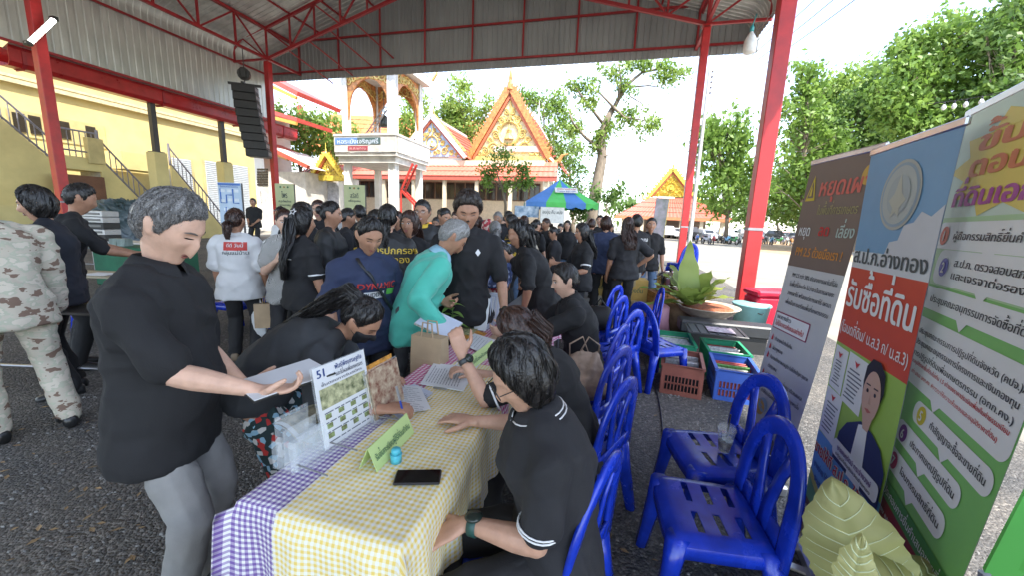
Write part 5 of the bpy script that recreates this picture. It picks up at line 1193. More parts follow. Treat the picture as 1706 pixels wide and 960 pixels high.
def person(label, loc, rz, H=1.62, g=1.0, belly=0.0, lean=0, side=0, twist=0, head=(0, 8, 0), R_=None, L_=None, legs=None, seat=None, top='tee', topm=BLACK, sleeve=0.62, bottom='trousers', botm=TROU, hem=0.455, hair='short', hairm=HBK, hl=0.4, skin=0, vx=0.016, cvx=None, fem=False, shoe=SHOE, strands=90, group=None, eyes='down', mask=False, glasses=False, collar=None, wr=0.010, pelvis=None, smile=False, hem_w=1.0, extra=None, curl=(0.55, 0.55), grip=(0, 0), pn=(None, None), hd=(None, None), th=0.013, sleeve_w=1.0, cat='person', headlift=0.0, kw=None):
 o = thing('person', label, cat, (loc[0], loc[1], 0), R(rz), group)
 MW = np.array(Matrix.Rotation(R(rz), 3, 'Z')); L0 = np.array([loc[0], loc[1], 0.0]); tol = lambda w: MW.T@(np.asarray(w, float)-L0)
 rs = np.random.RandomState(int(abs(loc[0]*131+loc[1]*977+H*100)) % 99991)
 k = H/1.7; hi = vx < 0.008; T0 = 0
 z0 = 0.53*H if seat is None else seat+0.085*g
 P0 = np.array([0, 0, z0]) if pelvis is None else np.array([pelvis[0], pelvis[1], pelvis[2] if len(pelvis) > 2 else z0])
 la, sa_, tw = R(lean), R(side), R(twist)
 # spine
 hsn = np.linspace(0.455, 0.86, 28); spine = {}
 def theta(h): return la*(0.35*sst(0.40, 0.54, h)+0.65*sst(0.54, 0.74, h))
 def at(h):
  n = 24; p = P0.copy(); a, b = (0.53, h); st = (b-a)/n
  for i in range(n):
   q = a+st*(i+0.5); t = theta(q); f = sst(0.5, 0.7, q)
   p = p+np.array([math.sin(sa_*f), math.sin(t)*math.cos(sa_*f), math.cos(t)*math.cos(sa_*f)])*st*H
  t = theta(h); w = tw*sst(0.52, 0.78, h); y = np.array([0, math.cos(t), -math.sin(t)]); x = np.array([1., 0, 0])
  x2 = x*math.cos(w)+y*math.sin(w); y2 = y*math.cos(w)-x*math.sin(w); return p, x2, y2
 fw = 0.93 if fem else 1.0; fh = 1.06 if fem else 1.0; seated = seat is not None
 SEC = [(0.455, 0.050, 0.045), (0.475, 0.080, 0.064), (0.505, 0.098*fh, 0.074), (0.53, 0.101*fh, 0.076), (0.56, 0.096*fh, 0.072), (0.60, 0.087*fw, 0.066), (0.64, 0.086*fw, 0.065), (0.69, 0.094*fw, 0.070), (0.735, 0.101*fw, 0.073), (0.775, 0.103*fw, 0.066), (0.805, 0.094*fw, 0.055), (0.828, 0.064*fw, 0.044), (0.845, 0.040, 0.038)]
 bl = lambda h: belly*math.exp(-((h-0.60)/0.06)**2)+(0.10*math.exp(-((h-0.735)/0.03)**2) if fem else 0)
 def torso(mb, infl, h0, h1, n=20, flare=0.0, wide=1.0):
  rings = []
  hs_ = [h0]+[s[0] for s in SEC if h0+0.008 < s[0] < h1-0.004]+[h1]
  for h in hs_:
   w = np.interp(h, [s[0] for s in SEC], [s[1] for s in SEC]); d = np.interp(h, [s[0] for s in SEC], [s[2] for s in SEC])
   if h < 0.50: w = max(w, 0.098*fh*wide if infl > 0.008 else w); d = max(d, 0.073 if infl > 0.008 else d)
   c, x, y = at(h); gg = g if h < 0.79 else 1+(g-1)*0.45; b = bl(h)
   fl = flare*sst(0.58, 0.45, h)
   rx = w*H*gg+infl+fl; ry = d*H*gg*(1+0.55*b)+infl+fl; c = c+y*(d*H*gg*0.45*b)
   rings.append(ring(c, x, y, rx, ry, n))
  mb.loft(rings)
 # arms
 sp, sx, sy = at(0.800); shw = (0.112 if not fem else 0.101)*H*(1+(g-1)*0.5)
 J = {}
 for s_, spec, nm in ((1, R_, 'R'), (-1, L_, 'L')):
  S = sp+sx*s_*shw-np.array([0, 0, 0.004*H]); a, b = 0.172*H, 0.150*H
  pole = np.array([s_*0.45, -0.7, -0.35])
  if spec is None: T = S+np.array([s_*0.035*H, 0.05*H+0.0, -(a+b)*0.975]); pole = np.array([s_*0.3, -1, 0])
  else:
   if isinstance(spec, dict): T = tol(spec['w']) if 'w' in spec else S+np.asarray(spec['o'])*H; pole = np.asarray(spec.get('pole', pole), float)
   else: T = tol(spec)
  E, Wp = ik(S, T, a, b, pole); J[nm] = (S, E, Wp)
 # legs
 LG = {}
 for s_, nm in ((1, 'R'), (-1, 'L')):
  hp = P0+np.array([s_*0.052*H*(1+(g-1)*0.4), 0, -0.012*H]); l1, l2 = 0.245*H, 0.245*H
  if legs and nm in legs: A = tol(legs[nm]) if len(legs[nm]) == 3 else np.array([legs[nm][0], legs[nm][1], 0.045*H])
  elif seated: A = np.array([s_*0.09*H, 0.26*H, 0.045*H])
  else: A = np.array([P0[0]+s_*0.058*H, P0[1]+0.01*s_, 0.045*H])
  K, A = ik(hp, A, l1, l2, np.array([s_*0.12, 1, 0.15])); LG[nm] = (hp, K, A)
 # head
 nb, nx, ny = at(0.842); hy, hp_, hr = (R(v) for v in head)
 HM = rotm(hy, hp_, hr); nd_ = nrm((nb-at(0.80)[0])*0.6+np.array([0, 0, 1.0])*nrm(nb-at(0.80)[0])[2]*0.1+HM@np.array([0, 0.25, 1.0])*0.03)
 hc = nb+nd_*(0.052+headlift)*H+HM@np.array([0, 0.016, 0.058])*k*1.0
 hk = k*1.05; fo = 0.0 if hi else (0.005 if vx < 0.014 else 0.008); ht_ = lambda p: (np.asarray(p)*hk)@HM.T+hc
 # --- skin
 mb = MB(); torso(mb, -0.004, 0.455, 0.845)
 mb.tube([at(0.82)[0], nb, hc+HM@np.array([0, -0.012, -0.05])*hk], [0.052*k*(1+(g-1)*0.6), 0.049*k*(1+(g-1)*0.7), 0.050*k], 12)
 mb.add(ht_(HEADP if hi or vx < 0.012 else HEADPl), SF_ if hi or vx < 0.012 else SFl)
 for s_ in (-1, 1):
  mb.ell(ht_((s_*0.077, -0.012, 0.0)), (0.010*hk, 0.017*hk, 0.032*hk), 8, 6, (HM@np.array([1., 0, 0]), HM@np.array([0, 0.94, 0.34]), HM@np.array([0, -0.34, 0.94])))
  mb.ell(ht_((s_*0.084, -0.020, 0.008)), (0.007*hk, 0.010*hk, 0.024*hk), 7, 5, (HM@np.array([1., 0, 0]), HM@np.array([0, 0.94, 0.34]), HM@np.array([0, -0.34, 0.94])))
 ag = 1.08+(g-1)*0.7
 for s_, nm in ((1, 'R'), (-1, 'L')): limb(mb, [nb-np.array([0, 0, 0.012]), nb*0.45+(J[nm][0]-sx*s_*0.01)*0.55-np.array([0, 0, 0.006*H]), J[nm][0]-sx*s_*0.02], [0.036*k, 0.034*k, 0.040*k])
 for i, (s_, nm) in enumerate(((1, 'R'), (-1, 'L'))):
  S, E, Wp = J[nm]; m1 = E*0.72+Wp*0.28
  limb(mb, [S-sx*s_*0.02, S*0.6+E*0.4, E, m1, Wp], [0.043*k*ag, 0.042*k*ag, 0.036*k*ag, 0.037*k*ag, 0.0235*k*(1+(g-1)*0.3)])
  fd = hd[i] if hd[i] is not None else (Wp-E); fd = np.asarray(fd, float) if hd[i] is None else MW.T@np.asarray(fd, float)
  pnn = (MW.T@np.asarray(pn[i], float)) if pn[i] is not None else np.array([-s_*0.9, 0.1, 0.15])
  hand(mb, Wp, fd, pnn, s_, k*1.06, curl[i], grip=grip[i], seg=8 if hi else 6)
  hp, K, A = LG[nm]; ft = nrm(np.array([s_*0.18, 1, 0]))
  limb(mb, [hp, hp*0.55+K*0.45, K, K*0.65+A*0.35, A], np.array([0.078*k*g, 0.072*k*g, 0.052*k*ag, 0.053*k*ag, 0.034*k])*(0.82 if bottom == 'trousers' else 1))
  rings = [ring(A+ft*u*k+np.array([0, 0, -0.045*H+zc_*k]), np.cross(ft, (0, 0, 1)), np.array([0, 0, 1.]), w_*k, h_*k, 10) for u, zc_, w_, h_ in ((-0.055, 0.034, 0.026, 0.028), (-0.02, 0.045, 0.032, 0.042), (0.06, 0.036, 0.038, 0.032), (0.13, 0.022, 0.042, 0.020), (0.175, 0.016, 0.030, 0.013))]
  mb.loft(rings)
 bme = eval_remesh(mb, vx, 2 if hi else 1, 0.5 if hi else 0.4, 0.4 if vx < 0.014 else 0.55); bme.name = 'body'; bme.materials.append(SK[skin]); link('body', bme, o)
 # --- face parts
 if eyes:
  for s_ in (-1, 1):
   mb = MB()
   if eyes == 'open':
    face_patch(mb, s_*0.031, 0.010, 0.0135, 0.0052, 0, 10, 0.0022, 0); face_patch(mb, s_*0.031, 0.010, 0.0056, 0.0052, 0, 8, 0.003, 1); face_patch(mb, s_*0.031, 0.0155, 0.0155, 0.0017, 0, 8, 0.003, 1, 0.003)
   else: face_patch(mb, s_*0.031, 0.006, 0.0155, 0.0022, 0, 8, 0.0024, 1, -0.002)
   mb.v = [tuple(p) for p in ht_(np.array(mb.v)+(0, fo, 0))]; mb.build('eye', [EYEW, EYED], o, world=False)
   mb = MB(); face_patch(mb, s_*0.033, 0.0295, 0.0195, 0.0036, 0, 10, 0.0022, 0, 0.005); mb.v = [tuple(p) for p in ht_(np.array(mb.v))]; mb.build('eyebrow', BROWG if hairm in (HGR, HLG) else BROW, o, world=False)
  if not mask:
   mb = MB(); face_patch(mb, 0, -0.0555, 0.021, 0.0045, 0, 12, 0.0018, 0, 0.002); face_patch(mb, 0, -0.0675, 0.018, 0.0055, 0, 12, 0.0018, 0, -0.002); face_patch(mb, 0, -0.0613, 0.021, 0.0012 if not smile else 0.003, 0, 12, 0.0026, 1 if not smile else 2, -0.004 if smile else 0.0)
   mb.v = [tuple(p) for p in ht_(np.array(mb.v)+(0, fo*0.4, 0))]; mb.build('lips', [LIP, EYED, EYEW], o, True, world=False)
 if mask:
  d = SD; P = HEADP; nn = P/np.linalg.norm(P, axis=1)[:, None]; mk = sst(0.002, -0.012, P[:, 2])*sst(0.0, 0.04, P[:, 1]-0.012)
  Q = P+nn*(0.007*mk-0.006*(1-mk))[:, None]; mb = MB(); mb.add(ht_(Q), SF_); mb.build('face_mask', mat('mask_black', (0.012, 0.012, 0.014), 0.8), o, True, world=False)
  for s_ in (-1, 1): mb = MB(); mb.tube([ht_(p) for p in ((s_*0.055, 0.07, -0.012), (s_*0.075, 0.02, 0.012), (s_*0.081, -0.015, 0.024))], 0.0018, 5); mb.tube([ht_(p) for p in ((s_*0.05, 0.065, -0.06), (s_*0.068, 0.02, -0.035), (s_*0.078, -0.015, -0.02))], 0.0018, 5); mb.build('mask_loop', BLK, o, world=False)
 if glasses:
  mb = MB()
  for s_ in (-1, 1):
   mb.tube([ht_((s_*0.032+0.024*math.cos(a), 0.103, 0.008+0.018*math.sin(a))) for a in np.linspace(0, 2*math.pi, 14)[:-1]], 0.0016, 5, closed=True); mb.tube([ht_((s_*0.056, 0.10, 0.012)), ht_((s_*0.079, 0.05, 0.014)), ht_((s_*0.082, -0.02, 0.012))], 0.0016, 5)
  mb.tube([ht_((-0.009, 0.106, 0.012)), ht_((0.009, 0.106, 0.012))], 0.0016, 5); mb.build('glasses', BLK, o, world=False)
 # --- hair
 if hair:
  base = {'short': 'short', 'cap': 'cap', 'bob': 'bob', 'long': 'long', 'fringe': 'fringe'}.get(hair, 'tied')
  mb = MB(); d, fs = (SD, SF_) if vx < 0.012 else (SDl, SFl); Q, m = hair_pts(d, base, th, rs.rand()*6); mb.add(ht_(Q), fs)
  ln = {'short': 0.035, 'cap': 0.03, 'bob': 0.09, 'fringe': 0.09, 'long': 0.10}.get(base, 0.07)
  sw = 0.0014 if vx < 0.008 else (0.0028 if vx < 0.015 else 0.005)
  if strands:
   pa = cap_strands(base, th, strands, ln, rs, 0.55 if base == 'short' else 0.18, 5 if hi else 4, 0.006 if base == 'short' else 0.003); V, F_ = ribbons(pa, sw, rs); mb.add(ht_(V), F_)
  bk = lambda h, off: at(h)[0]-at(h)[2]*off
  path = None
  HY = HM@np.array([0, 1., 0]); HX = HM@np.array([1., 0, 0]); down = np.array([0, 0, -1.])
  if hair == 'long':
   a = ht_((0, -0.085, 0.02)); b = ht_((0, -0.10, -0.09)); dep = 0.083*H*g
   pts = [a, b]; L_h = hl; p = b
   n = 6
   for i in range(1, n+1):
    t = i/n; hh = 0.83-(L_h/H)*t*0.9; q = bk(max(hh, 0.5), dep*(0.55+0.5*min(1, t*3))+0.015); q = q*1.0
    if lean > 25: q = p+(down*0.75-HY*0.1+nrm(b-at(0.7)[0])*0.1)*L_h/n
    pts.append(q*0.6+(p+down*L_h/n)*0.4); p = pts[-1]
   wd = [0.07, 0.088]+[0.10-0.035*(i/n)**2 for i in range(1, n+1)]; dp = [0.05, 0.045]+[0.032-0.018*i/n for i in range(1, n+1)]
   rings = [ring(p_, HX, nrm(np.cross(HX, pts[min(i+1, len(pts)-1)]-pts[max(i-1, 0)])), w_*k, d_*k, 16) for i, (p_, w_, d_) in enumerate(zip(pts, wd, dp))]
   mb.loft(rings); path = (pts, wd, dp)
  elif hair in ('ponytail', 'lowtail'):
   hgh = hair == 'ponytail'; a = ht_((0, -0.095, 0.075 if hgh else -0.01)); c1 = ht_((0, -0.14, 0.07 if hgh else -0.03)); n = 6
   pts = [ht_((0, -0.07, 0.06 if hgh else -0.01)), a, c1]; p = c1
   for i in range(1, n+1):
    t = i/n; dr = kw['tail'] if kw and 'tail' in kw else down*0.95-HY*0.25*(1-t)
    p = p+nrm(MW.T@np.asarray(dr) if kw and 'tail' in kw else dr)*hl/n+np.array([0, 0, 0]); pts.append(p)
   wd = [0.03, 0.022, 0.034]+[0.044-0.03*(i/n)**1.5 for i in range(1, n+1)]; wd = [w*(1.25 if hgh else 0.9) for w in wd]; dp = [w*0.8 for w in wd]
   mb.tube(pts, [w*k for w in wd], 12); path = (pts, wd, dp)
   tb_ = MB(); tb_.tube([a+(HX*math.cos(t)+np.cross(HX, nrm(c1-a))*math.sin(t))*0.028*k+(c1-a)*0.3 for t in np.linspace(0, 6.28, 11)[:-1]], 0.007*k, 6, closed=True); tb_.build('hair_tie', BLK, o, True, world=False)
  elif hair == 'bun':
   c1 = ht_((0, -0.11, 0.03)); mb.ell(c1, (0.048*k, 0.042*k, 0.045*k), 12, 9)
  if path is not None and strands:
   pts, wd, dp = path; n = strands; U = rs.uniform(-1, 1, n); Vv = rs.uniform(-1, 1, n); out = []
   for i, p_ in enumerate(pts):
    tg = nrm(pts[min(i+1, len(pts)-1)]-pts[max(i-1, 0)]); yv = nrm(np.cross(HX, tg)); xv = np.cross(tg, yv)
    nn_ = np.sqrt(U**2+Vv**2)+1e-6; q = 1.03+rs.uniform(-0.02, 0.05, n)
    out.append(p_+xv*(U/nn_*q*wd[i]*k)[:, None]+yv*(Vv/nn_*q*dp[i]*k)[:, None]+(rs.normal(scale=0.004, size=(n, 3))))
   V, F_ = ribbons(np.stack(out, 1), sw*1.5, rs); mb.add(V, F_)
  mb.build('hair', hairm, o, True, world=False)
 # --- clothes
 cv = cvx or max(vx*1.15, 0.010); res = {'r0': 0.056*k*ag*sleeve_w, 'o': o, 'J': J, 'LG': LG, 'at': at, 'ht': ht_, 'HM': HM, 'MW': MW, 'L0': L0, 'k': k}
 if bottom:
  mb = MB(); tp = 0.56; 
  if bottom in ('trousers', 'shorts'):
   torso(mb, 0.002, 0.462, tp)
   for s_, nm in ((1, 'R'), (-1, 'L')):
    hp, K, A = LG[nm]; e = A+np.array([0, 0, 0.012]) if bottom == 'trousers' else K*0.75+A*0.25
    if bottom == 'trousers': limb(mb, [hp, hp*0.5+K*0.5, K, K*0.5+A*0.5, e], [0.088*k*g, 0.080*k*g, 0.067*k*ag, 0.064*k*ag, 0.060*k*ag])
    else: limb(mb, [hp, hp*0.5+K*0.5, e], [0.098*k*g, 0.098*k*g, 0.100*k*g])
  else:
   torso(mb, 0.006, 0.47, tp); a = at(0.50)[0]; kn = (LG['R'][1]+LG['L'][1])/2; an = (LG['R'][2]+LG['L'][2])/2; f = 0.75 if bottom == 'skirt' else 0.25
   e = kn*(1-f)+an*f; HX_ = np.array([1., 0, 0])
   rings = [ring(p_, HX_, np.array([0, 1., 0]) if not seated else nrm(np.cross(HX_, kn-a)), w_*H*g, d_*H*g, 20) for p_, w_, d_ in ((at(0.54)[0], 0.108, 0.085), (a, 0.112, 0.090), ((a+kn)/2, 0.115, 0.094), (kn, 0.118, 0.092), (e, 0.122, 0.098))]; mb.loft(rings)
  me = eval_remesh(mb, max(cv, 0.015), 2, 0.5, 0.55); wrinkle(me, wr*1.1, rs.randint(9999), 1.0, 0.2); me.name = bottom; me.materials.append(botm); link(bottom, me, o); tme = me
 if top:
  mb = MB(); torso(mb, 0.014+(0.004 if top != 'tee' else 0), hem, 0.828, 22, 0.012*hem_w, 1.06)
  for s_, nm in ((1, 'R'), (-1, 'L')):
   S, E, Wp = J[nm]; r0 = 0.056*k*ag*sleeve_w
   q0 = at(0.835)[0]; limb(mb, [q0+sx*s_*0.012, q0*0.5+S*0.5+np.array([0, 0, 0.004*H]), S-np.array([0, 0, 0.010*H])], [0.044*k, 0.054*k, 0.054*k])
   if sleeve <= 1: e = S+(E-S)*sleeve; limb(mb, [S-sx*s_*0.045*k-np.array([0, 0, 0.012*H]), S-sx*s_*0.004-np.array([0, 0, 0.010*H]), e], [r0*1.02, r0*1.0, r0*1.02*(1.0 if sleeve < 0.75 else 0.95)])
   else: e = E+(Wp-E)*(sleeve-1); limb(mb, [S-sx*s_*0.045*k-np.array([0, 0, 0.010*H]), S-np.array([0, 0, 0.008*H]), E, e], [r0*1.0, r0*1.04, r0*0.92, r0*0.68])
  me = eval_remesh(mb, cv, 6); wrinkle(me, wr, rs.randint(9999), 1.0, 0.6); (vx < 0.013 and wrinkle(me, wr*0.13, rs.randint(9999), 0.42, 1.0)); me.name = 'shirt'; me.materials.append(topm); so = link('shirt', me, o); res['shirt'] = so
  cov = [(at(h)[0], at(h+0.06)[0], 0.10*H) for h in (0.50, 0.56, 0.62, 0.68, 0.73)]+[(at(0.79)[0], at(0.825)[0], 0.07*H)]
  oth = [(nb+nd_*0.03, hc, 0.055)]+[(LG[q][0]*0.75+LG[q][1]*0.25, LG[q][1], 0.07) for q in 'RL']+[(LG[q][1], LG[q][2]-np.array([0, -0.1, 0.03]), 0.06) for q in 'RL']
  for nm in ('R', 'L'):
   S, E, Wp = J[nm]; f = min(sleeve, 1)-0.06; cov += [(at(0.82)[0], S, 0.045), (S, S+(E-S)*f, 0.05*ag)]; oth += [(S+(E-S)*min(sleeve+0.04, 1), E, 0.045*ag)] if sleeve < 1 else []
   if sleeve > 1: cov += [(E, E+(Wp-E)*(sleeve-1.06), 0.04)]; oth += [(E+(Wp-E)*(sleeve-0.99), Wp, 0.03)]
   else: oth += [(E, Wp, 0.04)]
   oth += [(Wp, Wp+(Wp-E)*0.5, 0.04)]
  tuck(bme, cov, oth, 0.2)
  if bottom: tuck(tme, [(at(hem+0.03)[0], at(0.60)[0], 0.1*H)], [(LG[q][0]*0.55+LG[q][1]*0.45, LG[q][1], 0.06) for q in 'RL'], 0.22)
  if collar:
   mb = MB(); c, x, y = at(0.846); ax_ = np.cross(x, y)
   ud = nrm(at(0.845)[0]-at(0.825)[0]); rings = []; rr = 0.067*k*(1+(g-1)*0.6)
   prof = [(1.0, -0.014), (0.88, 0.026), (0.95, 0.032), (1.22, 0.008), (1.48, -0.030)]
   nseg = 22; vs = []; fs = []
   for j in range(nseg+1):
    a = R(100)+R(340)*j/nseg
    for q, zz in prof:
     zz2 = zz-0.022*max(0, math.cos(a-R(90)))*1.0
     vs.append(c+(x*math.cos(a)+y*math.sin(a)*0.95)*rr*q+ud*zz2*k)
   m_ = len(prof); fs = [(j*m_+i, (j+1)*m_+i, (j+1)*m_+i+1, j*m_+i+1) for j in range(nseg) for i in range(m_-1)]
   mb.add(vs, fs); co_ = mb.build('collar', collar if not isinstance(collar, bool) else topm, o, True, world=False); res['collar'] = co_; res['cring'] = [[vs[j*m_+i] for j in range(nseg+1)] for i in range(m_)]
 if shoe:
  for s_, nm in ((1, 'R'), (-1, 'L')):
   hp, K, A = LG[nm]; ft = nrm(np.array([s_*0.18, 1, 0])); mb = MB()
   rings = [ring(A+ft*u*k+np.array([0, 0, -0.045*H+zc_*k]), np.cross(ft, (0, 0, 1)), np.array([0, 0, 1.]), w_*k, h_*k, 12) for u, zc_, w_, h_ in ((-0.072, 0.035, 0.026, 0.033), (-0.055, 0.045, 0.038, 0.045), (-0.01, 0.05, 0.043, 0.05), (0.06, 0.042, 0.047, 0.042), (0.13, 0.030, 0.050, 0.030), (0.18, 0.024, 0.042, 0.023), (0.20, 0.02, 0.025, 0.016))]
   mb.loft(rings); mb.build('shoe', shoe, o, True, world=False)
 return res
def to_world(r, p): return r['MW']@np.asarray(p, float)+r['L0']
def bvh_of(ob):
 me = ob.data; return BVHTree.FromPolygons([v.co for v in me.vertices], [tuple(p.vertices) for p in me.polygons])
def decal(r, target, name, m, mbp, org, ux, uy, off=0.004):
 """project flat 2d geometry (x, y, layer) onto a garment, along -n from org (local coords)"""
 ux = nrm(ux); uy = nrm(uy); n = np.cross(ux, uy); bv = bvh_of(target); vs, fs = mbp; out = []
 for (x, y, l) in vs:
  p = org+ux*x+uy*y; h = bv.ray_cast(Vector(p+n*0.35), Vector(-n)); q = np.array(h[0]) if h[0] is not None else p
  out.append(q+n*(off+l*0.0003))
 mb = MB(); mb.add(out, fs); return mb.build(name, m, r['o'], world=False)
def rect2(x0, y0, x1, y1, n=6, l=0):
 vs = [(x0+(x1-x0)*i/n, y0+(y1-y0)*j/n, l) for j in range(n+1) for i in range(n+1)]; return vs, [(j*(n+1)+i, j*(n+1)+i+1, (j+1)*(n+1)+i+1, (j+1)*(n+1)+i) for j in range(n) for i in range(n)]
def cuff(r, arm, frac, m, rad, w=0.006, n=2):
 rad = r['r0']*1.0+0.001
 S, E, Wp = r['J'][arm]; d = nrm(E-S)
 for i in range(n):
  mb = MB(); c = S+(E-S)*frac-d*0.011*i*r['k']; x, y, _ = basis(d); mb.tube([c+(x*math.cos(t)+y*math.sin(t))*rad for t in np.linspace(0, 2*math.pi, 21)[:-1]], w*0.5, 6, closed=True); mb.build('cuff_stripe', m, r['o'], True, world=False)
def watch(r, arm, col, face=(0.02, 0.02, 0.02), big=1.0):
 S, E, Wp = r['J'][arm]; d = nrm(Wp-E); c = Wp-d*0.035*r['k']; x, y, _ = basis(d); rr = 0.031*r['k']*1.05; mb = MB()
 rings = [ring(c+d*u*big, x, y, rr*q, rr*q, 16, 2) for u, q in ((-0.012, 0.97), (-0.010, 1.08), (0.010, 1.08), (0.012, 0.97))]; mb.loft(rings, caps=False)
 up_ = np.array([0, 0, 1.]); up_ = nrm(up_-d*(up_@d)); b = np.cross(d, up_); wo = mb.build('watch', mat('watch_%d' % int(col[1]*1000), col, 0.4), r['o'], True, world=False)
 mb = MB(); mb.lathe(c+up_*rr*0.9, [(0.021*big, 0), (0.023*big, 0.006), (0.019*big, 0.012)], 16, (d, b, up_)); mb.build('dial', mat('watch_face', face, 0.15), wo, True, world=False)
# ------------------------------------------------------------------ who stands where
def patt(name, cols, scale=20, kind='voronoi', rough=0.8, thr=None):
 m = bpy.data.materials.new(name); m.use_nodes = True; nt = m.node_tree; b = nt.nodes['Principled BSDF']; L = nt.links.new; b.inputs['Roughness'].default_value = rough
 tc = nd(nt, 'ShaderNodeTexCoord')
 if kind == 'voronoi':
  v = nd(nt, 'ShaderNodeTexVoronoi'); v.inputs['Scale'].default_value = scale; L(tc.outputs['Object'], v.inputs[0]); sp = nd(nt, 'ShaderNodeSeparateColor'); L(v.outputs['Color'], sp.inputs[0]); f = sp.outputs[0]
 elif kind == 'ring':
  v = nd(nt, 'ShaderNodeTexVoronoi'); v.inputs['Scale'].default_value = scale; v.inputs['Randomness'].default_value = 0.15; v.distance = 'MANHATTAN'; L(tc.outputs['Object'], v.inputs[0]); f = math_node(nt, 'FRACT', math_node(nt, 'MULTIPLY', v.outputs['Distance'], 3.0))
 elif kind == 'camo':
  n = nd(nt, 'ShaderNodeTexNoise'); n.inputs['Scale'].default_value = scale; n.inputs['Detail'].default_value = 3; mp = nd(nt, 'ShaderNodeMapping'); mp.inputs['Scale'].default_value = (1, 1, 1.8); L(tc.outputs['Object'], mp.inputs[0]); L(mp.outputs[0], n.inputs[0]); f = n.outputs[0]
 else:
  sx = nd(nt, 'ShaderNodeSeparateXYZ'); L(tc.outputs['Object'], sx.inputs[0])
  a = math_node(nt, 'FRACT', math_node(nt, 'MULTIPLY', sx.outputs[0], scale)); c = math_node(nt, 'FRACT', math_node(nt, 'MULTIPLY', sx.outputs[2], scale))
  f = math_node(nt, 'MULTIPLY', math_node(nt, 'ADD', math_node(nt, 'GREATER_THAN', a, 0.5), math_node(nt, 'GREATER_THAN', c, 0.5)), 0.45)
 rp = nd(nt, 'ShaderNodeValToRGB'); rp.color_ramp.interpolation = 'CONSTANT'; e = rp.color_ramp.elements; k = len(cols)
 ps = thr or [i/k for i in range(k)]
 e[0].position = ps[0]; e[0].color = (*cols[0], 1); e[1].position = ps[1]; e[1].color = (*cols[1], 1)
 for i in range(2, k): x = e.new(ps[i]); x.color = (*cols[i], 1)
 L(f, rp.inputs[0]); L(rp.outputs[0], b.inputs['Base Color']); return m
WHITE = mat('cloth_white', (0.62, 0.62, 0.62), 0.85, var=0.06, vscale=5)
NAVY = mat('cloth_navy', (0.022, 0.032, 0.075), 0.85, var=0.15, vscale=5, bump=0.12, bscale=220)
TEAL = mat('cloth_teal', (0.06, 0.43, 0.33), 0.7, var=0.12, vscale=5, sheen=0.2)
CAMO = patt('cloth_camo', [(0.17, 0.11, 0.08), (0.46, 0.41, 0.33), (0.40, 0.40, 0.31), (0.55, 0.49, 0.40), (0.40, 0.37, 0.30)], 9.5, 'camo', 0.85, [0, 0.40, 0.50, 0.56, 0.68])
BLOUSE = patt('cloth_blouse', [(0.03, 0.03, 0.03), (0.6, 0.59, 0.56), (0.05, 0.05, 0.05), (0.5, 0.49, 0.46)], 16, 'ring')
SHORTS = patt('cloth_shorts', [(0.012, 0.03, 0.03), (0.012, 0.03, 0.03), (0.25, 0.42, 0.52), (0.012, 0.03, 0.03), (0.45, 0.03, 0.025), (0.55, 0.54, 0.5), (0.012, 0.03, 0.03)], 44)
FLORAL = patt('cloth_floral', [(0.02, 0.035, 0.10), (0.05, 0.08, 0.2), (0.03, 0.04, 0.1), (0.25, 0.28, 0.4)], 26)
REDFL = patt('cloth_red_floral', [(0.35, 0.04, 0.05), (0.5, 0.35, 0.3), (0.3, 0.02, 0.04)], 30)
PLAID = patt('cloth_plaid', [(0.42, 0.37, 0.28), (0.25, 0.21, 0.16), (0.12, 0.1, 0.08)], 9, 'plaid', 0.85, [0, 0.3, 0.7])
YB = patt('cloth_yellow_black', [(0.02, 0.02, 0.02), (0.5, 0.33, 0.03), (0.02, 0.02, 0.02)], 5, 'camo', 0.85, [0, 0.52, 0.58])
DBACK = patt('cloth_printed_back', [(0.02, 0.02, 0.022), (0.02, 0.02, 0.022), (0.4, 0.06, 0.03), (0.5, 0.5, 0.5), (0.05, 0.12, 0.3), (0.02, 0.02, 0.022)], 30)
JACKET = mat('cloth_jacket', (0.018, 0.019, 0.02), 0.6, var=0.2, vscale=5, bump=0.1, bscale=120)
LGREY = mat('cloth_light_grey', (0.36, 0.35, 0.34), 0.85, var=0.1); JEAN = mat('cloth_jean', (0.09, 0.15, 0.25), 0.85, var=0.2, vscale=9)
STRIPE = mat('stripe_white', (0.7, 0.7, 0.7), 0.7); YINK = mat('ink_yellow', (0.6, 0.42, 0.05), 0.6); WINK = mat('ink_white', (0.65, 0.65, 0.65), 0.6); RINK = mat('ink_red', (0.5, 0.04, 0.03), 0.6)
# A: grey haired man reading, standing left of the table
A = person('grey haired man in black polo reading a folder beside the purple checked cloth', (-1.27, 1.33), -78, H=1.66, g=1.02, belly=0.5, hem_w=0.3, lean=4, head=(-4, 32, 0), R_={'w': gy(432, 652, 1.22), 'pole': (0.2, -0.5, -1)}, L_={'w': gy(405, 640, 1.46), 'pole': (-0.3, -0.4, -1)}, topm=BLACK, sleeve=0.88, hem=0.415, botm=GREYT, hair='short', hairm=HGR, skin=2, vx=0.0055, cvx=0.0105, strands=4500, collar=True, eyes='down', wr=0.009, th=0.014, pn=((-0.3, 0, 1), (-0.3, 0, 1)), hd=((0.9, 0.25, 0.02), (0.95, -0.1, 0.05)), curl=(0.75, 0.7), grip=(0.3, 0.3), sleeve_w=1.06, headlift=0.006)
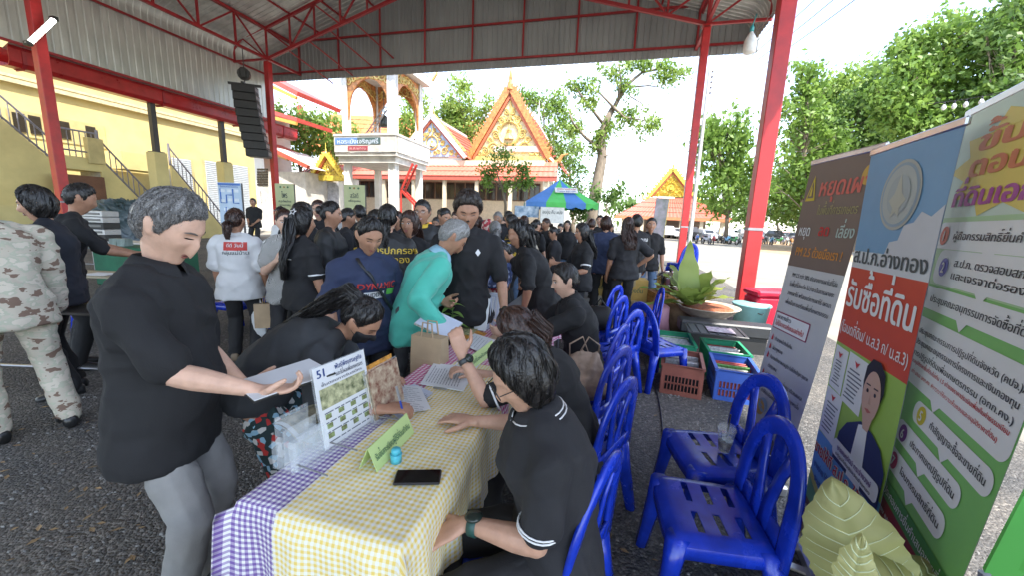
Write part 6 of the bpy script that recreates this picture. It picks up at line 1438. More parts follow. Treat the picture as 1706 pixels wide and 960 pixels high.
# B: seated woman with striped collar, nearest the end of the table
pB = np.array([0.185, 1.15, 0])
Bp = person('seated woman in black polo with white striped collar and cuffs, hand on her knee', pB, 96, H=1.56, g=1.17, seat=0.44, lean=14, head=(14, 30, 0), R_={'w': np.array([-0.13, 1.46, 0.785]), 'pole': (0.6, -0.5, -0.6)}, L_={'w': gz(775, 872, 0.66), 'pole': (-0.5, -0.9, -0.2)}, topm=BLACK2, sleeve=0.80, hem=0.47, hair='bob', hairm=HBK, skin=0, vx=0.0055, cvx=0.0105, strands=1800, collar=True, glasses=True, fem=True, eyes=None, wr=0.009, th=0.020, pn=((0, 0, -1), (0.1, 0.1, -1)), hd=((-0.9, 0.25, -0.02), (-0.75, -0.25, -0.25)), curl=(0.22, 0.25), legs={'R': (0.12, 0.40), 'L': (-0.10, 0.40)}, mask=False)
for i_, q_ in ((3, 0.35), (3, 0.75)):
 ra, rb = Bp['cring'][3], Bp['cring'][4]; mb = MB(); mb.tube([a*(1-q_)+b*q_+np.array([0, 0, 0.002]) for a, b in zip(ra, rb)], 0.0025, 5); mb.build('collar_stripe', STRIPE, Bp['o'], True, world=False)
for f_ in ('R', 'L'): cuff(Bp, f_, 0.79, STRIPE, 0.0735, 0.006, 2)
watch(Bp, 'L', (0.02, 0.07, 0.06), (0.02, 0.03, 0.025), 1.25)
# C: seated woman writing
Cp = person('seated woman with brown hair writing on a clipboard with one hand raised', pav(-0.13, 1.86), 84, H=1.55, g=1.05, seat=0.44, lean=36, head=(6, 42, 0), R_={'w': np.array([-0.20, 1.97, 0.785]), 'pole': (0.6, -0.3, -0.8)}, L_={'w': gy(770, 592, 1.72), 'pole': (-0.5, 0.3, -1)}, topm=BLACK, sleeve=0.85, hair='long', hl=0.16, hairm=HBR, skin=0, vx=0.007, cvx=0.0125, strands=900, fem=True, eyes=None, th=0.018, pn=((0, 0, -1), (-0.3, 0.9, 0.1)), hd=(None, (-0.3, 0.1, 0.9)), curl=(0.9, 0.75), legs={'R': (0.1, 0.42), 'L': (-0.1, 0.42)})
cuff(Cp, 'L', 0.84, STRIPE, 0.058, 0.010, 1); cuff(Cp, 'R', 0.84, STRIPE, 0.058, 0.010, 1); watch(Cp, 'L', (0.05, 0.055, 0.06), (0.03, 0.03, 0.03), 1.0)
# D: seated man, belt and grey trousers
Dp = person('seated man in black polo and grey trousers with black belt leaning to the table', pav(-0.16, 2.92), 92, H=1.68, g=1.06, seat=0.44, lean=20, head=(6, 14, 0), R_={'w': pav(-0.72, 3.0, 0.8), 'pole': (0.6, -0.3, -0.8)}, L_={'w': pav(-0.70, 2.62, 0.80), 'pole': (-0.7, -0.3, -0.6)}, topm=BLACK, sleeve=0.85, hem=0.50, botm=GREYT, hair='short', skin=2, vx=0.0075, cvx=0.0125, strands=700, collar=True, eyes='open', legs={'R': (0.12, 0.42), 'L': (-0.1, 0.42)}, sleeve_w=1.1)
mb = MB(); c, x, y = Dp['at'](0.515); rr = ring(c, x, y, 0.118*1.68, 0.096*1.68, 24); mb.loft([[p+np.array([0, -0.004, -0.016]) for p in rr], [p+np.array([0, -0.004, 0.016]) for p in rr]], caps=False); mb.build('belt', mat('belt_black', (0.012, 0.012, 0.012), 0.4), Dp['o'], world=False)
# E: woman bending over the table to write
E_ = person('woman with black ponytail and face mask bending over the table to write', (-1.14, 1.74), -80, H=1.56, g=1.10, lean=73, head=(-14, 44, 6), pelvis=(0, -0.06, 0.76), R_={'w': np.array([-0.52, 1.50, 0.80]), 'pole': (0.6, -0.2, -0.9)}, L_={'w': np.array([-0.62, 1.82, 0.80]), 'pole': (-0.6, -0.2, -0.9)}, topm=mat('cloth_charcoal', (0.03, 0.032, 0.035), 0.85, var=0.3, vscale=4, bump=0.1, bscale=200), sleeve=0.95, hem=0.50, bottom='shorts', botm=SHORTS, hair='ponytail', hl=0.46, skin=1, vx=0.0068, cvx=0.011, strands=1600, mask=True, fem=True, eyes='down', th=0.012, pn=((0, 0, -1), (0, 0, -1)), curl=(0.9, 0.4), kw={'tail': (-0.86, 0.08, -0.52)}, sleeve_w=1.15, legs={'R': (0.10, 0.02), 'L': (-0.1, 0.06)})
# F: old man in green
Fp = person('silver haired old man in long sleeved sea green shirt holding booklets', (-0.70, 2.68), -72, H=1.66, g=1.08, belly=0.25, lean=30, head=(0, 44, 0), R_={'w': gy(738, 548, 2.42), 'pole': (0.5, -0.8, -0.6)}, L_={'w': gy(736, 502, 2.72), 'pole': (-0.5, -0.8, -0.4)}, topm=TEAL, sleeve=1.94, hem=0.44, hair='short', hairm=HLG, skin=1, vx=0.007, cvx=0.0125, strands=900, collar=mat('collar_blue', (0.25, 0.45, 0.55), 0.8), eyes='down', wr=0.012, sleeve_w=1.12, th=0.014, curl=(0.8, 0.7), pn=((-0.2, 0, 1), (0, -0.6, 0.6)))
mb = MB()
for s_, nm in ((1, 'R'),):
 hp, K, A_ = Fp['LG'][nm]; mb.tube([hp+np.array([0.10, 0, 0]), K+np.array([0.078, 0, 0]), A_+np.array([0.066, 0, 0.02])], 0.006, 5)
mb.build('side_stripe', mat('stripe_pink', (0.5, 0.06, 0.12), 0.7), Fp['o'], world=False)
# G: young man facing the camera
Gp = person('young man in black polo standing behind the table looking down, watch on his wrist', (-0.36, 2.98), 186, H=1.80, g=1.02, lean=4, head=(4, 26, 0), L_={'o': (-0.05, 0.09, -0.30), 'pole': (-0.4, -1, 0)}, R_={'o': (0.02, 0.14, -0.27), 'pole': (0.5, -1, 0)}, topm=BLACK, sleeve=0.85, hem=0.44, hair='short', hairm=hair_mat('hair_dark_brown', (0.014, 0.009, 0.007), (0.05, 0.033, 0.025)), skin=1, vx=0.0075, cvx=0.012, strands=1100, collar=True, eyes='down', th=0.022, sleeve_w=1.1)
watch(Gp, 'L', (0.02, 0.02, 0.021), (0.01, 0.01, 0.01), 1.2)
decal(Gp, Gp['shirt'], 'emblem', WINK, text_geo('♦', 0.05, 'C')[:2], Gp['at'](0.745)[0]+np.array([-0.085, 0.1, 0]), (-1, 0, 0), (0, 0, 1))
# H: woman in navy tee
Hp = person('woman in navy printed tee shirt with a black strap bag looking down', (-1.02, 2.60), -128, H=1.60, g=1.22, belly=0.35, lean=8, head=(-8, 30, 0), topm=NAVY, sleeve=0.92, hem=0.42, hair='lowtail', hl=0.14, skin=1, vx=0.007, cvx=0.0125, strands=900, fem=True, eyes='down', sleeve_w=1.2, th=0.012, R_={'o': (0.06, 0.06, -0.30)}, L_={'o': (-0.04, 0.10, -0.29)})
cc = Hp['at'](0.69)[0]+np.array([0, 0.16, 0.02])
decal(Hp, Hp['shirt'], 'print', RINK, text_geo('DYNAMIC', 0.062, 'C', 0.02)[:2], cc, (-1, 0, 0), (0, 0, 1)); decal(Hp, Hp['shirt'], 'print', WINK, rect2(-0.11, -0.065, 0.05, -0.02), cc, (-1, 0, 0), (0, 0, 1)); decal(Hp, Hp['shirt'], 'print', mat('ink_green', (0.1, 0.4, 0.06), 0.6), rect2(0.07, -0.05, 0.15, -0.01), cc, (-1, 0, 0), (0, 0, 1)); decal(Hp, Hp['shirt'], 'print', mat('ink_dark', (0.03, 0.05, 0.05), 0.6), text_geo('BUDDY', 0.04, 'C', 0.02)[:2], cc+np.array([0.03, 0.0, -0.055]), (-1, 0, 0), (0, 0, 1), 0.0055)
def strap(r, pts, m=BLK, w=0.015):
 bv = bvh_of(r['shirt']); out = []
 for p in pts:
  h = bv.ray_cast(Vector(p+np.array([0, 0.5, 0])), Vector((0, -1, 0)))
  if h[0]: out.append(np.array(h[0])+np.array([0, 0.008, 0]))
 mb = MB(); mb.tube(out, w, 6, flat=0.3); return mb.build('bag_strap', m, r['o'], True, world=False)
a_ = Hp['at']
strap(Hp, [a_(h)[0]+np.array([x, 0.3, 0]) for h, x in np.array([(0.83, 0.10), (0.80, 0.09), (0.76, 0.05), (0.70, 0.0), (0.65, -0.06), (0.60, -0.12)])])
mb = MB(); p = a_(0.60)[0]+np.array([-0.14, 0.24, -0.03]); mb.bbox(p, (0.10, 0.05, 0.13), 0.02); mb.build('waist_bag', mat('bag_grey', (0.05, 0.05, 0.055), 0.7), Hp['o'], world=False)
# I .. P: the queue behind
Ip = person('woman in black jacket with yellow lettering on her back and low ponytail', (-1.17, 3.62), 8, H=1.69, g=1.1, topm=JACKET, sleeve=1.9, hair='lowtail', hl=0.22, fem=True, skin=0, vx=0.0125, strands=500, eyes=None, head=(0, 0, 0), sleeve_w=1.15)
for tx, dz, sz in (('ฝ่ายการปกครอง', 0.0, 0.085), ('ตำบลจำลอง', -0.085, 0.085)):
 decal(Ip, Ip['shirt'], 'lettering', YINK, text_geo(tx, sz, 'C', 0.02)[:2], Ip['at'](0.745)[0]+np.array([0, -0.14, dz]), (1, 0, 0), (0, 0, 1))
Jp = person('woman with long black hair and white star clip, black shirt with white edged sleeves', (-1.88, 3.42), -32, H=1.63, g=1.06, topm=BLACK, sleeve=0.85, hair='long', hl=0.36, fem=True, skin=1, vx=0.0125, strands=800, head=(-22, 4, 0), eyes=None, th=0.016)
cuff(Jp, 'R', 0.83, STRIPE, 0.062, 0.016, 1)
p = Jp['ht']((0.055, -0.075, 0.075)); mb = MB(); n_ = nrm(p-Jp['ht']((0, -0.01, 0.02))); x, y, _ = basis(n_); pts = []
for k in range(10): a = math.pi/2+k*math.pi/5; r_ = 0.032 if k % 2 == 0 else 0.014; pts.append(p+n_*0.012+(x*math.cos(a)+y*math.sin(a))*r_)
mb.tube(pts, 0.004, 5, closed=True); mb.build('star_clip', WINK, Jp['o'], world=False)
decal(Jp, Jp['shirt'], 'lettering', WINK, text_geo('ชุมชน...', 0.06, 'C', 0.02)[:2], Jp['at'](0.735)[0]+np.array([0.02, -0.14, 0]), (1, 0, 0), (0, 0, 1), 0.02)
Kp = person('woman in black and white patterned blouse holding a cup to her chest', (-2.26, 3.85), 205, H=1.61, g=1.05, topm=BLOUSE, sleeve=0.7, hair='lowtail', hl=0.12, hairm=HBR, fem=True, skin=2, vx=0.0125, strands=400, head=(10, 4, 0), eyes='open', smile=True, R_={'o': (-0.06, 0.15, -0.09)}, L_={'o': (0.05, 0.14, -0.14)}, hem=0.43, curl=(0.9, 0.9))
Lp = person('woman in white tee shirt with red print on the back carrying paper bags', (-2.86, 4.0), 14, H=1.60, g=1.12, topm=WHITE, sleeve=0.9, hair='lowtail', hl=0.15, hairm=HBR, fem=True, skin=1, vx=0.0125, strands=400, head=(-10, 0, 0), eyes=None, sleeve_w=1.25, hem=0.42, shoe=mat('shoe_tan', (0.2, 0.15, 0.1), 0.7))
decal(Lp, Lp['shirt'], 'print', RINK, rect2(-0.10, 0.0, 0.10, 0.085), Lp['at'](0.745)[0]+np.array([0.03, -0.14, 0]), (1, 0, 0), (0, 0, 1)); decal(Lp, Lp['shirt'], 'lettering', WINK, text_geo('ดีดี วันนี้', 0.045, 'C', 0.02)[:2], Lp['at'](0.745)[0]+np.array([0.03, -0.14, 0.035]), (1, 0, 0), (0, 0, 1), 0.006)
decal(Lp, Lp['shirt'], 'lettering', mat('ink_dark', (0.03, 0.05, 0.05), 0.6), text_geo('กลุ่มแม่บ้าน', 0.05, 'C', 0.01)[:2], Lp['at'](0.72)[0]+np.array([0.03, -0.14, 0]), (1, 0, 0), (0, 0, 1))
person('woman in black jacket with tied back hair in profile, in the queue', (-1.92, 4.05), -78, H=1.71, g=1.1, topm=JACKET, sleeve=1.9, hair='bun', fem=True, skin=1, vx=0.0125, strands=400, head=(0, 6, 0), eyes='open', sleeve_w=1.15)
person('man in black shirt leaning with his back turned among the queue', (-2.66, 4.65), -20, H=1.72, g=1.15, topm=BLACK, sleeve=0.9, hair='cap', skin=1, vx=0.012, strands=200, lean=14, head=(-40, 10, 0), eyes=None)
person('man with glasses and headband in black jacket over yellow shirt', (-1.06, 4.55), 176, H=1.78, topm=JACKET, sleeve=1.9, hair='short', skin=1, vx=0.0125, strands=300, glasses=True, head=(0, 4, 0), eyes='open', smile=True, collar=mat('collar_yellow', (0.6, 0.4, 0.04), 0.8))
person('woman with shoulder length brown hair looking out from the queue', (-1.06, 4.0), 172, H=1.64, topm=BLACK, sleeve=0.9, hair='long', hl=0.15, hairm=HBR, fem=True, skin=1, vx=0.0125, strands=300, head=(-4, 2, 0), eyes='open', th=0.018)
# left edge: soldier, woman, man
Rp = person('soldier in desert camouflage uniform and black boots bending away', (-3.30, 2.44), 62, H=1.76, g=1.12, lean=26, topm=CAMO, sleeve=1.92, botm=CAMO, hem=0.44, hair='cap', skin=1, vx=0.009, cvx=0.0125, strands=0, head=(20, 20, 0), eyes=None, wr=0.009, sleeve_w=1.3, legs={'R': (0.19, -0.04), 'L': (-0.12, 0.03)}, shoe=mat('boot_black', (0.015, 0.015, 0.015), 0.3))
for nm in ('R', 'L'):
 K, A_ = Rp['LG'][nm][1:]; mb = MB(); mb.tube([A_-np.array([0, 0, 0.03]), A_*0.8+K*0.2, A_*0.62+K*0.38], [0.062, 0.058, 0.066], 12); mb.build('boot_shaft', mat('boot_black', (0.015, 0.015, 0.015)), Rp['o'], True, world=False)
person('woman with black bob in dark long sleeved top beside the soldier', (-3.72, 3.1), 128, H=1.71, g=1.12, topm=mat('cloth_dark_navy', (0.012, 0.014, 0.022), 0.85, var=0.2), sleeve=1.55, hair='bob', fem=True, skin=0, vx=0.009, strands=500, head=(0, 14, 0), eyes='open', th=0.018, smile=True, R_={'o': (0.05, 0.13, -0.17), 'pole': (1, -0.4, -0.3)}, L_={'o': (0.02, 0.13, -0.17)})
person('man in black shirt at the far left table reaching towards the equipment', (-4.2, 3.55), -42, H=1.80, topm=BLACK, sleeve=0.95, hair='short', skin=1, vx=0.0125, strands=400, lean=18, head=(0, 20, 0), eyes=None, R_={'o': (0.02, 0.24, -0.17)}, L_={'o': (0.0, 0.24, -0.18)})
# right of the table: people bending over the dark table and behind
person('woman with very long black hair bending over the dark table', (0.30, 3.62), 98, H=1.66, g=1.08, lean=34, topm=BLACK, sleeve=0.9, hair='long', hl=0.42, fem=True, skin=1, vx=0.009, strands=900, head=(30, 10, 0), eyes=None, L_={'w': pav(-0.75, 3.35, 0.80), 'pole': (-1, 0, 0.2)}, R_={'w': pav(-0.7, 3.9, 0.82)}, th=0.016, shoe=SHOE)
person('person with short black hair bent low over the dark table', (0.33, 4.35), 92, H=1.66, lean=66, pelvis=(0, -0.05, 0.84), topm=BLACK, sleeve=0.9, hair='short', skin=1, vx=0.0125, strands=400, head=(10, 50, 0), eyes='down', R_={'w': pav(-0.8, 4.5, 0.82)}, L_={'w': pav(-0.8, 4.1, 0.82)})
p97 = person('woman with long loose hair in black polo with white sleeve badge holding sheets', (0.90, 5.05), 100, H=1.60, topm=BLACK, sleeve=0.85, hair='long', hl=0.2, fem=True, skin=1, vx=0.0125, strands=300, head=(6, 8, 0), eyes='open', R_={'o': (-0.02, 0.2, -0.13)}, L_={'o': (0.0, 0.16, -0.2)})
cuff(p97, 'L', 0.75, STRIPE, 0.06, 0.02, 1)
person('person in navy hooded top with brown hair seen from behind', (1.52, 6.5), -6, H=1.73, g=1.15, topm=NAVY, sleeve=1.9, hair='bob', hairm=HBR, skin=1, vx=0.012, strands=250, head=(10, 4, 0), eyes=None)
person('woman in black tee shirt with one hand on her hip, back turned', (1.72, 5.95), 4, H=1.71, g=1.1, topm=BLACK2, sleeve=0.8, hair='long', hl=0.2, hairm=HBR, fem=True, skin=1, vx=0.0125, strands=350, head=(-20, 2, 0), eyes=None, R_={'o': (0.03, 0.03, -0.22), 'pole': (1, -0.6, 0)}, sleeve_w=1.2)
p68 = person('man in black polo with white lettering on the back and light trousers', (2.10, 6.75), 10, H=1.78, topm=BLACK, sleeve=0.85, botm=LGREY, hair='short', skin=1, vx=0.012, strands=200, head=(5, 0, 0), eyes=None)
decal(p68, p68['shirt'], 'lettering', WINK, text_geo('เทศบาล', 0.09, 'C', 0.02)[:2], p68['at'](0.75)[0]+np.array([0.05, -0.14, 0]), (1, 0, 0), (0, 0, 1))
person('smiling person in black polo and jeans facing the pavilion', (2.50, 7.2), 168, H=1.74, topm=BLACK, sleeve=0.85, botm=JEAN, hair='short', skin=1, vx=0.012, strands=200, head=(0, 0, 0), eyes='open', smile=True)
fm = person('man in black standing with folded hands before the white stairs', (-8.3, 12.5), 185, H=1.68, topm=BLACK, sleeve=0.9, hair='short', skin=1, vx=0.02, strands=40, head=(0, 0, 0), eyes='open', R_={'o': (-0.06, 0.12, -0.26)}, L_={'o': (0.06, 0.12, -0.26)})
fm['o'].location.z = 0.28
CROWD = [ # px, py of the head top, depth, turn, look
 (507, 338, 4.9, 150, 'short', JACKET, 'man in dark jacket with short hair in the queue'), (531, 334, 5.6, 200, 'lowtail', BLACK, 'tall woman in black with hair tied behind the queue'), (574, 347, 5.2, -60, 'bun', BLACK2, 'woman in black with hair in a bun turned to the table'),
 (601, 341, 5.8, 20, 'short', BLACK, 'man in black seen from behind under the pale green sign'), (622, 350, 4.7, -70, 'long', BLACK, 'woman in black with dark loose hair in profile'), (664, 352, 5.6, 160, 'short', BLACK2, 'man in dark shirt between two women'),
 (737, 346, 5.9, -150, 'bun', BLACK, 'woman in black raising a camera'), (752, 366, 5.0, 30, 'lowtail', BLACK, 'woman in black behind the young man'), (728, 362, 7.6, 170, 'short', BLACK2, 'short person in black deep in the crowd'),
 (800, 360, 6.6, 40, 'long', BLACK, 'woman with dark hair in black beyond the young man'), (815, 366, 5.6, 60, 'scarf', REDFL, 'woman in red floral headscarf and blouse'), (826, 369, 5.1, 10, 'lowtail', FLORAL, 'woman in dark blue floral blouse with grey hair'),
 (858, 357, 6.3, 70, 'long', YB, 'woman in yellow and black tee shirt'), (874, 360, 7.2, 20, 'lowtail', PLAID, 'woman in beige plaid shirt seen from behind'), (831, 353, 7.8, 160, 'short', BLACK2, 'grey haired person in black beyond the floral blouse'),
 (846, 351, 8.4, 190, 'short', BLACK, 'man in black far behind the plaid shirt'), (893, 366, 7.9, -40, 'bun', BLACK, 'woman in black with a bun near the tent'), (912, 364, 8.6, 120, 'lowtail', BLACK, 'woman in black before the white notice board'),
 (926, 378, 7.0, 75, 'bun', BLACK2, 'woman in a black cap leaning to the stall'), (946, 367, 9.2, 180, 'long', BLACK, 'woman in black facing the pavilion near the tent'), (966, 372, 11, 190, 'short', WHITE, 'man in pale shirt standing by the tent leg'),
 (986, 364, 8.3, -30, 'short', BLACK, 'man in black beside the gnarled trunk'), (1001, 355, 9.6, 170, 'short', BLACK, 'tall man in black beyond the navy hooded top'), (789, 362, 8.0, 200, 'short', BLACK, 'man in black just behind the young man'), (885, 374, 5.6, 85, 'lowtail', PLAID, 'small woman in plaid at the far end of the table'),
 (760, 352, 9.0, 185, 'lowtail', NAVY, 'woman in navy far back by the hall'), (470, 345, 6.2, 160, 'lowtail', WHITE, 'woman in white blouse far behind the patterned blouse'), (555, 344, 6.8, 190, 'short', LGREY, 'man in grey shirt before the gilt gateway'), (640, 350, 7.2, 170, 'lowtail', PLAID, 'woman in beige plaid facing the queue'), (690, 352, 8.2, 185, 'short', WHITE, 'man in white shirt before the red stair frame'),
 (778, 362, 9.5, 175, 'short', LGREY, 'man in grey before the hall windows'), (838, 362, 9.4, 200, 'lowtail', REDFL, 'woman in red floral dress far back'), (868, 368, 10.2, 160, 'short', JEAN, 'man in blue shirt beside the blue notice'), (903, 372, 10.5, 20, 'lowtail', FLORAL, 'woman in dark floral dress before the tent'), (935, 372, 10.8, 175, 'short', WHITE, 'man in white under the tent edge'), (1018, 372, 10.6, 150, 'lowtail', BLACK, 'woman in black beyond the gnarled trunk'), (700, 360, 7.0, 200, 'short', BLACK, 'man in black behind the man with glasses')]
for i, (px, py, y, rz, hs_, tm, lb) in enumerate(CROWD):
 p = gy(px, py, y); H_ = min(max(p[2], 1.5), 1.8); fe = hs_ in ('long', 'bun', 'lowtail', 'scarf'); away = abs(((rz+180) % 360)-180) < 75
 r = person(lb, (p[0], y), rz, H=H_, g=1.0+0.12*((i*37) % 5)/5, topm=tm, sleeve=(0.85, 0.9, 1.9)[i % 3], hair='bob' if hs_ == 'scarf' else hs_, hairm=REDFL if hs_ == 'scarf' else (HBR if i % 4 == 1 else (HGR if 'grey' in lb else HBK)), hl=0.18+0.05*(i % 3), fem=fe, skin=(1, 0, 3)[i % 3], vx=0.0165 if y < 6 else 0.022, strands=120, head=((i*53) % 40-20, (i*29) % 22, 0), eyes=None if away else 'open', bottom='skirt' if i in (10, 11) else 'trousers', botm=REDFL if i in (10, 11) else (TROU, JEAN, TROU)[i % 3], group='people gathered behind the tables')
 if 'camera' in lb:
  pass
# ------------------------------------------------------------------ furniture and things on the tables
UP = np.array([0, 0, 1.])
BLUE = mat('chair_blue', (0.010, 0.040, 0.46), 0.24, var=0.3, vscale=7, spec=0.6, rvar=0.16, bump=0.02, bscale=90)
def make_chair(label, loc, rz, group=None):
 o = thing('plastic_chair', label, 'chair', loc, R(rz), group)
 n = 14; mb = MB(); slots = [(i, j) for i in (2, 3, 4, 5, 8, 9, 10, 11) for j in (3, 6, 9)]
 def top(u, v):
  x = (u-0.5)*2; y = (v-0.5)*2; q = max(abs(x), abs(y)); r = 0.42/2
  k = 1.0-0.07*(abs(x)*abs(y))**3
  z = 0.43-0.012*(1-x*x)*(1-y*y)-0.03*sst(0.82, 1.0, q)-0.010*max(0, y)**3
  return (x*r*k*(1-0.04*y*-1), y*0.20*k, float(z))
 vs = [top(i/n, j/n) for j in range(n+1) for i in range(n+1)]
 fs = [(j*(n+1)+i, j*(n+1)+i+1, (j+1)*(n+1)+i+1, (j+1)*(n+1)+i) for j in range(n) for i in range(n) if (i, j) not in slots]
 nv = len(vs); mb.add(vs+[(x, y, z-0.006) for x, y, z in vs], fs+[tuple(k+nv for k in f[::-1]) for f in fs])
 bd = [(i, 0) for i in range(n)]+[(n, j) for j in range(n)]+[(i, n) for i in range(n, 0, -1)]+[(0, j) for j in range(n, 0, -1)]
 rg = [[np.array(top(i/n, j/n))*np.array([s_, s_, 1])+np.array([0, 0, dz]) for i, j in bd] for s_, dz in ((1.0, 0), (1.02, -0.012), (1.02, -0.05), (0.99, -0.05), (0.99, -0.008))]
 mb.loft(rg, caps=False); seat = mb.build('seat', BLUE, o, True, world=False)
 B = lambda x, h: np.array([x*(1-0.10*h), -0.19-0.03*h-0.22*h*h*0.9, 0.40+h])      # reclined back plane
 pts = []; 
 for k in range(25):
  a = math.pi*k/24; x = -math.cos(a)*0.205; h = 0.12+0.30*math.sin(a)**0.8 if 0 < k < 24 else 0.12; pts.append(B(x, h))
 path = [B(-0.20, -0.02), B(-0.205, 0.06)]+pts+[B(0.205, 0.06), B(0.20, -0.02)]
 rings = []
 for i, p in enumerate(path):
  d = nrm(path[min(i+1, len(path)-1)]-path[max(i-1, 0)]); nb_ = nrm(np.cross((1., 0, 0), B(0, 0.4)-B(0, 0))); nb_ = nb_-d*(nb_@d); nb_ = nrm(nb_); e = np.cross(d, nb_); w = 0.038 if 3 < i < len(path)-4 else 0.042
  rings.append([p+e*w*ca+nb_*0.012*sa for ca, sa in ((1, -0.6), (1, 0.6), (0.6, 1), (-0.6, 1), (-1, 0.6), (-1, -0.6), (-0.6, -1), (0.6, -1))])
 mb = MB(); mb.loft(rings); mb.build('back_arch', BLUE, o, True, world=False)
 for s_ in (-1, 1):
  q = [B(s_*0.035, -0.02), B(s_*0.045, 0.12), B(s_*0.075, 0.26), B(s_*0.115, 0.37)]; rings = []
  for i, p in enumerate(q):
   w = (0.042, 0.030, 0.024, 0.03)[i]; rings.append([p+np.array([w*ca, 0.007*sa, 0]) for ca, sa in ((1, -1), (1, 1), (-1, 1), (-1, -1))])
  mb = MB(); mb.loft(rings); mb.build('back_splat', BLUE, o, True, world=False)
 mb = MB(); rings = [[B(x, h)+np.array([0, dy, 0]) for x in (-0.2, -0.1, 0, 0.1, 0.2)]+[B(x, h)+np.array([0, dy-0.012, 0]) for x in (0.2, 0.1, 0, -0.1, -0.2)] for h, dy in ((-0.03, 0.01), (0.04, 0.004), (0.085, 0.0))]; mb.loft(rings); mb.build('back_rail', BLUE, o, True, world=False)
 for sx in (-1, 1):
  for sy in (-1, 1):
   t = np.array([sx*0.175, sy*0.165, 0.41]); b = np.array([sx*0.215, sy*0.215-(0.03 if sy < 0 else 0), 0.0]); rings = []
   for u, w in ((0, 0.042), (0.3, 0.034), (1, 0.026)):
    c = t+(b-t)*u; rings.append([c+np.array([w*a, w*b2, 0]) for a, b2 in ((1, 0.5), (0.5, 1), (-0.5, 1), (-1, 0.5), (-1, -0.5), (-0.5, -1), (0.5, -1), (1, -0.5))])
   mb = MB(); mb.loft(rings); mb.build('leg', BLUE, o, True, world=False)
 return o
ch0 = make_chair('blue plastic chair with the striped collar woman sitting in it', (0.14, 1.27, 0), 58)
ROW = 'blue chairs along the long table'; ch0['group'] = ROW
for (s_, t, rz, lb) in ((0.40, 1.95, 52, 'blue plastic chair with the writing woman sitting in it'), (0.52, 2.47, 50, 'blue plastic chair holding a crumpled beige tote bag'), (0.66, 2.98, 56, 'blue plastic chair with the seated man in it'), (0.95, 3.55, 46, 'empty blue chair just beyond the seated man'), (1.0, 4.2, 50, 'blue chair holding a black bag beside the cartons'), (1.15, 4.95, 50, 'empty blue chair in the row beyond the black bag')):
 dup(ch0, (s_, t, 0), R(rz), lb, ROW)
c1 = dup(ch0, (0.88, 1.47, 0), R(80), 'empty glossy blue chair in front of the banners, its slotted seat bare', 'empty chairs by the banners')
c2 = dup(ch0, (1.13, 1.92, 0), R(88), 'blue chair with an iced drink cup on its seat', 'empty chairs by the banners')
dup(ch0, (1.50, 3.80, 0), R(-70), 'blue chair turned the other way with pink cloth behind it', ROW); dup(ch0, (1.62, 4.75, 0), R(80), 'blue chair standing alone beside the wooden box', ROW)
dup(ch0, (-4.75, 4.35, 0), R(150), 'blue chair behind the far left grey table', 'blue chairs at the left tables'); dup(ch0, (-3.55, 4.9, 0), R(170), 'blue chair beside the white shirted woman', 'blue chairs at the left tables'); dup(ch0, (-7.2, 7.6, 0), R(160), 'blue chair by the green clothed table', 'blue chairs at the left tables')
for k in range(6): dup(ch0, (3.55+0.012*k, 8.4-0.02*k, 0.085*k), R(20), '%s blue chair of the stack beyond the steamer pot' % ('bottom', 'second lowest', 'third lowest', 'third highest', 'second highest', 'topmost')[k], 'stacked blue chairs')
# tables
STEEL = mat('table_steel', (0.35, 0.35, 0.36), 0.35, metal=0.8, var=0.1)
def table(name, label, s0, s1, t0, t1, m, z=0.74, frame=True, ax=True):
 f = pav if ax else (lambda x, y, z=0: np.array([x, y, z])); A3 = AXP if ax else None
 o = thing(name, label, 'table', f((s0+s1)/2, (t0+t1)/2)); mb = MB(); mb.bbox(f((s0+s1)/2, (t0+t1)/2, z-0.012), (s1-s0, t1-t0, 0.024), 0.006, A3); mb.build('tabletop', m, o)
 for a in (s0+0.05, s1-0.05):
  for b in (t0+0.22, t1-0.22): mb = MB(); mb.tube([f(a, b, 0), f(a, b, z-0.02)], 0.014, 8); mb.build('leg', STEEL, o)
 for b in (t0+0.22, t1-0.22): mb = MB(); mb.tube([f(s0+0.05, b, 0.18), f(s1-0.05, b, 0.18)], 0.010, 6); mb.build('crossbar', STEEL, o)
 return o
WTOP = mat('table_white', (0.6, 0.58, 0.54), 0.5); GTOP = mat('table_grey', (0.16, 0.165, 0.175), 0.35, var=0.1)
table('folding_table', 'long folding table under the purple and yellow checked cloths', -1.01, -0.485, 0.80, 2.58, WTOP)
table('folding_table', 'folding table under the pink checked cloth', -1.01, -0.485, 2.60, 3.38, WTOP)
table('folding_table', 'dark grey bare folding table with people bending over it', -1.01, -0.41, 3.42, 5.22, GTOP)
table('folding_table', 'dark folding table at the left with pink cloth on its corner', -4.55, -2.95, 2.95, 3.4, mat('table_dark', (0.06, 0.055, 0.05), 0.3), ax=False)
table('folding_table', 'beige topped folding table with a paper, behind the man reading', -5.9, -4.2, 4.55, 5.0, mat('table_beige', (0.30, 0.26, 0.18), 0.5), ax=False)
table('folding_table', 'white steel table carrying the sound equipment by the stairs', -10.3, -8.6, 8.9, 9.6, WTOP, ax=False)
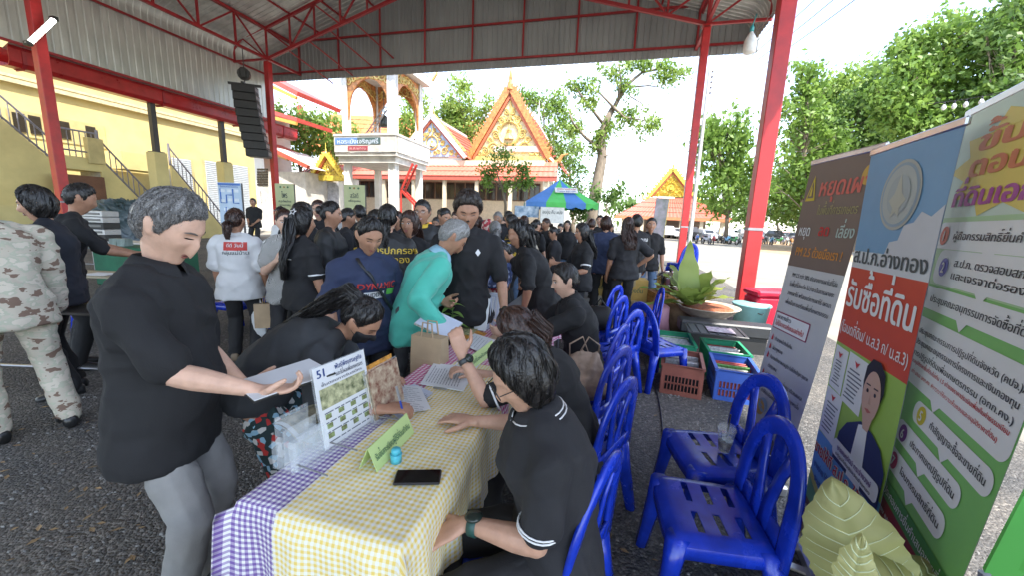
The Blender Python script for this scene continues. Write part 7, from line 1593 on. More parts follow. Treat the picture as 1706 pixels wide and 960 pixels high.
def gingham(name, c, mid, period=0.0185, soft=0.5):
 m = bpy.data.materials.new(name); m.use_nodes = True; nt = m.node_tree; b = nt.nodes['Principled BSDF']; L = nt.links.new; b.inputs['Roughness'].default_value = 0.85
 tc = nd(nt, 'ShaderNodeTexCoord'); sx = nd(nt, 'ShaderNodeSeparateXYZ'); L(tc.outputs['UV'], sx.inputs[0])
 a = math_node(nt, 'GREATER_THAN', math_node(nt, 'FRACT', math_node(nt, 'MULTIPLY', sx.outputs[0], 1/period)), 0.5); d = math_node(nt, 'GREATER_THAN', math_node(nt, 'FRACT', math_node(nt, 'MULTIPLY', sx.outputs[1], 1/period)), 0.5)
 f = math_node(nt, 'ADD', a, d); rp = nd(nt, 'ShaderNodeValToRGB'); rp.color_ramp.interpolation = 'CONSTANT'; e = rp.color_ramp.elements
 e[0].color = (0.72, 0.71, 0.68, 1); e[1].position = 0.3; e[1].color = (*mid, 1); x = e.new(0.8); x.color = (*c, 1); L(math_node(nt, 'MULTIPLY', f, 0.5), rp.inputs[0])
 n = nd(nt, 'ShaderNodeTexNoise'); n.inputs['Scale'].default_value = 7; n.inputs['Detail'].default_value = 4; L(tc.outputs['Object'], n.inputs[0]); n2 = nd(nt, 'ShaderNodeTexNoise'); n2.inputs['Scale'].default_value = 420; L(tc.outputs['Object'], n2.inputs[0])
 L(rp.outputs[0], b.inputs['Base Color']); bp = nd(nt, 'ShaderNodeBump'); bp.inputs['Strength'].default_value = 0.5; bp.inputs['Distance'].default_value = 0.03; L(math_node(nt, 'ADD', n.outputs[0], math_node(nt, 'MULTIPLY', n2.outputs[0], 0.03)), bp.inputs['Height']); L(bp.outputs[0], b.inputs['Normal']); return m
def cloth(name, label, s0, s1, t0, t1, z, m, dl=0, dr=0, dn=0, df=0, rot=0.0, seed=1, edge=0.010, N=(46, 70)):
 w, l = s1-s0, t1-t0; rs = np.random.RandomState(seed); p1, p2, p3 = rs.uniform(0, 6, 3)
 cr, sr_ = math.cos(rot), math.sin(rot); cs, ct = s0, t0
 def fn(u, v):
  a = -dl+(w+dl+dr)*u; b = -dn+(l+dn+df)*v; x = min(max(a, 0), w); y = min(max(b, 0), l); ox = a-x; oy = b-y; dd = math.hypot(ox, oy); drop = max(abs(ox), abs(oy))+0.25*min(abs(ox), abs(oy))
  f = min(dd/0.05, 1); fold = 0.016*math.sin((y if abs(ox) > abs(oy) else x)*26+p1)*min(drop*3, 1)+0.009*math.sin((y if abs(ox) > abs(oy) else x)*57+p2)*min(drop*3, 1)
  ex = (edge*f+fold+0.04*drop)*np.sign(ox)*(abs(ox) > 1e-6); ey = (edge*f+fold+0.04*drop)*np.sign(oy)*(abs(oy) > 1e-6)
  if abs(ox) > 0.01 and abs(oy) > 0.01: ex += 0.03*np.sign(ox); ey += 0.03*np.sign(oy)
  zz = z-drop*0.985+0.0022*math.sin(x*31+p3)*math.sin(y*17+p1)*(1 if dd < 1e-6 else 0)
  X, Y = x+ex, y+ey; X, Y = X*cr-Y*sr_, X*sr_+Y*cr
  return pav(cs+X, ct+Y, zz)
 mb = MB(); mb.grid(fn, N[0], N[1], uv=lambda u, v: ((w+dl+dr)*u, (l+dn+df)*v)); return tag(mb.build(name, m, None, True), label, 'tablecloth')
GP = gingham('gingham_purple', (0.16, 0.09, 0.30), (0.36, 0.30, 0.45)); GY = gingham('gingham_yellow', (0.72, 0.53, 0.13), (0.74, 0.65, 0.39)); GK = gingham('gingham_pink', (0.50, 0.05, 0.20), (0.55, 0.24, 0.36), 0.024)
cloth('tablecloth', 'purple and white checked cloth hanging over the end of the table', -1.025, -0.475, 0.790, 1.78, 0.745, GP, dl=0.16, dr=0.08, dn=0.62, seed=2)
cloth('tablecloth', 'yellow and white checked cloth spread along the table', -0.865, -0.468, 0.775, 2.06, 0.752, GY, dr=0.30, dn=0.55, seed=4, edge=0.018)
cloth('tablecloth', 'pink and white checked cloth on the farther table', -1.03, -0.462, 1.60, 3.36, 0.7485, GK, dl=0.2, dr=0.2, df=0.2, seed=6, edge=0.014)
# helper for things that stand on the table: local frame (x along d, z up)
ACR = mat('acrylic', (0.85, 0.9, 0.92), 0.03, var=0.02, alpha=0.14); PAPER = mat('paper', (0.66, 0.67, 0.68), 0.7, var=0.04); PAPERB = mat('paper_bluish', (0.52, 0.56, 0.66), 0.7, var=0.05)
INK = mat('ink_grey', (0.13, 0.14, 0.17), 0.7); INKG = mat('ink_green_dark', (0.05, 0.14, 0.07), 0.7)
ZT_ = 0.7555
def lines_mb(org, ux, uy, w, n, gap, hh, ragged=0.35, seed=1, mb=None):
 rs = np.random.RandomState(seed); mb = mb or MB(); nn = np.cross(nrm(ux), nrm(uy))
 for i in range(n):
  x = 0
  while x < w*(1-ragged*rs.rand()):
   l = rs.uniform(0.012, 0.05); l = min(l, w-x)
   if l > 0.004: c = org+nrm(ux)*(x+l/2)-nrm(uy)*gap*i; mb.add([c-nrm(ux)*l/2-nrm(uy)*hh, c+nrm(ux)*l/2-nrm(uy)*hh, c+nrm(ux)*l/2+nrm(uy)*hh, c-nrm(ux)*l/2+nrm(uy)*hh], [(0, 1, 2, 3)])
   x += l+0.006
 return mb
def stand(name, label, a, b, h, tilt, filled=True, poster=None):
 """acrylic stand whose foot runs from a to b; leans back by tilt"""
 a = np.asarray(a, float); b = np.asarray(b, float); ux = nrm(b-a); w = np.linalg.norm(b-a); bk = np.cross(UP, ux); bk = bk if bk@np.array([-1, 0.2, 0]) > 0 else -bk
 uy = nrm(UP*math.cos(tilt)+bk*math.sin(tilt)); n_ = np.cross(ux, uy); n_ = n_ if n_@bk < 0 else -n_
 o = thing(name, label, 'leaflet stand', (a+b)/2); c = (a+b)/2
 mb = MB(); mb.box(c+uy*h/2, (w+0.012, h+0.01, 0.003), (ux, uy, n_)); mb.box(c+n_*0.02+uy*0.0-UP*0.0+np.array([0, 0, 0.003]), (w, 0.003, 0.05), (ux, UP, np.cross(ux, UP))); mb.build('clear_panel', ACR, o)
 mb = MB(); q = c+uy*h*0.8; mb.bar(c-ux*w*0.4+n_*0.13+np.array([0, 0, 0.002]), c-ux*w*0.4+uy*0.02, 0.004); mb.build('wire_foot', mat('wire_grey', (0.2, 0.2, 0.2), 0.4), o)
 return o, c, ux, uy, n_, w
a, b = gz(541, 752, ZT_), gz(622, 700, ZT_)
o, c, ux, uy, n_, w = stand('poster_stand', 'white printed poster in a clear stand beside the purple cloth', a, b, 0.30, 0.16)
mb = MB(); mb.box(c+uy*0.152+n_*0.004, (w, 0.30, 0.003), (ux, uy, n_)); ps = mb.build('poster', PAPER, o); N = n_*0.0065
sg = 1 if np.cross(ux, uy)@n_ > 0 else -1; UX = ux*sg
text_mb('51 ', c+uy*0.262-UX*w*0.45+N, UX, uy, 0.042, 'L', 0.03).build('lettering', mat('ink_navy', (0.03, 0.06, 0.2), 0.6), ps)
text_mb('พันธุ์พืชเศรษฐกิจ', c+uy*0.272-UX*w*0.12+N, UX, uy, 0.026, 'L', 0.02, fit=w*0.55).build('lettering', mat('ink_navy', (0.03, 0.06, 0.2), 0.6), ps)
text_mb('และไม้ผลเพื่อเกษตรกร', c+uy*0.246-UX*w*0.12+N, UX, uy, 0.022, 'L', 0.02, fit=w*0.55).build('lettering', INK, ps)
text_mb('ขั้นตอนการรับสมัคร', c+uy*0.228-UX*w*0.40+N, UX, uy, 0.014, 'L', 0.02, fit=w*0.8).build('lettering', INK, ps)
mb = MB(); mb.grid(lambda u, v: c+UX*w*(u-0.5)*0.9+uy*(0.145+0.075*v)+N, 4, 4); mb.build('printed_picture', mat('poster_green', (0.32, 0.42, 0.16), 0.7, var=0.8, vscale=34, col2=(0.62, 0.60, 0.35)), ps)
for i in range(12): mb = MB(); q = c+UX*w*(-0.36+0.24*(i%4))+uy*(0.115-0.036*(i//4))+N; mb.box(q, (0.026, 0.018, 0.001), (UX, uy, n_)); mb.build('printed_picture', mat('poster_brown', (0.28, 0.2, 0.1), 0.7, var=0.7, vscale=60, col2=(0.3, 0.4, 0.15)), ps)
lines_mb(c+uy*0.128-UX*w*0.42+N, UX, uy, w*0.84, 4, 0.036, 0.0022, 0.2).build('printed_lines', INK, ps)['kind'] = 'stuff'
a, b = gz(622, 706, ZT_), gz(672, 668, ZT_)
o, c, ux, uy, n_, w = stand('leaflet_holder', 'clear holder with red and cream leaflets next to the white poster', a, b, 0.21, 0.2)
for k, (m_, dh) in enumerate(((mat('leaflet_red', (0.42, 0.10, 0.05), 0.6, var=0.6, vscale=30, col2=(0.6, 0.5, 0.35)), 0.01), (mat('leaflet_cream', (0.58, 0.52, 0.40), 0.6, var=0.4, vscale=40), 0.0), (mat('leaflet_orange', (0.55, 0.25, 0.04), 0.6, var=0.5, vscale=40), 0.03))):
 mb = MB(); mb.box(c+uy*(0.10+dh)-n_*0.012*(k-1), (w*0.92, 0.20, 0.004), (ux, uy, n_)); mb.build('leaflet', m_, o)
a, b = gz(489, 788, ZT_), gz(541, 752, ZT_)
o, c, ux, uy, n_, w = stand('leaflet_holder', 'empty clear holder with step dividers at the purple cloth edge', a, b, 0.10, 0.1)
for k in range(3):
 mb = MB(); q = c+n_*(-0.035*k); mb.box(q+UP*(0.05+0.02*k), (w, 0.003, 0.10+0.04*k), (ux, n_, UP)); mb.build('divider', ACR, o)
for s_ in (-1, 1): mb = MB(); mb.box(c+ux*s_*w/2-n_*0.035+UP*0.05, (0.003, 0.11, 0.10), (ux, n_, UP)); mb.build('side_panel', ACR, o)
# open magazine leaning in the holder
p = gz(530, 742, ZT_)+np.array([-0.03, 0.05, 0]); mz = thing('magazine', 'open magazine with curled white pages behind the clear holder', 'magazine', p)
for k in range(5):
 mb = MB(); d1 = nrm(np.array([0.35, 0.9, 0])); d2 = nrm(np.array([-0.55, 0.1, 0.85]))
 mb.grid(lambda u, v: p+np.array([0, 0, 0.012+0.004*k])+d1*0.15*(u-0.5)+np.array([-1, 0.25, 0])*0.11*v+UP*(0.06*math.sin(v*1.9+0.1*k)), 2, 8); mb.build('page', mat('page_dark', (0.05, 0.09, 0.06), 0.5, var=0.9, vscale=25, col2=(0.5, 0.45, 0.3)) if k in (0, 4) else PAPER, mz, True)
# folded name cards
CG = mat('card_green', (0.47, 0.60, 0.24), 0.7, var=0.05)
def tent_card(label, a, b, h, tx):
 a = np.asarray(a, float); b = np.asarray(b, float); ux = nrm(b-a); w = np.linalg.norm(b-a); fr = np.cross(ux, UP); fr = fr if fr[0] > 0 else -fr
 o = thing('name_card', label, 'name card', (a+b)/2); c = (a+b)/2; uy = nrm(UP-fr*0.42); n_ = nrm(np.cross(ux, uy)); n_ = n_ if n_@fr > 0 else -n_
 mb = MB(); mb.box(c+uy*h/2, (w, h, 0.0018), (ux, uy, n_)); cf = mb.build('front_panel', CG, o)
 mb = MB(); uy2 = nrm(UP+fr*0.42); bb = c+uy*h-uy2*h; mb.box(c+uy*h-uy2*h/2-n_*0.002, (w, h, 0.0018), (ux, uy2, nrm(np.cross(ux, uy2)))); mb.build('back_panel', CG, o)
 ar = c+uy*h*0.36+n_*0.003; u2 = ux if np.cross(ux, uy)@n_ > 0 else -ux
 text_mb(tx, ar, u2, uy, h*0.36, 'C', 0.012, fit=w*0.88).build('lettering', INKG, cf); return o
tent_card('pale green folded card reading in dark letters, beside the phone', gz(628, 788, ZT_), gz(690, 722, ZT_), 0.085, 'รับขึ้นทะเบียนผู้ไร้ที่ดินทำกิน'); tent_card('pale green folded card in front of the writing woman', gz(783, 622, ZT_), gz(826, 586, ZT_), 0.075, 'รับเรื่องร้องทุกข์')
# cyan cap, phone, papers, pens
p = gz(660, 770, ZT_); cp = thing('bottle_cap', 'bright cyan plastic cap standing on the yellow cloth', 'cap', p); CY = mat('cyan_plastic', (0.08, 0.45, 0.55), 0.35)
mb = MB(); mb.lathe(p, [(0.019, 0), (0.0195, 0.028), (0.017, 0.031)], 20); mb.lathe(p, [(0.0165, 0.030), (0.0165, 0.045), (0.014, 0.05)], 20); mb.build('body', CY, cp, True); mb = MB(); mb.tube([p+np.array([0.0195*math.cos(t), 0.0195*math.sin(t), 0.03]) for t in np.linspace(0, 6.283, 17)[:-1]], 0.0014, 5, closed=True); mb.build('rim', CY, cp)
p = (gz(664, 800, ZT_)+gz(728, 798, ZT_))/2; ph = thing('smartphone', 'black smartphone lying screen up on the yellow cloth', 'phone', p); d = nrm(gz(728, 799, ZT_)-gz(664, 800, ZT_)); e = np.cross(UP, d)
mb = MB(); mb.bbox(p+UP*0.006, (0.148, 0.072, 0.009), 0.004, (d, e, UP)); mb.build('body', mat('phone_case', (0.02, 0.02, 0.022), 0.4), ph); mb = MB(); mb.bbox(p+UP*0.0108, (0.141, 0.065, 0.0015), 0.0007, (d, e, UP)); mb.build('screen', mat('phone_screen', (0.004, 0.004, 0.005), 0.05), ph)
def sheet(label, quad, m, z, txt=True, seed=1, name='paper_sheet', thick=0.0012, rows=12):
 q = [gz(x, y, ZT_+z) for x, y in quad]; o = thing(name, label, 'paper', sum(q)/4); mb = MB(); mb.add(q+[p-UP*thick for p in q], [(0, 1, 2, 3), (7, 6, 5, 4), (0, 4, 5, 1), (1, 5, 6, 2), (2, 6, 7, 3), (3, 7, 4, 0)])
 so = mb.build('sheet', m, o)
 if txt:
  ux = q[1]-q[0]; uy = q[0]-q[3]; w = np.linalg.norm(ux); h = np.linalg.norm(uy); uy = uy/h; lines_mb(q[0]+ux*0.1-uy*h*0.1+UP*0.0012, ux, uy, w*0.8, rows, h*0.8/rows, 0.0016, 0.3, seed).build('printed_lines', INK, so)['kind'] = 'stuff'
 return o
sheet('white form under the bending woman\'s writing hand', [(624, 668), (690, 640), (722, 655), (668, 700)], PAPERB, 0.004, True, 1); sheet('second white form fanned beside the writing hand', [(655, 640), (700, 645), (718, 682), (664, 692)], PAPER, 0.006, True, 2)
cb_ = sheet('clipboard with a white form before the seated writing woman', [(700, 640), (722, 606), (795, 612), (772, 652)], PAPER, 0.008, True, 3, 'clipboard', 0.004); q = gz(733, 648, ZT_+0.012); mb = MB(); mb.bbox(q, (0.07, 0.012, 0.008), 0.002, AXP); mb.build('clip', STEEL, cb_)
sheet('open booklet with line drawings on the pink cloth', [(770, 575), (790, 556), (828, 568), (806, 590)], PAPER, 0.01, True, 4, rows=6); sheet('orange and green leaflet on the pink cloth', [(765, 562), (782, 548), (812, 556), (796, 570)], mat('leaflet_orange', (0.55, 0.25, 0.04)), 0.008, False); sheet('red leaflet at the table edge', [(806, 572), (826, 553), (836, 566), (822, 590)], mat('leaflet_red', (0.42, 0.10, 0.05)), 0.008, False); sheet('white sheet under the second green card', [(770, 606), (790, 590), (808, 596), (792, 616)], PAPER, 0.006, True, 5, rows=5)
sheet('leaflet with green print at the far end of the pink cloth', [(760, 556), (776, 540), (800, 546), (784, 560)], mat('leaflet_green', (0.25, 0.4, 0.12), 0.6, var=0.8, vscale=40, col2=(0.6, 0.55, 0.3)), 0.012, False)
def pen(label, a, b, c): o = thing('pen', label, 'pen', a); mb = MB(); a = np.asarray(a, float); b = np.asarray(b, float); mb.tube([a, a+(b-a)*0.1, b], [0.001, 0.0045, 0.0045], 8); mb.build('barrel', mat('pen_%d' % int(c[2]*100), c, 0.3), o); mb = MB(); mb.tube([a+(b-a)*0.6, b+(b-a)*0.03], 0.0055, 8); mb.build('cap', STEEL, o)
w_ = to_world(E_, E_['J']['R'][2]); pen('blue pen in the hand of the bending woman', w_+np.array([0.10, -0.02, -0.035]), w_+np.array([0.06, 0.0, 0.10]), (0.02, 0.05, 0.3)); w_ = to_world(Cp, Cp['J']['R'][2]); pen('white pen in the hand of the seated writing woman', w_+np.array([-0.11, 0.02, -0.02]), w_+np.array([-0.05, 0.0, 0.10]), (0.6, 0.6, 0.62))
# documents in hands
def held(name, label, c, ux, uy, w, h, m, m2, thick=0.006, cat='document'):
 ux = nrm(ux); uy = nrm(np.asarray(uy, float)-ux*np.dot(ux, uy)); n_ = np.cross(ux, uy); o = thing(name, label, cat, c); mb = MB(); mb.box(c, (w, h, thick), (ux, uy, n_)); mb.build('cover', m, o); mb = MB(); mb.box(np.asarray(c)+n_*(thick*0.5+0.002), (w*0.97, h*0.97, 0.003), (ux, uy, n_)); mb.build('top_page', m2, o); return o
a, b = gy(415, 652, 1.22), gy(528, 614, 1.40); held('folder', 'thin black folder with white pages held flat by the grey haired man', (a+b)/2, b-a, np.array([-0.3, 1, 0.05]), 0.27, 0.20, mat('folder_black', (0.02, 0.02, 0.02), 0.4), PAPER)
a = gy(726, 540, 2.38); held('booklets', 'printed booklets held open by the old man in green', a+np.array([0.02, 0, 0]), np.array([1, -0.25, -0.35]), np.array([0.2, 1, 0.35]), 0.24, 0.20, mat('booklet_green', (0.3, 0.42, 0.25), 0.6, var=0.7, vscale=30, col2=(0.65, 0.65, 0.6)), PAPERB, 0.012)
# seedling, paper bags, stacked leaflet sheets
def leaf_blade(mb, base, d, up, l, w, droop=0.3, n=6, fold=0.25, wave=0.0):
 d = nrm(d); sd = nrm(np.cross(d, up)); rows = []
 for i in range(n+1):
  u = i/n; c = base+d*l*u+np.asarray(up)*(-droop*l*u*u); ww = w*math.sin(math.pi*(0.06+0.94*u)**0.75)*(1 if u < 1 else 0); nn = np.cross(sd, d)
  wv = wave*w*math.sin(u*19); rows += [c-sd*ww+nn*(ww*fold+wv), c, c+sd*ww+nn*(ww*fold-wv)]
 mb.add(rows, [(3*i+j, 3*i+j+1, 3*i+j+4, 3*i+j+3) for i in range(n) for j in range(2)])
PLG = leaf_mat('seedling_leaf', (0.14, 0.28, 0.05), (0.28, 0.42, 0.10))
p = gz(752, 560, ZT_); sd_ = thing('seedling', 'young seedling with broad light green leaves behind the pink cloth', 'plant', p)
mb = MB(); mb.tube([p, p+UP*0.13+np.array([0.01, 0, 0]), p+UP*0.26], [0.004, 0.004, 0.002], 6); mb.build('stem', mat('stem_green', (0.12, 0.2, 0.05), 0.6), sd_)
rs = np.random.RandomState(8)
for k in range(11):
 a = k*2.4; z = 0.08+0.018*k; mb = MB(); leaf_blade(mb, p+UP*z, np.array([math.cos(a), math.sin(a), 0.35]), UP, rs.uniform(0.09, 0.15), rs.uniform(0.018, 0.028), 0.5); mb.build('leaf', PLG, sd_, True)
mb = MB(); mb.lathe(p, [(0.03, 0), (0.04, 0.07), (0.036, 0.07)], 12); mb.build('nursery_pot', BLK, sd_)
KRAFT = mat('kraft', (0.40, 0.29, 0.18), 0.8, var=0.1, vscale=8, bump=0.2, bscale=12)
def paper_bag(label, c, w, d, h, rz, z=0.0):
 o = thing('paper_bag', label, 'bag', (c[0], c[1], z), rz); mb = MB(); mb.loft([[np.array([sx*w/2*k2, sy*d/2*k3, zz]) for sx, sy in ((-1, -1), (1, -1), (1, 1), (-1, 1))] for zz, k2, k3 in ((0, 1, 1), (h*0.5, 1, 0.95), (h, 1.02, 0.7))]); mb.build('sack', KRAFT, o, world=False)
 for s_ in (-1, 1): mb = MB(); mb.tube([(-w*0.2, s_*d*0.3, h*0.95), (-w*0.15, s_*d*0.25, h*1.3), (w*0.15, s_*d*0.25, h*1.3), (w*0.2, s_*d*0.3, h*0.95)], 0.005, 6); mb.build('handle', KRAFT, o, world=False)
 return o
paper_bag('brown paper bag standing beside the old man in green', gy(716, 600, 2.2), 0.20, 0.11, 0.27, R(-20), gy(716, 600, 2.2)[2]-0.12)
w_ = to_world(Lp, Lp['J']['R'][2]); paper_bag('brown paper bag held by the woman in white', w_+np.array([0.05, -0.08, 0]), 0.26, 0.10, 0.26, R(15), w_[2]-0.42); o = thing('plastic_bag', 'crumpled white plastic bag hanging from the white shirted woman\'s hand', 'bag', w_-np.array([0.05, 0.1, 0.6]))
mb = MB(); c = w_+np.array([-0.07, -0.07, -0.03]); mb.loft([[c+np.array([r_*math.cos(t)*(1+0.2*math.sin(3*t+z_*20)), r_*0.5*math.sin(t), -z_]) for t in np.linspace(0, 6.28, 13)[:-1]] for z_, r_ in ((0, 0.015), (0.12, 0.03), (0.22, 0.075), (0.34, 0.095), (0.47, 0.07), (0.52, 0.02))]); mb.build('sack', mat('plastic_white', (0.62, 0.63, 0.64), 0.35), o, True)
p = gz(815, 545, ZT_); lf_ = thing('leaflet_rack', 'tall fan of pale leaflets standing at the end of the pink cloth', 'leaflet stand', p)
for k in range(7):
 mb = MB(); d = nrm(SV*0.3+TV); mb.box(p+d*(-0.10+0.045*k)+UP*0.12-SV*0.01*k, (0.10, 0.006, 0.25), (SV, nrm(TV-UP*0.35), nrm(UP+TV*0.35))); mb.build('leaflet', PAPERB if k % 2 else PAPER, lf_)
# tote bag on chair, black bag, drink cup
TOTE = mat('tote_beige', (0.33, 0.24, 0.18), 0.85, var=0.25, vscale=12, bump=0.4, bscale=25)
p = np.array([0.50, 2.46, 0.44]); tb_ = thing('tote_bag', 'crumpled beige cloth tote bag lying on a blue chair', 'bag', p); rs = np.random.RandomState(4); mb = MB()
mb.loft([ring(p+UP*z+np.array([0.02*math.sin(z*30), 0.02*math.cos(z*25), 0]), np.array([1., 0, 0]), np.array([0, 1., 0]), rx, ry, 18) for z, rx, ry in ((0.0, 0.15, 0.12), (0.06, 0.18, 0.15), (0.14, 0.16, 0.13), (0.22, 0.14, 0.09), (0.30, 0.10, 0.05), (0.33, 0.05, 0.02))]); me = eval_remesh(mb, 0.011, 2); wrinkle(me, 0.022, 5, 0.9); me.materials.append(TOTE)
v = np.array([tuple(x.co) for x in me.vertices]); me.vertices.foreach_set('co', (v-p).reshape(-1)); link('sack', me, tb_)
for s_ in (-1, 1): mb = MB(); mb.tube([p+np.array([0.09*s_, 0.03, 0.24]), p+np.array([0.10*s_, 0.02, 0.36]), p+np.array([0.02*s_, 0.0, 0.42]), p+np.array([-0.03*s_, 0.02, 0.3])], 0.011, 6, flat=0.4); mb.build('strap', TOTE, tb_, True)
p = np.array([0.99, 4.22, 0.44]); bb_ = thing('shoulder_bag', 'small black bag on a blue chair beside the cartons', 'bag', p); mb = MB(); mb.loft([ring(p+UP*z, SV, TV, rx, ry, 14) for z, rx, ry in ((0, 0.14, 0.09), (0.08, 0.16, 0.11), (0.2, 0.15, 0.08), (0.25, 0.10, 0.04))]); mb.build('sack', mat('bag_black', (0.015, 0.015, 0.016), 0.55, bump=0.3, bscale=20), bb_, True); mb = MB(); mb.tube([p+SV*-0.08+UP*0.23, p+UP*0.34, p+SV*0.08+UP*0.23], 0.01, 6); mb.build('handle', BLK, bb_, True)
p = np.array([1.20, 1.86, 0.425]); p = gz(1206, 752, 0.43); dc = thing('drink_cup', 'clear plastic cup of iced cola with lid and straw on a blue chair', 'cup', p)
mb = MB(); mb.lathe(p, [(0.028, 0), (0.044, 0.125), (0.046, 0.125), (0.043, 0.12), (0.027, 0.003)], 20, caps=False); mb.build('cup', ACR, dc, True); mb = MB(); mb.lathe(p, [(0.027, 0.004), (0.0345, 0.055)], 18); mb.build('drink', mat('cola', (0.04, 0.012, 0.006), 0.1), dc, True); mb = MB()
for k in range(9): mb.bbox(p+np.array([rs.uniform(-0.018, 0.018), rs.uniform(-0.018, 0.018), 0.05+0.006*k]), (0.02, 0.02, 0.018), 0.004)
mb.build('ice', mat('ice', (0.8, 0.85, 0.88), 0.1, trans=0.6), dc)['kind'] = 'stuff'
mb = MB(); mb.lathe(p, [(0.047, 0.122), (0.047, 0.13), (0.035, 0.150), (0.012, 0.158)], 18); mb.build('lid', ACR, dc, True); mb = MB(); mb.tube([p+UP*0.01, p+np.array([0.008, 0, 0.21])], 0.004, 8); mb.build('straw', BLK, dc)
# cable on the floor
mb = MB(); pts = [gz(x, y)+UP*0.012 for x, y in ((1135, 960), (1125, 900), (1112, 820), (1105, 760), (1103, 710), (1095, 660), (1080, 622), (1075, 600), (1090, 580))]; sm = []
for i in range(len(pts)-1):
 for k in range(4): u = k/4; a = pts[max(i-1, 0)]; b, c, d = pts[i], pts[i+1], pts[min(i+2, len(pts)-1)]; sm.append(0.5*((2*b)+(c-a)*u+(2*a-5*b+4*c-d)*u*u+(3*b-a-3*c+d)*u**3))
mb.tube(sm, 0.006, 6); tag(mb.build('power_cable', WIRE, None, True), 'black cable snaking over the gravel past the empty chairs', 'cable')
p = gy(235, 953, 0.95); lb = thing('leather_stool', 'brown leather padded stool top beside the table end', 'stool', (p[0], p[1], 0)); zt_ = p[2]; mb = MB(); mb.bbox((p[0], p[1]-0.1, zt_-0.04), (0.20, 0.22, 0.06), 0.025); mb.build('cushion', mat('leather_brown', (0.20, 0.07, 0.03), 0.4, var=0.3, vscale=20, bump=0.2), lb)
for sx in (-1, 1):
 for sy in (-1, 1): mb = MB(); mb.tube([(p[0]+sx*0.08, p[1]-0.1+sy*0.09, zt_-0.06), (p[0]+sx*0.1, p[1]-0.1+sy*0.1, 0)], 0.014, 6); mb.build('leg', STEEL, lb)
# ------------------------------------------------------------------ crates, plants and boxes at the right
def crate(label, c, rz, w, d, h, m, fill):
 o = thing('plastic_crate', label, 'crate', (c[0], c[1], 0), rz, 'crates of packaged goods beside the banners'); th = 0.012
 for (x0, y0, lx, ly, ax) in ((0, -d/2, w, th, 0), (0, d/2, w, th, 0), (-w/2, 0, th, d, 1), (w/2, 0, th, d, 1)):
  mb = MB(); L_ = lx if ax == 0 else ly
  P = lambda u, z: np.array([x0+(u if ax == 0 else 0), y0+(u if ax == 1 else 0), z])
  sz = lambda a, b: (a, th, b) if ax == 0 else (th, a, b)
  mb.box(P(0, h*0.08), sz(L_, h*0.16)); mb.box(P(0, h*0.82), sz(L_, h*0.36)); nsl = int(L_*0.8/0.028)
  mb.box(P(-L_*0.46, h*0.40), sz(L_*0.08, h*0.48)); mb.box(P(L_*0.46, h*0.40), sz(L_*0.08, h*0.48))
  for k in range(nsl+1): mb.box(P(-L_*0.42+L_*0.84*k/nsl, h*0.40), sz(0.009, h*0.48))
  mb.box(P(0, h*0.40), sz(L_*0.86, h*0.05))
  mb.box(P(0, h*0.985), sz(L_+0.03, 0.02) if ax == 0 else (0.03, L_+0.03, 0.02)) ; mb.build('side_wall', m, o, world=False)
 mb = MB(); mb.box((0, 0, 0.012), (w-th, d-th, 0.016)); mb.build('floor', m, o, world=False)
 rs = np.random.RandomState(int(w*1000+c[0]*10)); n = int(d/0.028)
 for k in range(n):
  mb = MB(); y = -d/2+0.025+k*(d-0.05)/n; a = rs.uniform(-0.25, 0.25); hh = h*0.74+rs.uniform(-0.02, 0.05); mb.bbox((rs.uniform(-0.02, 0.02), y, hh*0.55), (w*0.86, 0.016, hh*0.9), 0.004, ((1, 0, 0), (0, math.cos(a), -math.sin(a)), (0, math.sin(a), math.cos(a)))); mb.build('packet', fill[rs.randint(len(fill))], o, world=False)
 return o
PK = [mat('packet_black', (0.03, 0.03, 0.035), 0.3), mat('packet_white', (0.5, 0.5, 0.5), 0.35, var=0.3, vscale=40), mat('packet_red', (0.35, 0.05, 0.04), 0.35, var=0.4, vscale=40), mat('packet_green', (0.12, 0.3, 0.08), 0.35, var=0.5, vscale=40), mat('packet_silver', (0.4, 0.4, 0.42), 0.3, metal=0.4)]
crate('brown plastic crate full of black and silver packets', (1.74, 3.72), R(-22), 0.36, 0.52, 0.30, mat('crate_brown', (0.26, 0.085, 0.06), 0.5, var=0.2, vscale=6), [PK[0], PK[1], PK[4], PK[0]])
crate('blue plastic crate full of red and white packets', (2.20, 3.62), R(-20), 0.36, 0.50, 0.30, mat('crate_blue', (0.035, 0.10, 0.42), 0.5, var=0.15, vscale=6), [PK[1], PK[2], PK[2], PK[3]])
GC = mat('crate_green', (0.02, 0.27, 0.13), 0.5, var=0.15, vscale=6)
crate('green plastic crate behind the brown crate', (1.95, 4.42), R(-16), 0.38, 0.55, 0.30, GC, [PK[1], PK[4], PK[3], PK[1]]); crate('green plastic crate partly under the black lid', (2.42, 4.20), R(-16), 0.40, 0.52, 0.29, GC, [PK[1], PK[1], PK[2]])
p = (gz(1142, 552, 0.42)+gz(1241, 570, 0.42))/2+np.array([0.12, 0.22, 0]); o = thing('tray_lid', 'black plastic tray lid with a pink printed sheet across the crates', 'tray', p); A3 = (nrm(np.array([1, -0.3, 0])), nrm(np.array([0.3, 1, 0])), UP); mb = MB(); mb.bbox(p, (0.62, 0.42, 0.02), 0.006, A3); mb.build('lid', mat('tray_black', (0.03, 0.032, 0.035), 0.45), o)
mb = MB()
for k in range(7): mb.box(p+A3[0]*(-0.27+0.09*k)+UP*0.013, (0.012, 0.40, 0.012), A3)
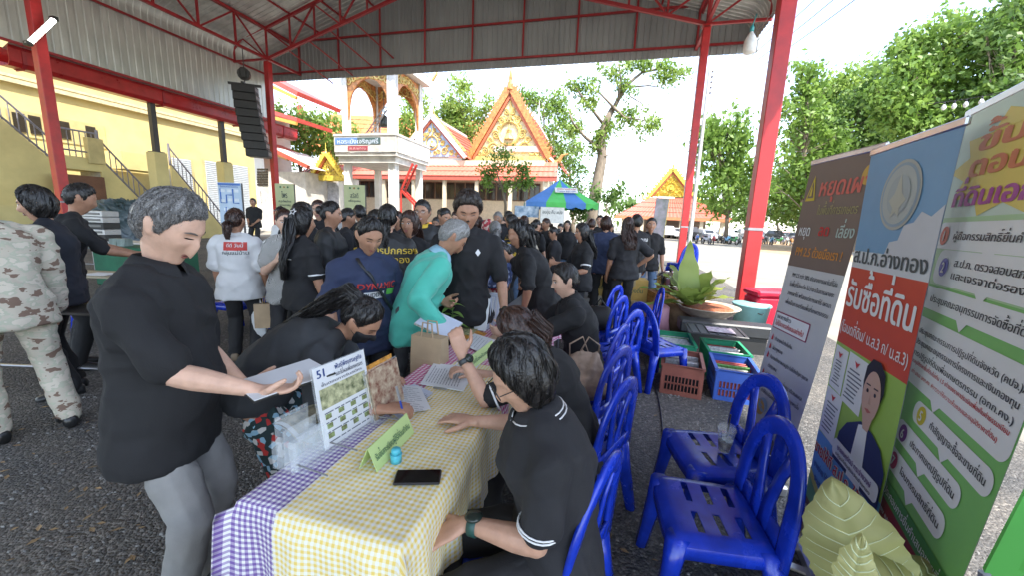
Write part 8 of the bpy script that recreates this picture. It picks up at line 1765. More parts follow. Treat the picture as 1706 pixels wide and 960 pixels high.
mb.build('rib', mat('tray_black', (0.03, 0.032, 0.035)), o); mb = MB(); mb.box(p+A3[0]*0.05+UP*0.022-A3[1]*0.02, (0.28, 0.22, 0.003), A3); mb.build('printed_sheet', mat('sheet_pink', (0.5, 0.3, 0.45), 0.6, var=0.5, vscale=30, col2=(0.65, 0.6, 0.62)), o)
p = np.array([2.85, 5.0, 0]); o = thing('planter_trough', 'long black plastic trough lying behind the crates', 'trough', p); mb = MB(); A3 = (nrm(np.array([1, -0.25, 0])), nrm(np.array([0.25, 1, 0])), UP); mb.bbox(p+UP*0.3, (1.15, 0.28, 0.16), 0.02, A3); mb.build('body', mat('tray_black', (0.03, 0.032, 0.035)), o); mb = MB(); mb.box(p+UP*0.11, (0.95, 0.22, 0.22), A3); mb.build('base', mat('trough_base', (0.02, 0.02, 0.02), 0.6), o)
# big leaved plant in a bowl on a block
BIGL = leaf_mat('broad_leaf', (0.17, 0.27, 0.04), (0.40, 0.46, 0.13))
p = np.array([2.86, 5.55, 0.0]); o = thing('bowl_plant', 'large variegated yellow green plant in a wide clay bowl', 'plant', p); mb = MB(); mb.lathe(p+UP*0.30, [(0.20, 0), (0.34, 0.08), (0.42, 0.18), (0.44, 0.18), (0.40, 0.155), (0.1, 0.15)], 28); mb.build('bowl', mat('clay_bowl', (0.42, 0.34, 0.27), 0.8, var=0.3, vscale=8), o, True)
mb = MB(); mb.lathe(p+UP*0.0, [(0.2, 0), (0.22, 0.3)], 16); mb.build('stand', mat('log_wood', (0.24, 0.15, 0.08), 0.85, var=0.4, vscale=6), o)
mb = MB(); mb.lathe(p+UP*0.44, [(0.38, 0), (0.3, 0.035), (0.02, 0.045)], 20); mb.build('coir', mat('coir_red', (0.30, 0.09, 0.04), 0.95, var=0.5, vscale=30, bump=1.0, bscale=50), o)
rs = np.random.RandomState(12); b = p+UP*0.46+np.array([-0.25, 0, 0])
for k, (az, el, l, w) in enumerate(((100, 78, 0.95, 0.12), (175, 42, 0.70, 0.12), (15, 38, 0.72, 0.11), (215, 35, 0.62, 0.11), (330, 32, 0.62, 0.10), (140, 55, 0.72, 0.12), (55, 50, 0.75, 0.12), (260, 28, 0.5, 0.10), (195, 15, 0.78, 0.09), (300, 45, 0.5, 0.1), (75, 65, 0.7, 0.1), (355, 52, 0.8, 0.11), (120, 62, 0.85, 0.12), (30, 60, 0.8, 0.12), (160, 30, 0.8, 0.11), (240, 50, 0.6, 0.11), (320, 58, 0.65, 0.11))):
 az, el = R(az), R(el); d = np.array([math.cos(az)*math.cos(el), math.sin(az)*math.cos(el), math.sin(el)]); mb = MB(); leaf_blade(mb, b+d*0.04, d, UP if el < 1.2 else np.array([0, 1., 0]), l, w*1.35, 0.25 if el < 1.2 else 0.05, 14, 0.22, 0.14); mb.build('leaf', BIGL, o, True)
p = np.array([2.63, 5.95, 0]); o = thing('log_planter', 'short round wooden log planter beside the bowl plant', 'planter', p); mb = MB(); mb.lathe(p, [(0.20, 0), (0.21, 0.2), (0.20, 0.42), (0.16, 0.42), (0.15, 0.36)], 16); mb.build('log', mat('log_wood', (0.24, 0.15, 0.08)), o, True); mb = MB(); mb.lathe(p, [(0.155, 0.34), (0.02, 0.38)], 14); mb.build('soil', mat('soil', (0.05, 0.035, 0.025), 0.95), o)
p = np.array([2.52, 6.25, 0]); o = thing('wooden_box', 'orange brown wooden box carrying the steamer pot', 'box', p); WD = mat('plank_orange', (0.42, 0.20, 0.06), 0.6, var=0.3, vscale=5, stretch=(1, 1, 6))
for k in range(5):
 mb = MB(); mb.bbox(p+np.array([-0.2+0.1*k, -0.2, 0.26]), (0.095, 0.02, 0.52), 0.003); mb.build('plank', WD, o); mb = MB(); mb.bbox(p+np.array([-0.25, -0.18+0.095*k, 0.26]), (0.02, 0.09, 0.52), 0.003); mb.build('plank', WD, o)
 mb = MB(); mb.bbox(p+np.array([-0.2+0.1*k, 0.0, 0.53]), (0.095, 0.42, 0.02), 0.003); mb.build('plank', WD, o)
q = p+UP*0.545+np.array([0.05, 0.02, 0]); o = thing('steamer_pot', 'shiny stainless steamer pot with domed lid on the wooden box', 'pot', q); INOX = mat('inox', (0.62, 0.61, 0.58), 0.18, metal=1.0, var=0.05)
for k, (z0, z1, r) in enumerate(((0, 0.13, 0.20), (0.135, 0.25, 0.205))): mb = MB(); mb.lathe(q, [(r-0.01, z0), (r, z0+0.01), (r, z1-0.012), (r+0.008, z1)], 28); mb.build('tier', INOX, o, True)
mb = MB(); mb.lathe(q, [(0.212, 0.252), (0.18, 0.30), (0.10, 0.335), (0.02, 0.345)], 28); mb.build('lid', INOX, o, True); mb = MB(); mb.lathe(q, [(0.018, 0.345), (0.028, 0.37), (0.02, 0.385)], 12); mb.build('knob', BLK, o, True)
for s_ in (-1, 1): mb = MB(); mb.tube([q+np.array([s_*0.2, -0.05, 0.2]), q+np.array([s_*0.26, 0, 0.2]), q+np.array([s_*0.2, 0.05, 0.2])], 0.008, 6); mb.build('handle', INOX, o)
p = np.array([3.95, 6.25, 0]); o = thing('bucket', 'pale teal plastic tub in front of the near right post', 'bucket', p); mb = MB(); mb.lathe(p, [(0.22, 0), (0.27, 0.36), (0.29, 0.38), (0.28, 0.40), (0.05, 0.41)], 24); mb.build('tub', mat('tub_teal', (0.22, 0.45, 0.45), 0.45), o, True); mb = MB(); mb.tube([p+np.array([-0.27, 0, 0.36]), p+np.array([0, -0.3, 0.28]), p+np.array([0.27, 0, 0.36])], 0.008, 6); mb.build('handle', WIRE, o)
p = np.array([4.35, 6.45, 0]); o = thing('cooler_box', 'crimson plastic cooler box by the near right post', 'cooler', p); CRM_ = mat('cooler_red', (0.5, 0.012, 0.04), 0.35); mb = MB(); mb.bbox(p+UP*0.26, (0.62, 0.42, 0.5), 0.04); mb.build('body', CRM_, o); mb = MB(); mb.bbox(p+UP*0.565, (0.66, 0.46, 0.10), 0.03); mb.build('lid', CRM_, o); mb = MB(); mb.bar(p+np.array([-0.34, -0.1, 0.4]), p+np.array([-0.34, 0.1, 0.4]), 0.03); mb.build('handle', CRM_, o)
p = np.array([4.3, 5.75, 0]); o = thing('wire_bin', 'dark wire basket bin between the cooler and the brown banner', 'bin', p)
for k in range(18): a = k*2*math.pi/18; mb = MB(); mb.tube([p+np.array([0.17*math.cos(a), 0.17*math.sin(a), 0]), p+np.array([0.22*math.cos(a), 0.22*math.sin(a), 0.62])], 0.006, 5); mb.build('wire', WIRE, o)
for z, r in ((0.02, 0.17), (0.3, 0.195), (0.62, 0.22)): mb = MB(); mb.tube([p+np.array([r*math.cos(a), r*math.sin(a), z]) for a in np.linspace(0, 6.283, 25)[:-1]], 0.009, 5, closed=True); mb.build('hoop', WIRE, o)
mb = MB(); mb.lathe(p, [(0.15, 0.01), (0.19, 0.5), (0.02, 0.52)], 14); mb.build('liner', mat('liner_black', (0.02, 0.02, 0.022), 0.35, bump=0.5, bscale=12), o, True)
p = np.array([2.22, 5.75, 0]); o = thing('pink_stool', 'pale pink plastic stool draped with pink cloth', 'stool', p); PKM = mat('pink_plastic', (0.60, 0.30, 0.38), 0.6, var=0.15); mb = MB(); mb.loft([ring(p+UP*z+np.array([0, 0, 0]), np.array([1., 0, 0]), np.array([0, 1., 0]), r*(1+0), r, 20, 3) for z, r in ((0.42, 0.14), (0.40, 0.16), (0.2, 0.165), (0.0, 0.20))]); mb.build('drape', PKM, o, True); mb = MB(); mb.tube([p+np.array([0, 0, 0.42]), p+np.array([0.03, 0.02, 0.56]), p+np.array([0.05, 0, 0.66])], [0.09, 0.06, 0.02], 10); mb.build('bundle', PKM, o, True)
CARD = mat('carton_yellow', (0.55, 0.36, 0.10), 0.8, var=0.12, vscale=6); CARD2 = mat('carton_pale', (0.50, 0.44, 0.34), 0.8, var=0.1)
for (x, y, z, w, d, h, m_, lb) in ((1.62, 6.75, 0, 0.42, 0.34, 0.36, CARD2, 'pale carton at the bottom of the smaller stack'), (1.62, 6.75, 0.365, 0.40, 0.34, 0.32, CARD, 'orange yellow carton on the pale carton'), (2.05, 6.55, 0, 0.46, 0.36, 0.34, CARD2, 'pale carton under the yellow carton beside the chairs'), (2.05, 6.55, 0.345, 0.46, 0.36, 0.36, CARD, 'yellow carton with green print beside the chairs'), (1.3, 5.6, 0, 0.4, 0.34, 0.3, CARD, 'yellow carton on the floor behind the blue chair with black bag')):
 o = thing('carton', lb, 'carton', (x, y, z), R(-8), 'cartons beside the chairs'); mb = MB(); mb.box((0, 0, h/2), (w, d, h)); mb.build('box', m_, o, world=False); mb = MB(); mb.box((0, 0, h+0.002), (0.05, d, 0.003)); mb.box((0, -d/2-0.002, h*0.85), (0.05, 0.003, h*0.3)); mb.build('tape', mat('tape', (0.42, 0.32, 0.18), 0.3), o, world=False)
 text_mb('เครื่องดื่ม', (0, -d/2-0.003, h*0.38), (1, 0, 0), (0, 0, 1), h*0.26, 'C', 0.015, fit=w*0.7).build('lettering', INKG if m_ is CARD else RINK, o, world=False)
# slim leaning board behind the black shirted people
a, b = gy(1086, 455, 7.6), gy(1104, 330, 7.6); o = thing('slim_board', 'tall slim weathered green board leaning beside the jeans wearer', 'board', (a[0], 7.6, 0)); u = nrm(b-a); b0 = a-u*(a[2]/u[2]); mb = MB(); mb.box((b0+b)/2, (0.24, 0.02, np.linalg.norm(b-b0)), (nrm(np.cross((0, 1, 0), u)), (0, 1, 0), u)); mb.build('panel', mat('board_green', (0.30, 0.34, 0.24), 0.6, var=0.6, vscale=3, col2=(0.42, 0.36, 0.42)), o); mb = MB(); mb.bar(b0+np.array([0.12, 0.012, 0]), b+np.array([0.12, 0.012, 0]), 0.03); mb.build('edge_batten', mat('batten_yellow', (0.5, 0.4, 0.1), 0.6), o)
# ------------------------------------------------------------------ left side: clothed table, equipment, posters
GT_ = mat('cloth_green', (0.012, 0.10, 0.05), 0.75, var=0.25, vscale=4, bump=0.3, bscale=6); p = np.array([-7.55, 7.95, 0]); o = thing('clothed_table', 'table under a deep green cloth with books on it', 'table', p); mb = MB(); mb.bbox(p+UP*0.39, (1.5, 0.75, 0.76), 0.02); mb.build('cloth', GT_, o)
for k in range(4):
 for j in range(5): q = p+np.array([-0.5+0.16*k, -0.1, 0.79+0.03*j]); ob = thing('book_stack', 'grey green book, %s in the %s pile on the green table' % (('lowest', 'second lowest', 'middle', 'second highest', 'top')[j], ('outer', 'inner')[k % 2]), 'book', q, R(3*j), 'books on the green table') if k < 2 else None; (ob and [MB().bbox((0, 0, 0), (0.14, 0.2, 0.028), 0.003).build('cover', mat('book_grey', (0.2, 0.25, 0.23), 0.6, var=0.3, vscale=9), ob, world=False)])
q = p+np.array([0.35, -0.2, 0.775]); o = thing('water_bottle', 'clear water bottle standing on the green clothed table', 'bottle', q); mb = MB(); mb.lathe(q, [(0.03, 0), (0.033, 0.02), (0.033, 0.16), (0.014, 0.21), (0.014, 0.225)], 14); mb.build('bottle', ACR, o, True); mb = MB(); mb.lathe(q, [(0.017, 0.222), (0.017, 0.245)], 12); mb.build('cap', WINK, o); mb = MB(); mb.lathe(q, [(0.034, 0.07), (0.034, 0.13)], 14, caps=False); mb.build('wrapper', mat('ink_blue', (0.04, 0.08, 0.35)), o)
q = np.array([-9.75, 9.2, 0.745]); o = thing('equipment_rack', 'stack of black and silver sound equipment on the white table', 'amplifier', q)
for k in range(5): mb = MB(); mb.bbox(q+UP*(0.07+0.14*k), (0.5, 0.4, 0.13), 0.01); un = mb.build('unit', (BLK, mat('rack_silver', (0.45, 0.45, 0.45), 0.4, metal=0.5))[k % 2 == 1 or k == 4], o); mb = MB(); mb.box(q+np.array([0, -0.205, 0.07+0.14*k]), (0.4, 0.01, 0.05)); mb.build('panel', mat('rack_panel', (0.12, 0.12, 0.12), 0.3), un)
p = hs(215, 352, -18.6); o = thing('covered_pile', 'heap of goods under a dark green and grey tarpaulin', 'tarpaulin', (p[0], p[1], 0)); mb = MB(); mb.loft([ring(np.array([p[0], p[1], z]), SV, TV, a*(1+0.05*math.sin(z*9)), b, 18, 2.6) for z, a, b in ((0, 0.9, 1.6), (0.6, 0.85, 1.5), (1.2, 0.7, 1.25), (1.7, 0.35, 0.9), (1.85, 0.1, 0.5))]); me = eval_remesh(mb, 0.05, 2); wrinkle(me, 0.010, 8, 0.28); v = np.array([tuple(x.co) for x in me.vertices]); me.vertices.foreach_set('co', (v-np.array([p[0], p[1], 0])).reshape(-1)); me.materials.append(mat('tarp', (0.02, 0.07, 0.06), 0.35, var=0.5, vscale=0.9, col2=(0.16, 0.2, 0.24))); link('tarpaulin', me, o)
q = np.array([-3.25, 3.02, 0.755]); o = thing('pink_cloth', 'crumpled bright pink cloth on the dark left table', 'cloth', q); mb = MB(); mb.loft([ring(q+UP*z, np.array([1., 0, 0]), np.array([0, 1., 0]), a, b, 16) for z, a, b in ((0, 0.14, 0.08), (0.03, 0.13, 0.075), (0.06, 0.08, 0.04))]); me = eval_remesh(mb, 0.012, 1); wrinkle(me, 0.03, 3, 0.8); v = np.array([tuple(x.co) for x in me.vertices]); me.vertices.foreach_set('co', (v-q).reshape(-1)); me.materials.append(mat('cloth_pink', (0.55, 0.06, 0.22), 0.8)); link('heap', me, o)
q = np.array([-5.1, 4.72, 0.745]); o = thing('paper_sheet', 'white sheet on the beige left table', 'paper', q); MB().box(q, (0.3, 0.21, 0.004)).build('sheet', PAPER, o)
def sign_board(name, label, x0, y0, x1, y1, Y, m, texts, icons=()):
 o, a, b = board(name, label, 'sign', x0, y0, x1, y1, Y, m); w = b[0]-a[0]; h = a[2]-b[2]; pn_ = o.children[0]
 for (tx, u, v, sz, mm, ft) in texts: text_mb(tx, np.array([a[0]+w*u, Y-0.02, a[2]-h*v]), (1, 0, 0), (0, 0, 1), sz*h, 'C', 0.02, fit=ft*w).build('lettering', mm, pn_)
 for (u, v, r, mm) in icons: mb = MB(); mb.lathe(np.array([a[0]+w*u, Y-0.016, a[2]-h*v]), [(r*w, 0), (r*w, 0.006)], 16, ((1, 0, 0), (0, 0, 1), (0, -1, 0))); mb.build('emblem', mm, pn_)
 return o
KH = mat('sign_khaki', (0.42, 0.44, 0.24), 0.7, var=0.06); KD = mat('ink_dark', (0.03, 0.05, 0.05)); ICON = [(0.3, 0.1, 0.05, INKG), (0.5, 0.1, 0.05, mat('icon_brown', (0.25, 0.14, 0.04))), (0.7, 0.1, 0.05, INKG)]
sign_board('standing_sign', 'pale khaki standing sign with three emblems beside the far left post', 458, 305, 492, 362, 10.5, KH, [('ไพร', 0.5, 0.42, 0.24, KD, 0.32), ('สมุนไพรไทย', 0.5, 0.55, 0.09, KD, 0.7), ('อบรมและขยายพันธุ์', 0.5, 0.66, 0.08, KD, 0.6)], ICON)
sign_board('standing_sign', 'pale khaki standing sign in front of the bell tower', 573, 307, 609, 362, 10.5, KH, [('สวัสดี', 0.5, 0.40, 0.2, KD, 0.4), ('เพื่อชุมชน', 0.5, 0.52, 0.08, KD, 0.6)], ICON)
PB = mat('poster_blue', (0.42, 0.52, 0.64), 0.6, var=0.12, vscale=2); NV = mat('poster_navy', (0.05, 0.14, 0.42), 0.6)
o, a, b = board('process_poster', 'light blue process chart poster hanging behind the crowd', 'poster', 363, 303, 406, 372, 9.0, PB); w, h = b[0]-a[0], a[2]-b[2]; pn_ = o.children[0]; P = lambda u, v: np.array([a[0]+w*u, 8.98, a[2]-h*v])
mb = MB(); mb.box(P(0.5, 0.04), (w*0.98, 0.006, h*0.05)); mb.build('header_band', NV, pn_); mb = MB()
for k, (u, v, s_) in enumerate(((0.2, 0.2, 1), (0.5, 0.2, 1), (0.8, 0.2, 1), (0.2, 0.45, 1), (0.5, 0.42, 1), (0.8, 0.42, 1), (0.3, 0.66, 1), (0.7, 0.66, 1))): mb.box(P(u, v), (w*0.2, 0.008, h*0.07))
mb.build('chart_box', mat('chart_light', (0.6, 0.65, 0.7), 0.6), pn_); mb = MB()
for pts in (((0.1, 0.15), (0.1, 0.5), (0.35, 0.5), (0.35, 0.3), (0.6, 0.3)), ((0.65, 0.15), (0.65, 0.5), (0.9, 0.5)), ((0.3, 0.6), (0.3, 0.75), (0.7, 0.75))): mb.tube([P(*q_) for q_ in pts], 0.013, 5)
mb.build('flow_arrow', NV, pn_)
text_mb('ขั้นตอนการดำเนินงาน', P(0.5, 0.12), (1, 0, 0), (0, 0, 1), h*0.07, 'C', 0.01, fit=w*0.8).build('lettering', NV, pn_)
# ------------------------------------------------------------------ roll-up banners
def banner(label, A, B, H_, bg, ln=(0, 0)):
 """A left foot, B right foot as read; local frame ux, up, n (towards the reader)"""
 A = np.array([A[0], A[1], 0.0]); B = np.array([B[0], B[1], 0.0]); ux = nrm(B-A); n_ = np.cross(ux, UP); w = np.linalg.norm(B-A); LN = np.array([ln[0], ln[1], 0.0])
 o = thing('rollup_banner', label, 'banner', (A+B)/2); z0 = 0.07; L_ = nrm(UP*1.0+n_*-0.0)
 def S(u, v, l=0.0):       # u across 0..1, v up 0..1
  bow = 0.004*math.sin(v*math.pi*2.3+u*2)
  return A+ux*w*u+UP*(z0+(H_-z0)*v)+LN*v+n_*(0.0008*l+bow)
 mb = MB(); mb.grid(lambda u, v: S(u, v, 0), 6, 40); sh = mb.build('printed_sheet', bg, o, True)
 mb = MB(); mb.grid(lambda u, v: S(1-u, v, -1.5), 6, 40); mb.build('sheet_back', mat('banner_back', (0.45, 0.45, 0.45), 0.7), o, True)
 ALU = mat('aluminium', (0.55, 0.55, 0.56), 0.3, metal=0.9)
 mb = MB(); mb.bbox((A+B)/2+UP*0.04, (w+0.04, 0.09, 0.07), 0.012, (ux, -n_, UP)); mb.build('base', ALU, o); mb = MB(); mb.bbox((A+B)/2+LN+UP*(H_+0.005), (w+0.02, 0.014, 0.03), 0.005, (ux, -n_, UP)); mb.build('top_rail', ALU, o); mb = MB(); mb.tube([(A+B)/2-n_*0.02+UP*0.06, (A+B)/2-n_*0.02+LN+UP*H_], 0.008, 6); mb.build('pole', ALU, o)
 for q in (A+ux*0.08, B-ux*0.08):
  mb = MB(); mb.bbox(q+n_*0.10+UP*0.014, (0.05, 0.26, 0.014), 0.006, (ux, n_, UP)); mb.build('foot', ALU, o)
 ar = w/(H_-z0)
 def T(tx, u, v, sz, m_, al='L', fit=None, bold=0.015, l=3):
  vs, fs, tw = text_geo(tx, sz*(H_-z0), al, bold); k = (fit*w/tw) if fit else 1; mb = MB(); mb.add([S(u+x*k/w, v+y/(H_-z0), l+c*0.15) for x, y, c in vs], fs); return mb.build('lettering', m_, sh)
 def POLY(poly, m_, l=1, name='printed_shape'):
  f2 = [Vector((x, y, 0)) for x, y in poly]; tr = tessellate_polygon([f2]); mb = MB(); tris = []
  for t in tr:
   p_ = [poly[i] for i in t]; c = (p_[1][0]-p_[0][0])*(p_[2][1]-p_[0][1])-(p_[1][1]-p_[0][1])*(p_[2][0]-p_[0][0]); tris.append(tuple(t) if c > 0 else tuple(t[::-1]))
  mb.add([S(x, y, l+1.2) for x, y in poly], tris); return mb.build(name, m_, sh)
 def RECT(u0, v0, u1, v1, m_, l=1):
  mb = MB(); nv_ = max(2, int((v1-v0)*40)); mb.grid(lambda a, b: S(u0+(u1-u0)*a, v0+(v1-v0)*b, l), 4, nv_); return mb.build('printed_band', m_, sh, True)
 def RR(u0, v0, u1, v1, r, m_, l=2):
  ra = r*(H_-z0)/w; pts = []
  for cx, cy, a0 in ((u1-ra, v1-r, 0), (u0+ra, v1-r, 90), (u0+ra, v0+r, 180), (u1-ra, v0+r, 270)):
   for k in range(6): a = R(a0+90*k/5); pts.append((cx+ra*math.cos(a), cy+r*math.sin(a)))
  return POLY(pts, m_, l, 'text_panel')
 def CIRC(u, v, r, m_, l=3, k=22, name='roundel'): ra = r*(H_-z0)/w; return POLY([(u+ra*math.cos(2*math.pi*i/k), v+r*math.sin(2*math.pi*i/k)) for i in range(k)], m_, l, name)
 return o, T, POLY, RECT, RR, CIRC, S, sh
BW = mat('print_white', (0.70, 0.70, 0.69), 0.55, var=0.03); BK = mat('print_black', (0.02, 0.02, 0.025), 0.5); pm = lambda nm, c: mat('print_'+nm, c, 0.55, var=0.04)
# green banner with seven steps
P3a = (1.575, 1.60); P3b = (1.575-0.5*0.8, 1.60-0.866*0.8)
o, T, POLY, RECT, RR, CIRC, S, sh = banner('green roll-up banner listing seven numbered steps in white panels', P3a, P3b, 2.02, pm('green', (0.20, 0.47, 0.13)), (-0.015, -0.16))
RECT(0, 0.82, 1, 1.0, pm('pale_green', (0.52, 0.62, 0.52)), 1); RECT(0, 0.70, 1, 0.82, pm('mid_green', (0.38, 0.55, 0.30)), 1)
st = []
for k in range(20): a = 2*math.pi*k/20; r_ = 0.10 if k % 2 else 0.135; st.append((0.52+r_*1.9*math.cos(a)*1.95, 0.90+r_*0.62*math.sin(a)))
POLY(st, pm('burst', (0.65, 0.50, 0.10)), 2); T('ขั้น', 0.38, 0.925, 0.042, pm('title_red', (0.55, 0.16, 0.06)), 'C', 0.34, 0.05, 4); T('ตอน', 0.40, 0.885, 0.045, pm('title_red', (0.55, 0.16, 0.06)), 'C', 0.42, 0.05, 4); T('ที่ดินเอกชน', 0.52, 0.838, 0.042, pm('title_plum', (0.35, 0.05, 0.25)), 'C', 0.8, 0.05, 5)
CLS = [(0.60, 0.12, 0.06), (0.12, 0.12, 0.42), (0.02, 0.20, 0.13), (0.55, 0.04, 0.04), (0.55, 0.45, 0.03), (0.16, 0.03, 0.22), (0.45, 0.02, 0.12)]
STEPS = [(0.765, 0.812, 0.06, 1.0, ['ผู้ถือกรรมสิทธิ์ยื่นคำเสนอขาย']), (0.703, 0.764, 0.14, 1.0, ['ส.ป.ก. ตรวจสอบสภาพที่ดิน', 'และเจรจาต่อรองราคา']), (0.655, 0.696, 0.02, 0.98, ['ประชุมคณะอนุกรรมการจัดซื้อที่ดินฯ']), (0.515, 0.638, 0.01, 1.0, ['ประชุมคณะกรรมการปฏิรูปที่ดินจังหวัด (คปจ.)/', 'ประชุมคณะอนุกรรมการโครงการและเงินกองทุน', 'การปฏิรูปที่ดินเพื่อเกษตรกรรม (อกก.คง.)']), (0.460, 0.500, 0.36, 0.98, ['ทำสัญญาจะซื้อจะขายที่ดิน']), (0.405, 0.445, 0.26, 0.86, ['ประกาศเขตปฏิรูปที่ดิน']), (0.345, 0.388, 0.26, 0.84, ['โอนกรรมสิทธิ์ที่ดิน'])]
for k, (v0, v1, u0, u1, tx) in enumerate(STEPS):
 RR(u0, v0, u1, v1, min(0.02, (v1-v0)*0.45), BW, 2); m_ = (u0+u1)/2; POLY([(m_-0.04, v0+0.001), (m_+0.01, v0-0.016), (m_+0.05, v0+0.001)], BW, 2, 'pointer')
 cv = (v0+v1)/2 if k != 3 else v1-0.026; CIRC(u0+0.085, cv, 0.0165, pm('num_%d' % k, CLS[k]), 4); T(str(k+1), u0+0.085, cv-0.0095, 0.026, BW, 'C', None, 0.03, 7)
 n_l = len(tx)
 for j, t_ in enumerate(tx):
  vv = (v0+v1)/2-0.006+(n_l-1)*0.0105-j*0.021 if k != 3 else v1-0.030-0.021*j; T(t_, u0+0.17, vv, 0.017 if n_l < 3 else 0.014, BK, 'L', (u1-u0-0.20), 0.015, 5)
T('(คปจ. เห็นชอบและอนุมัติราคาซื้อที่ดินไม่เกิน 1.5 เท่าของราคาประเมินเพื่อเก็บค่าธรรมเนียม', 0.03, 0.552, 0.010, pm('red_ink', (0.5, 0.03, 0.03)), 'L', 0.94, 0.012, 5); T('กรณีราคาเกิน 1.5 เท่า เสนอ อกก.คง. พิจารณาให้ความเห็นชอบและอนุมัติราคาที่ดิน)', 0.03, 0.534, 0.010, pm('red_ink', (0.5, 0.03, 0.03)), 'L', 0.9, 0.012, 5)
RR(0.0, 0.405, 0.23, 0.51, 0.002, BW, 2)
def doc_lines(S, sh, u0, v0, u1, v1, n, l=5, seed=2):
 rs = np.random.RandomState(seed); mb = MB()
 for i in range(n):
  v = v1-(v1-v0)*(i+0.5)/n; a = u0+(u1-u0)*rs.uniform(0, 0.25); b = u1-(u1-u0)*rs.uniform(0, 0.35); h = (v1-v0)/n*0.18
  mb.add([S(a, v-h, l), S(b, v-h, l), S(b, v+h, l), S(a, v+h, l)], [(0, 1, 2, 3)])
 mb.build('printed_lines', INK, sh)['kind'] = 'stuff'
doc_lines(S, sh, 0.03, 0.415, 0.2, 0.48, 9); CIRC(0.115, 0.497, 0.008, BK, 4, 7, 'emblem')
RECT(0, 0.06, 1, 0.305, pm('maroon', (0.25, 0.015, 0.02)), 1); RR(0.0, 0.29, 1.0, 0.325, 0.003, pm('dark_green', (0.06, 0.25, 0.05)), 2); T('เอกสารหลักฐานประกอบการยื่นคำเสนอขายที่ดิน', 0.03, 0.300, 0.02, BW, 'L', 0.94, 0.02, 5); T('1. บัตรประจำตัวประชาชน และทะเบียนบ้าน', 0.06, 0.265, 0.012, BW, 'L', 0.6, 0.01, 5); T('2. หนังสือแสดงกรรมสิทธิ์ที่ดิน', 0.06, 0.24, 0.012, BW, 'L', 0.5, 0.01, 5)
# red and blue banner with a portrait
o, T, POLY, RECT, RR, CIRC, S, sh = banner('roll-up banner with seal, red band and portrait of a man in navy jacket', (1.56, 1.79), (1.56-0.34*0.56, 1.79-0.94*0.56), 1.95, pm('sky_blue', (0.16, 0.30, 0.46)))
POLY([(0.45, 0.765), (0.5, 0.80), (0.6, 0.805), (0.64, 0.835), (0.74, 0.84), (0.8, 0.86), (0.9, 0.85), (1.0, 0.87), (1.0, 0.76), (0.45, 0.76)], pm('cloud', (0.50, 0.50, 0.52)), 1, 'cloud')
RECT(0, 0.735, 1, 0.775, pm('cloud_band', (0.55, 0.56, 0.57)), 1)
for r_, c_ in ((0.070, (0.36, 0.36, 0.32)), (0.064, (0.24, 0.31, 0.37)), (0.058, (0.36, 0.38, 0.36)), (0.04, (0.31, 0.34, 0.34))): CIRC(0.52, 0.895, r_, pm('seal_%d' % int(r_*1000), c_), 2+int((0.09-r_)*100), 36, 'seal_ring')
POLY([(0.52, 0.94), (0.56, 0.90), (0.62, 0.885), (0.56, 0.87), (0.57, 0.85), (0.52, 0.862), (0.47, 0.85), (0.48, 0.87), (0.42, 0.885), (0.48, 0.90)], pm('seal_gold', (0.40, 0.39, 0.32)), 8, 'seal_figure')
T('ส.ป.ก.อ่างทอง', 0.5, 0.748, 0.046, pm('ink_slate', (0.07, 0.08, 0.08)), 'C', 0.96, 0.03, 4)
RECT(0, 0.545, 1, 0.735, pm('band_red', (0.52, 0.065, 0.03)), 1); T('รับซื้อที่ดิน', 0.5, 0.640, 0.085, BW, 'C', 0.94, 0.03, 4); T('(โฉนดที่ดิน/ น.ส.3 ก/ น.ส.3)', 0.5, 0.575, 0.035, BW, 'C', 0.96, 0.012, 4)
RECT(0, 0.30, 1, 0.545, pm('lime', (0.30, 0.46, 0.08)), 1)
for i, (u0, v0, u1, v1) in enumerate(((0.02, 0.43, 0.24, 0.535), (0.26, 0.42, 0.56, 0.538), (0.02, 0.305, 0.30, 0.425))):
 POLY([(u0, v0), (u1, v0-0.004), (u1, v1), (u0, v1+0.002)], BW, 2+i, 'title_deed'); doc_lines(S, sh, u0+0.03, v0+0.01, u1-0.03, v1-0.03, 8, 7, i); POLY([(u0*0.5+u1*0.5-0.04, v1-0.010), (u0*0.5+u1*0.5, v1-0.026), (u0*0.5+u1*0.5+0.04, v1-0.010), (u0*0.5+u1*0.5, v1-0.014)], pm('red_ink', (0.5, 0.03, 0.03)), 7, 'emblem')
POLY([(0.34, 0.28), (0.36, 0.35), (0.44, 0.385), (0.56, 0.405), (0.62, 0.415), (0.78, 0.41), (0.90, 0.395), (0.99, 0.36), (1.0, 0.28)], pm('navy_jacket', (0.02, 0.03, 0.10)), 8, 'portrait_jacket'); POLY([(0.58, 0.28), (0.60, 0.405), (0.66, 0.412), (0.72, 0.412), (0.78, 0.28)], BW, 10, 'portrait_shirt')
POLY([(0.55, 0.50), (0.56, 0.535), (0.62, 0.556), (0.72, 0.557), (0.80, 0.538), (0.82, 0.50), (0.79, 0.47), (0.57, 0.47)], pm('portrait_hair', (0.02, 0.018, 0.016)), 10, 'portrait_hair')
hd_ = [(0.685+0.115*math.cos(a)*(1-0.12*max(0, -math.sin(a))), 0.478+0.056*math.sin(a)) for a in np.linspace(0, 2*math.pi, 25)[:-1]]; POLY(hd_, pm('portrait_skin', (0.52, 0.33, 0.25)), 12, 'portrait_face'); POLY([(0.62, 0.435), (0.75, 0.435), (0.73, 0.405), (0.66, 0.405)], pm('portrait_skin', (0.52, 0.33, 0.25)), 11, 'portrait_neck')
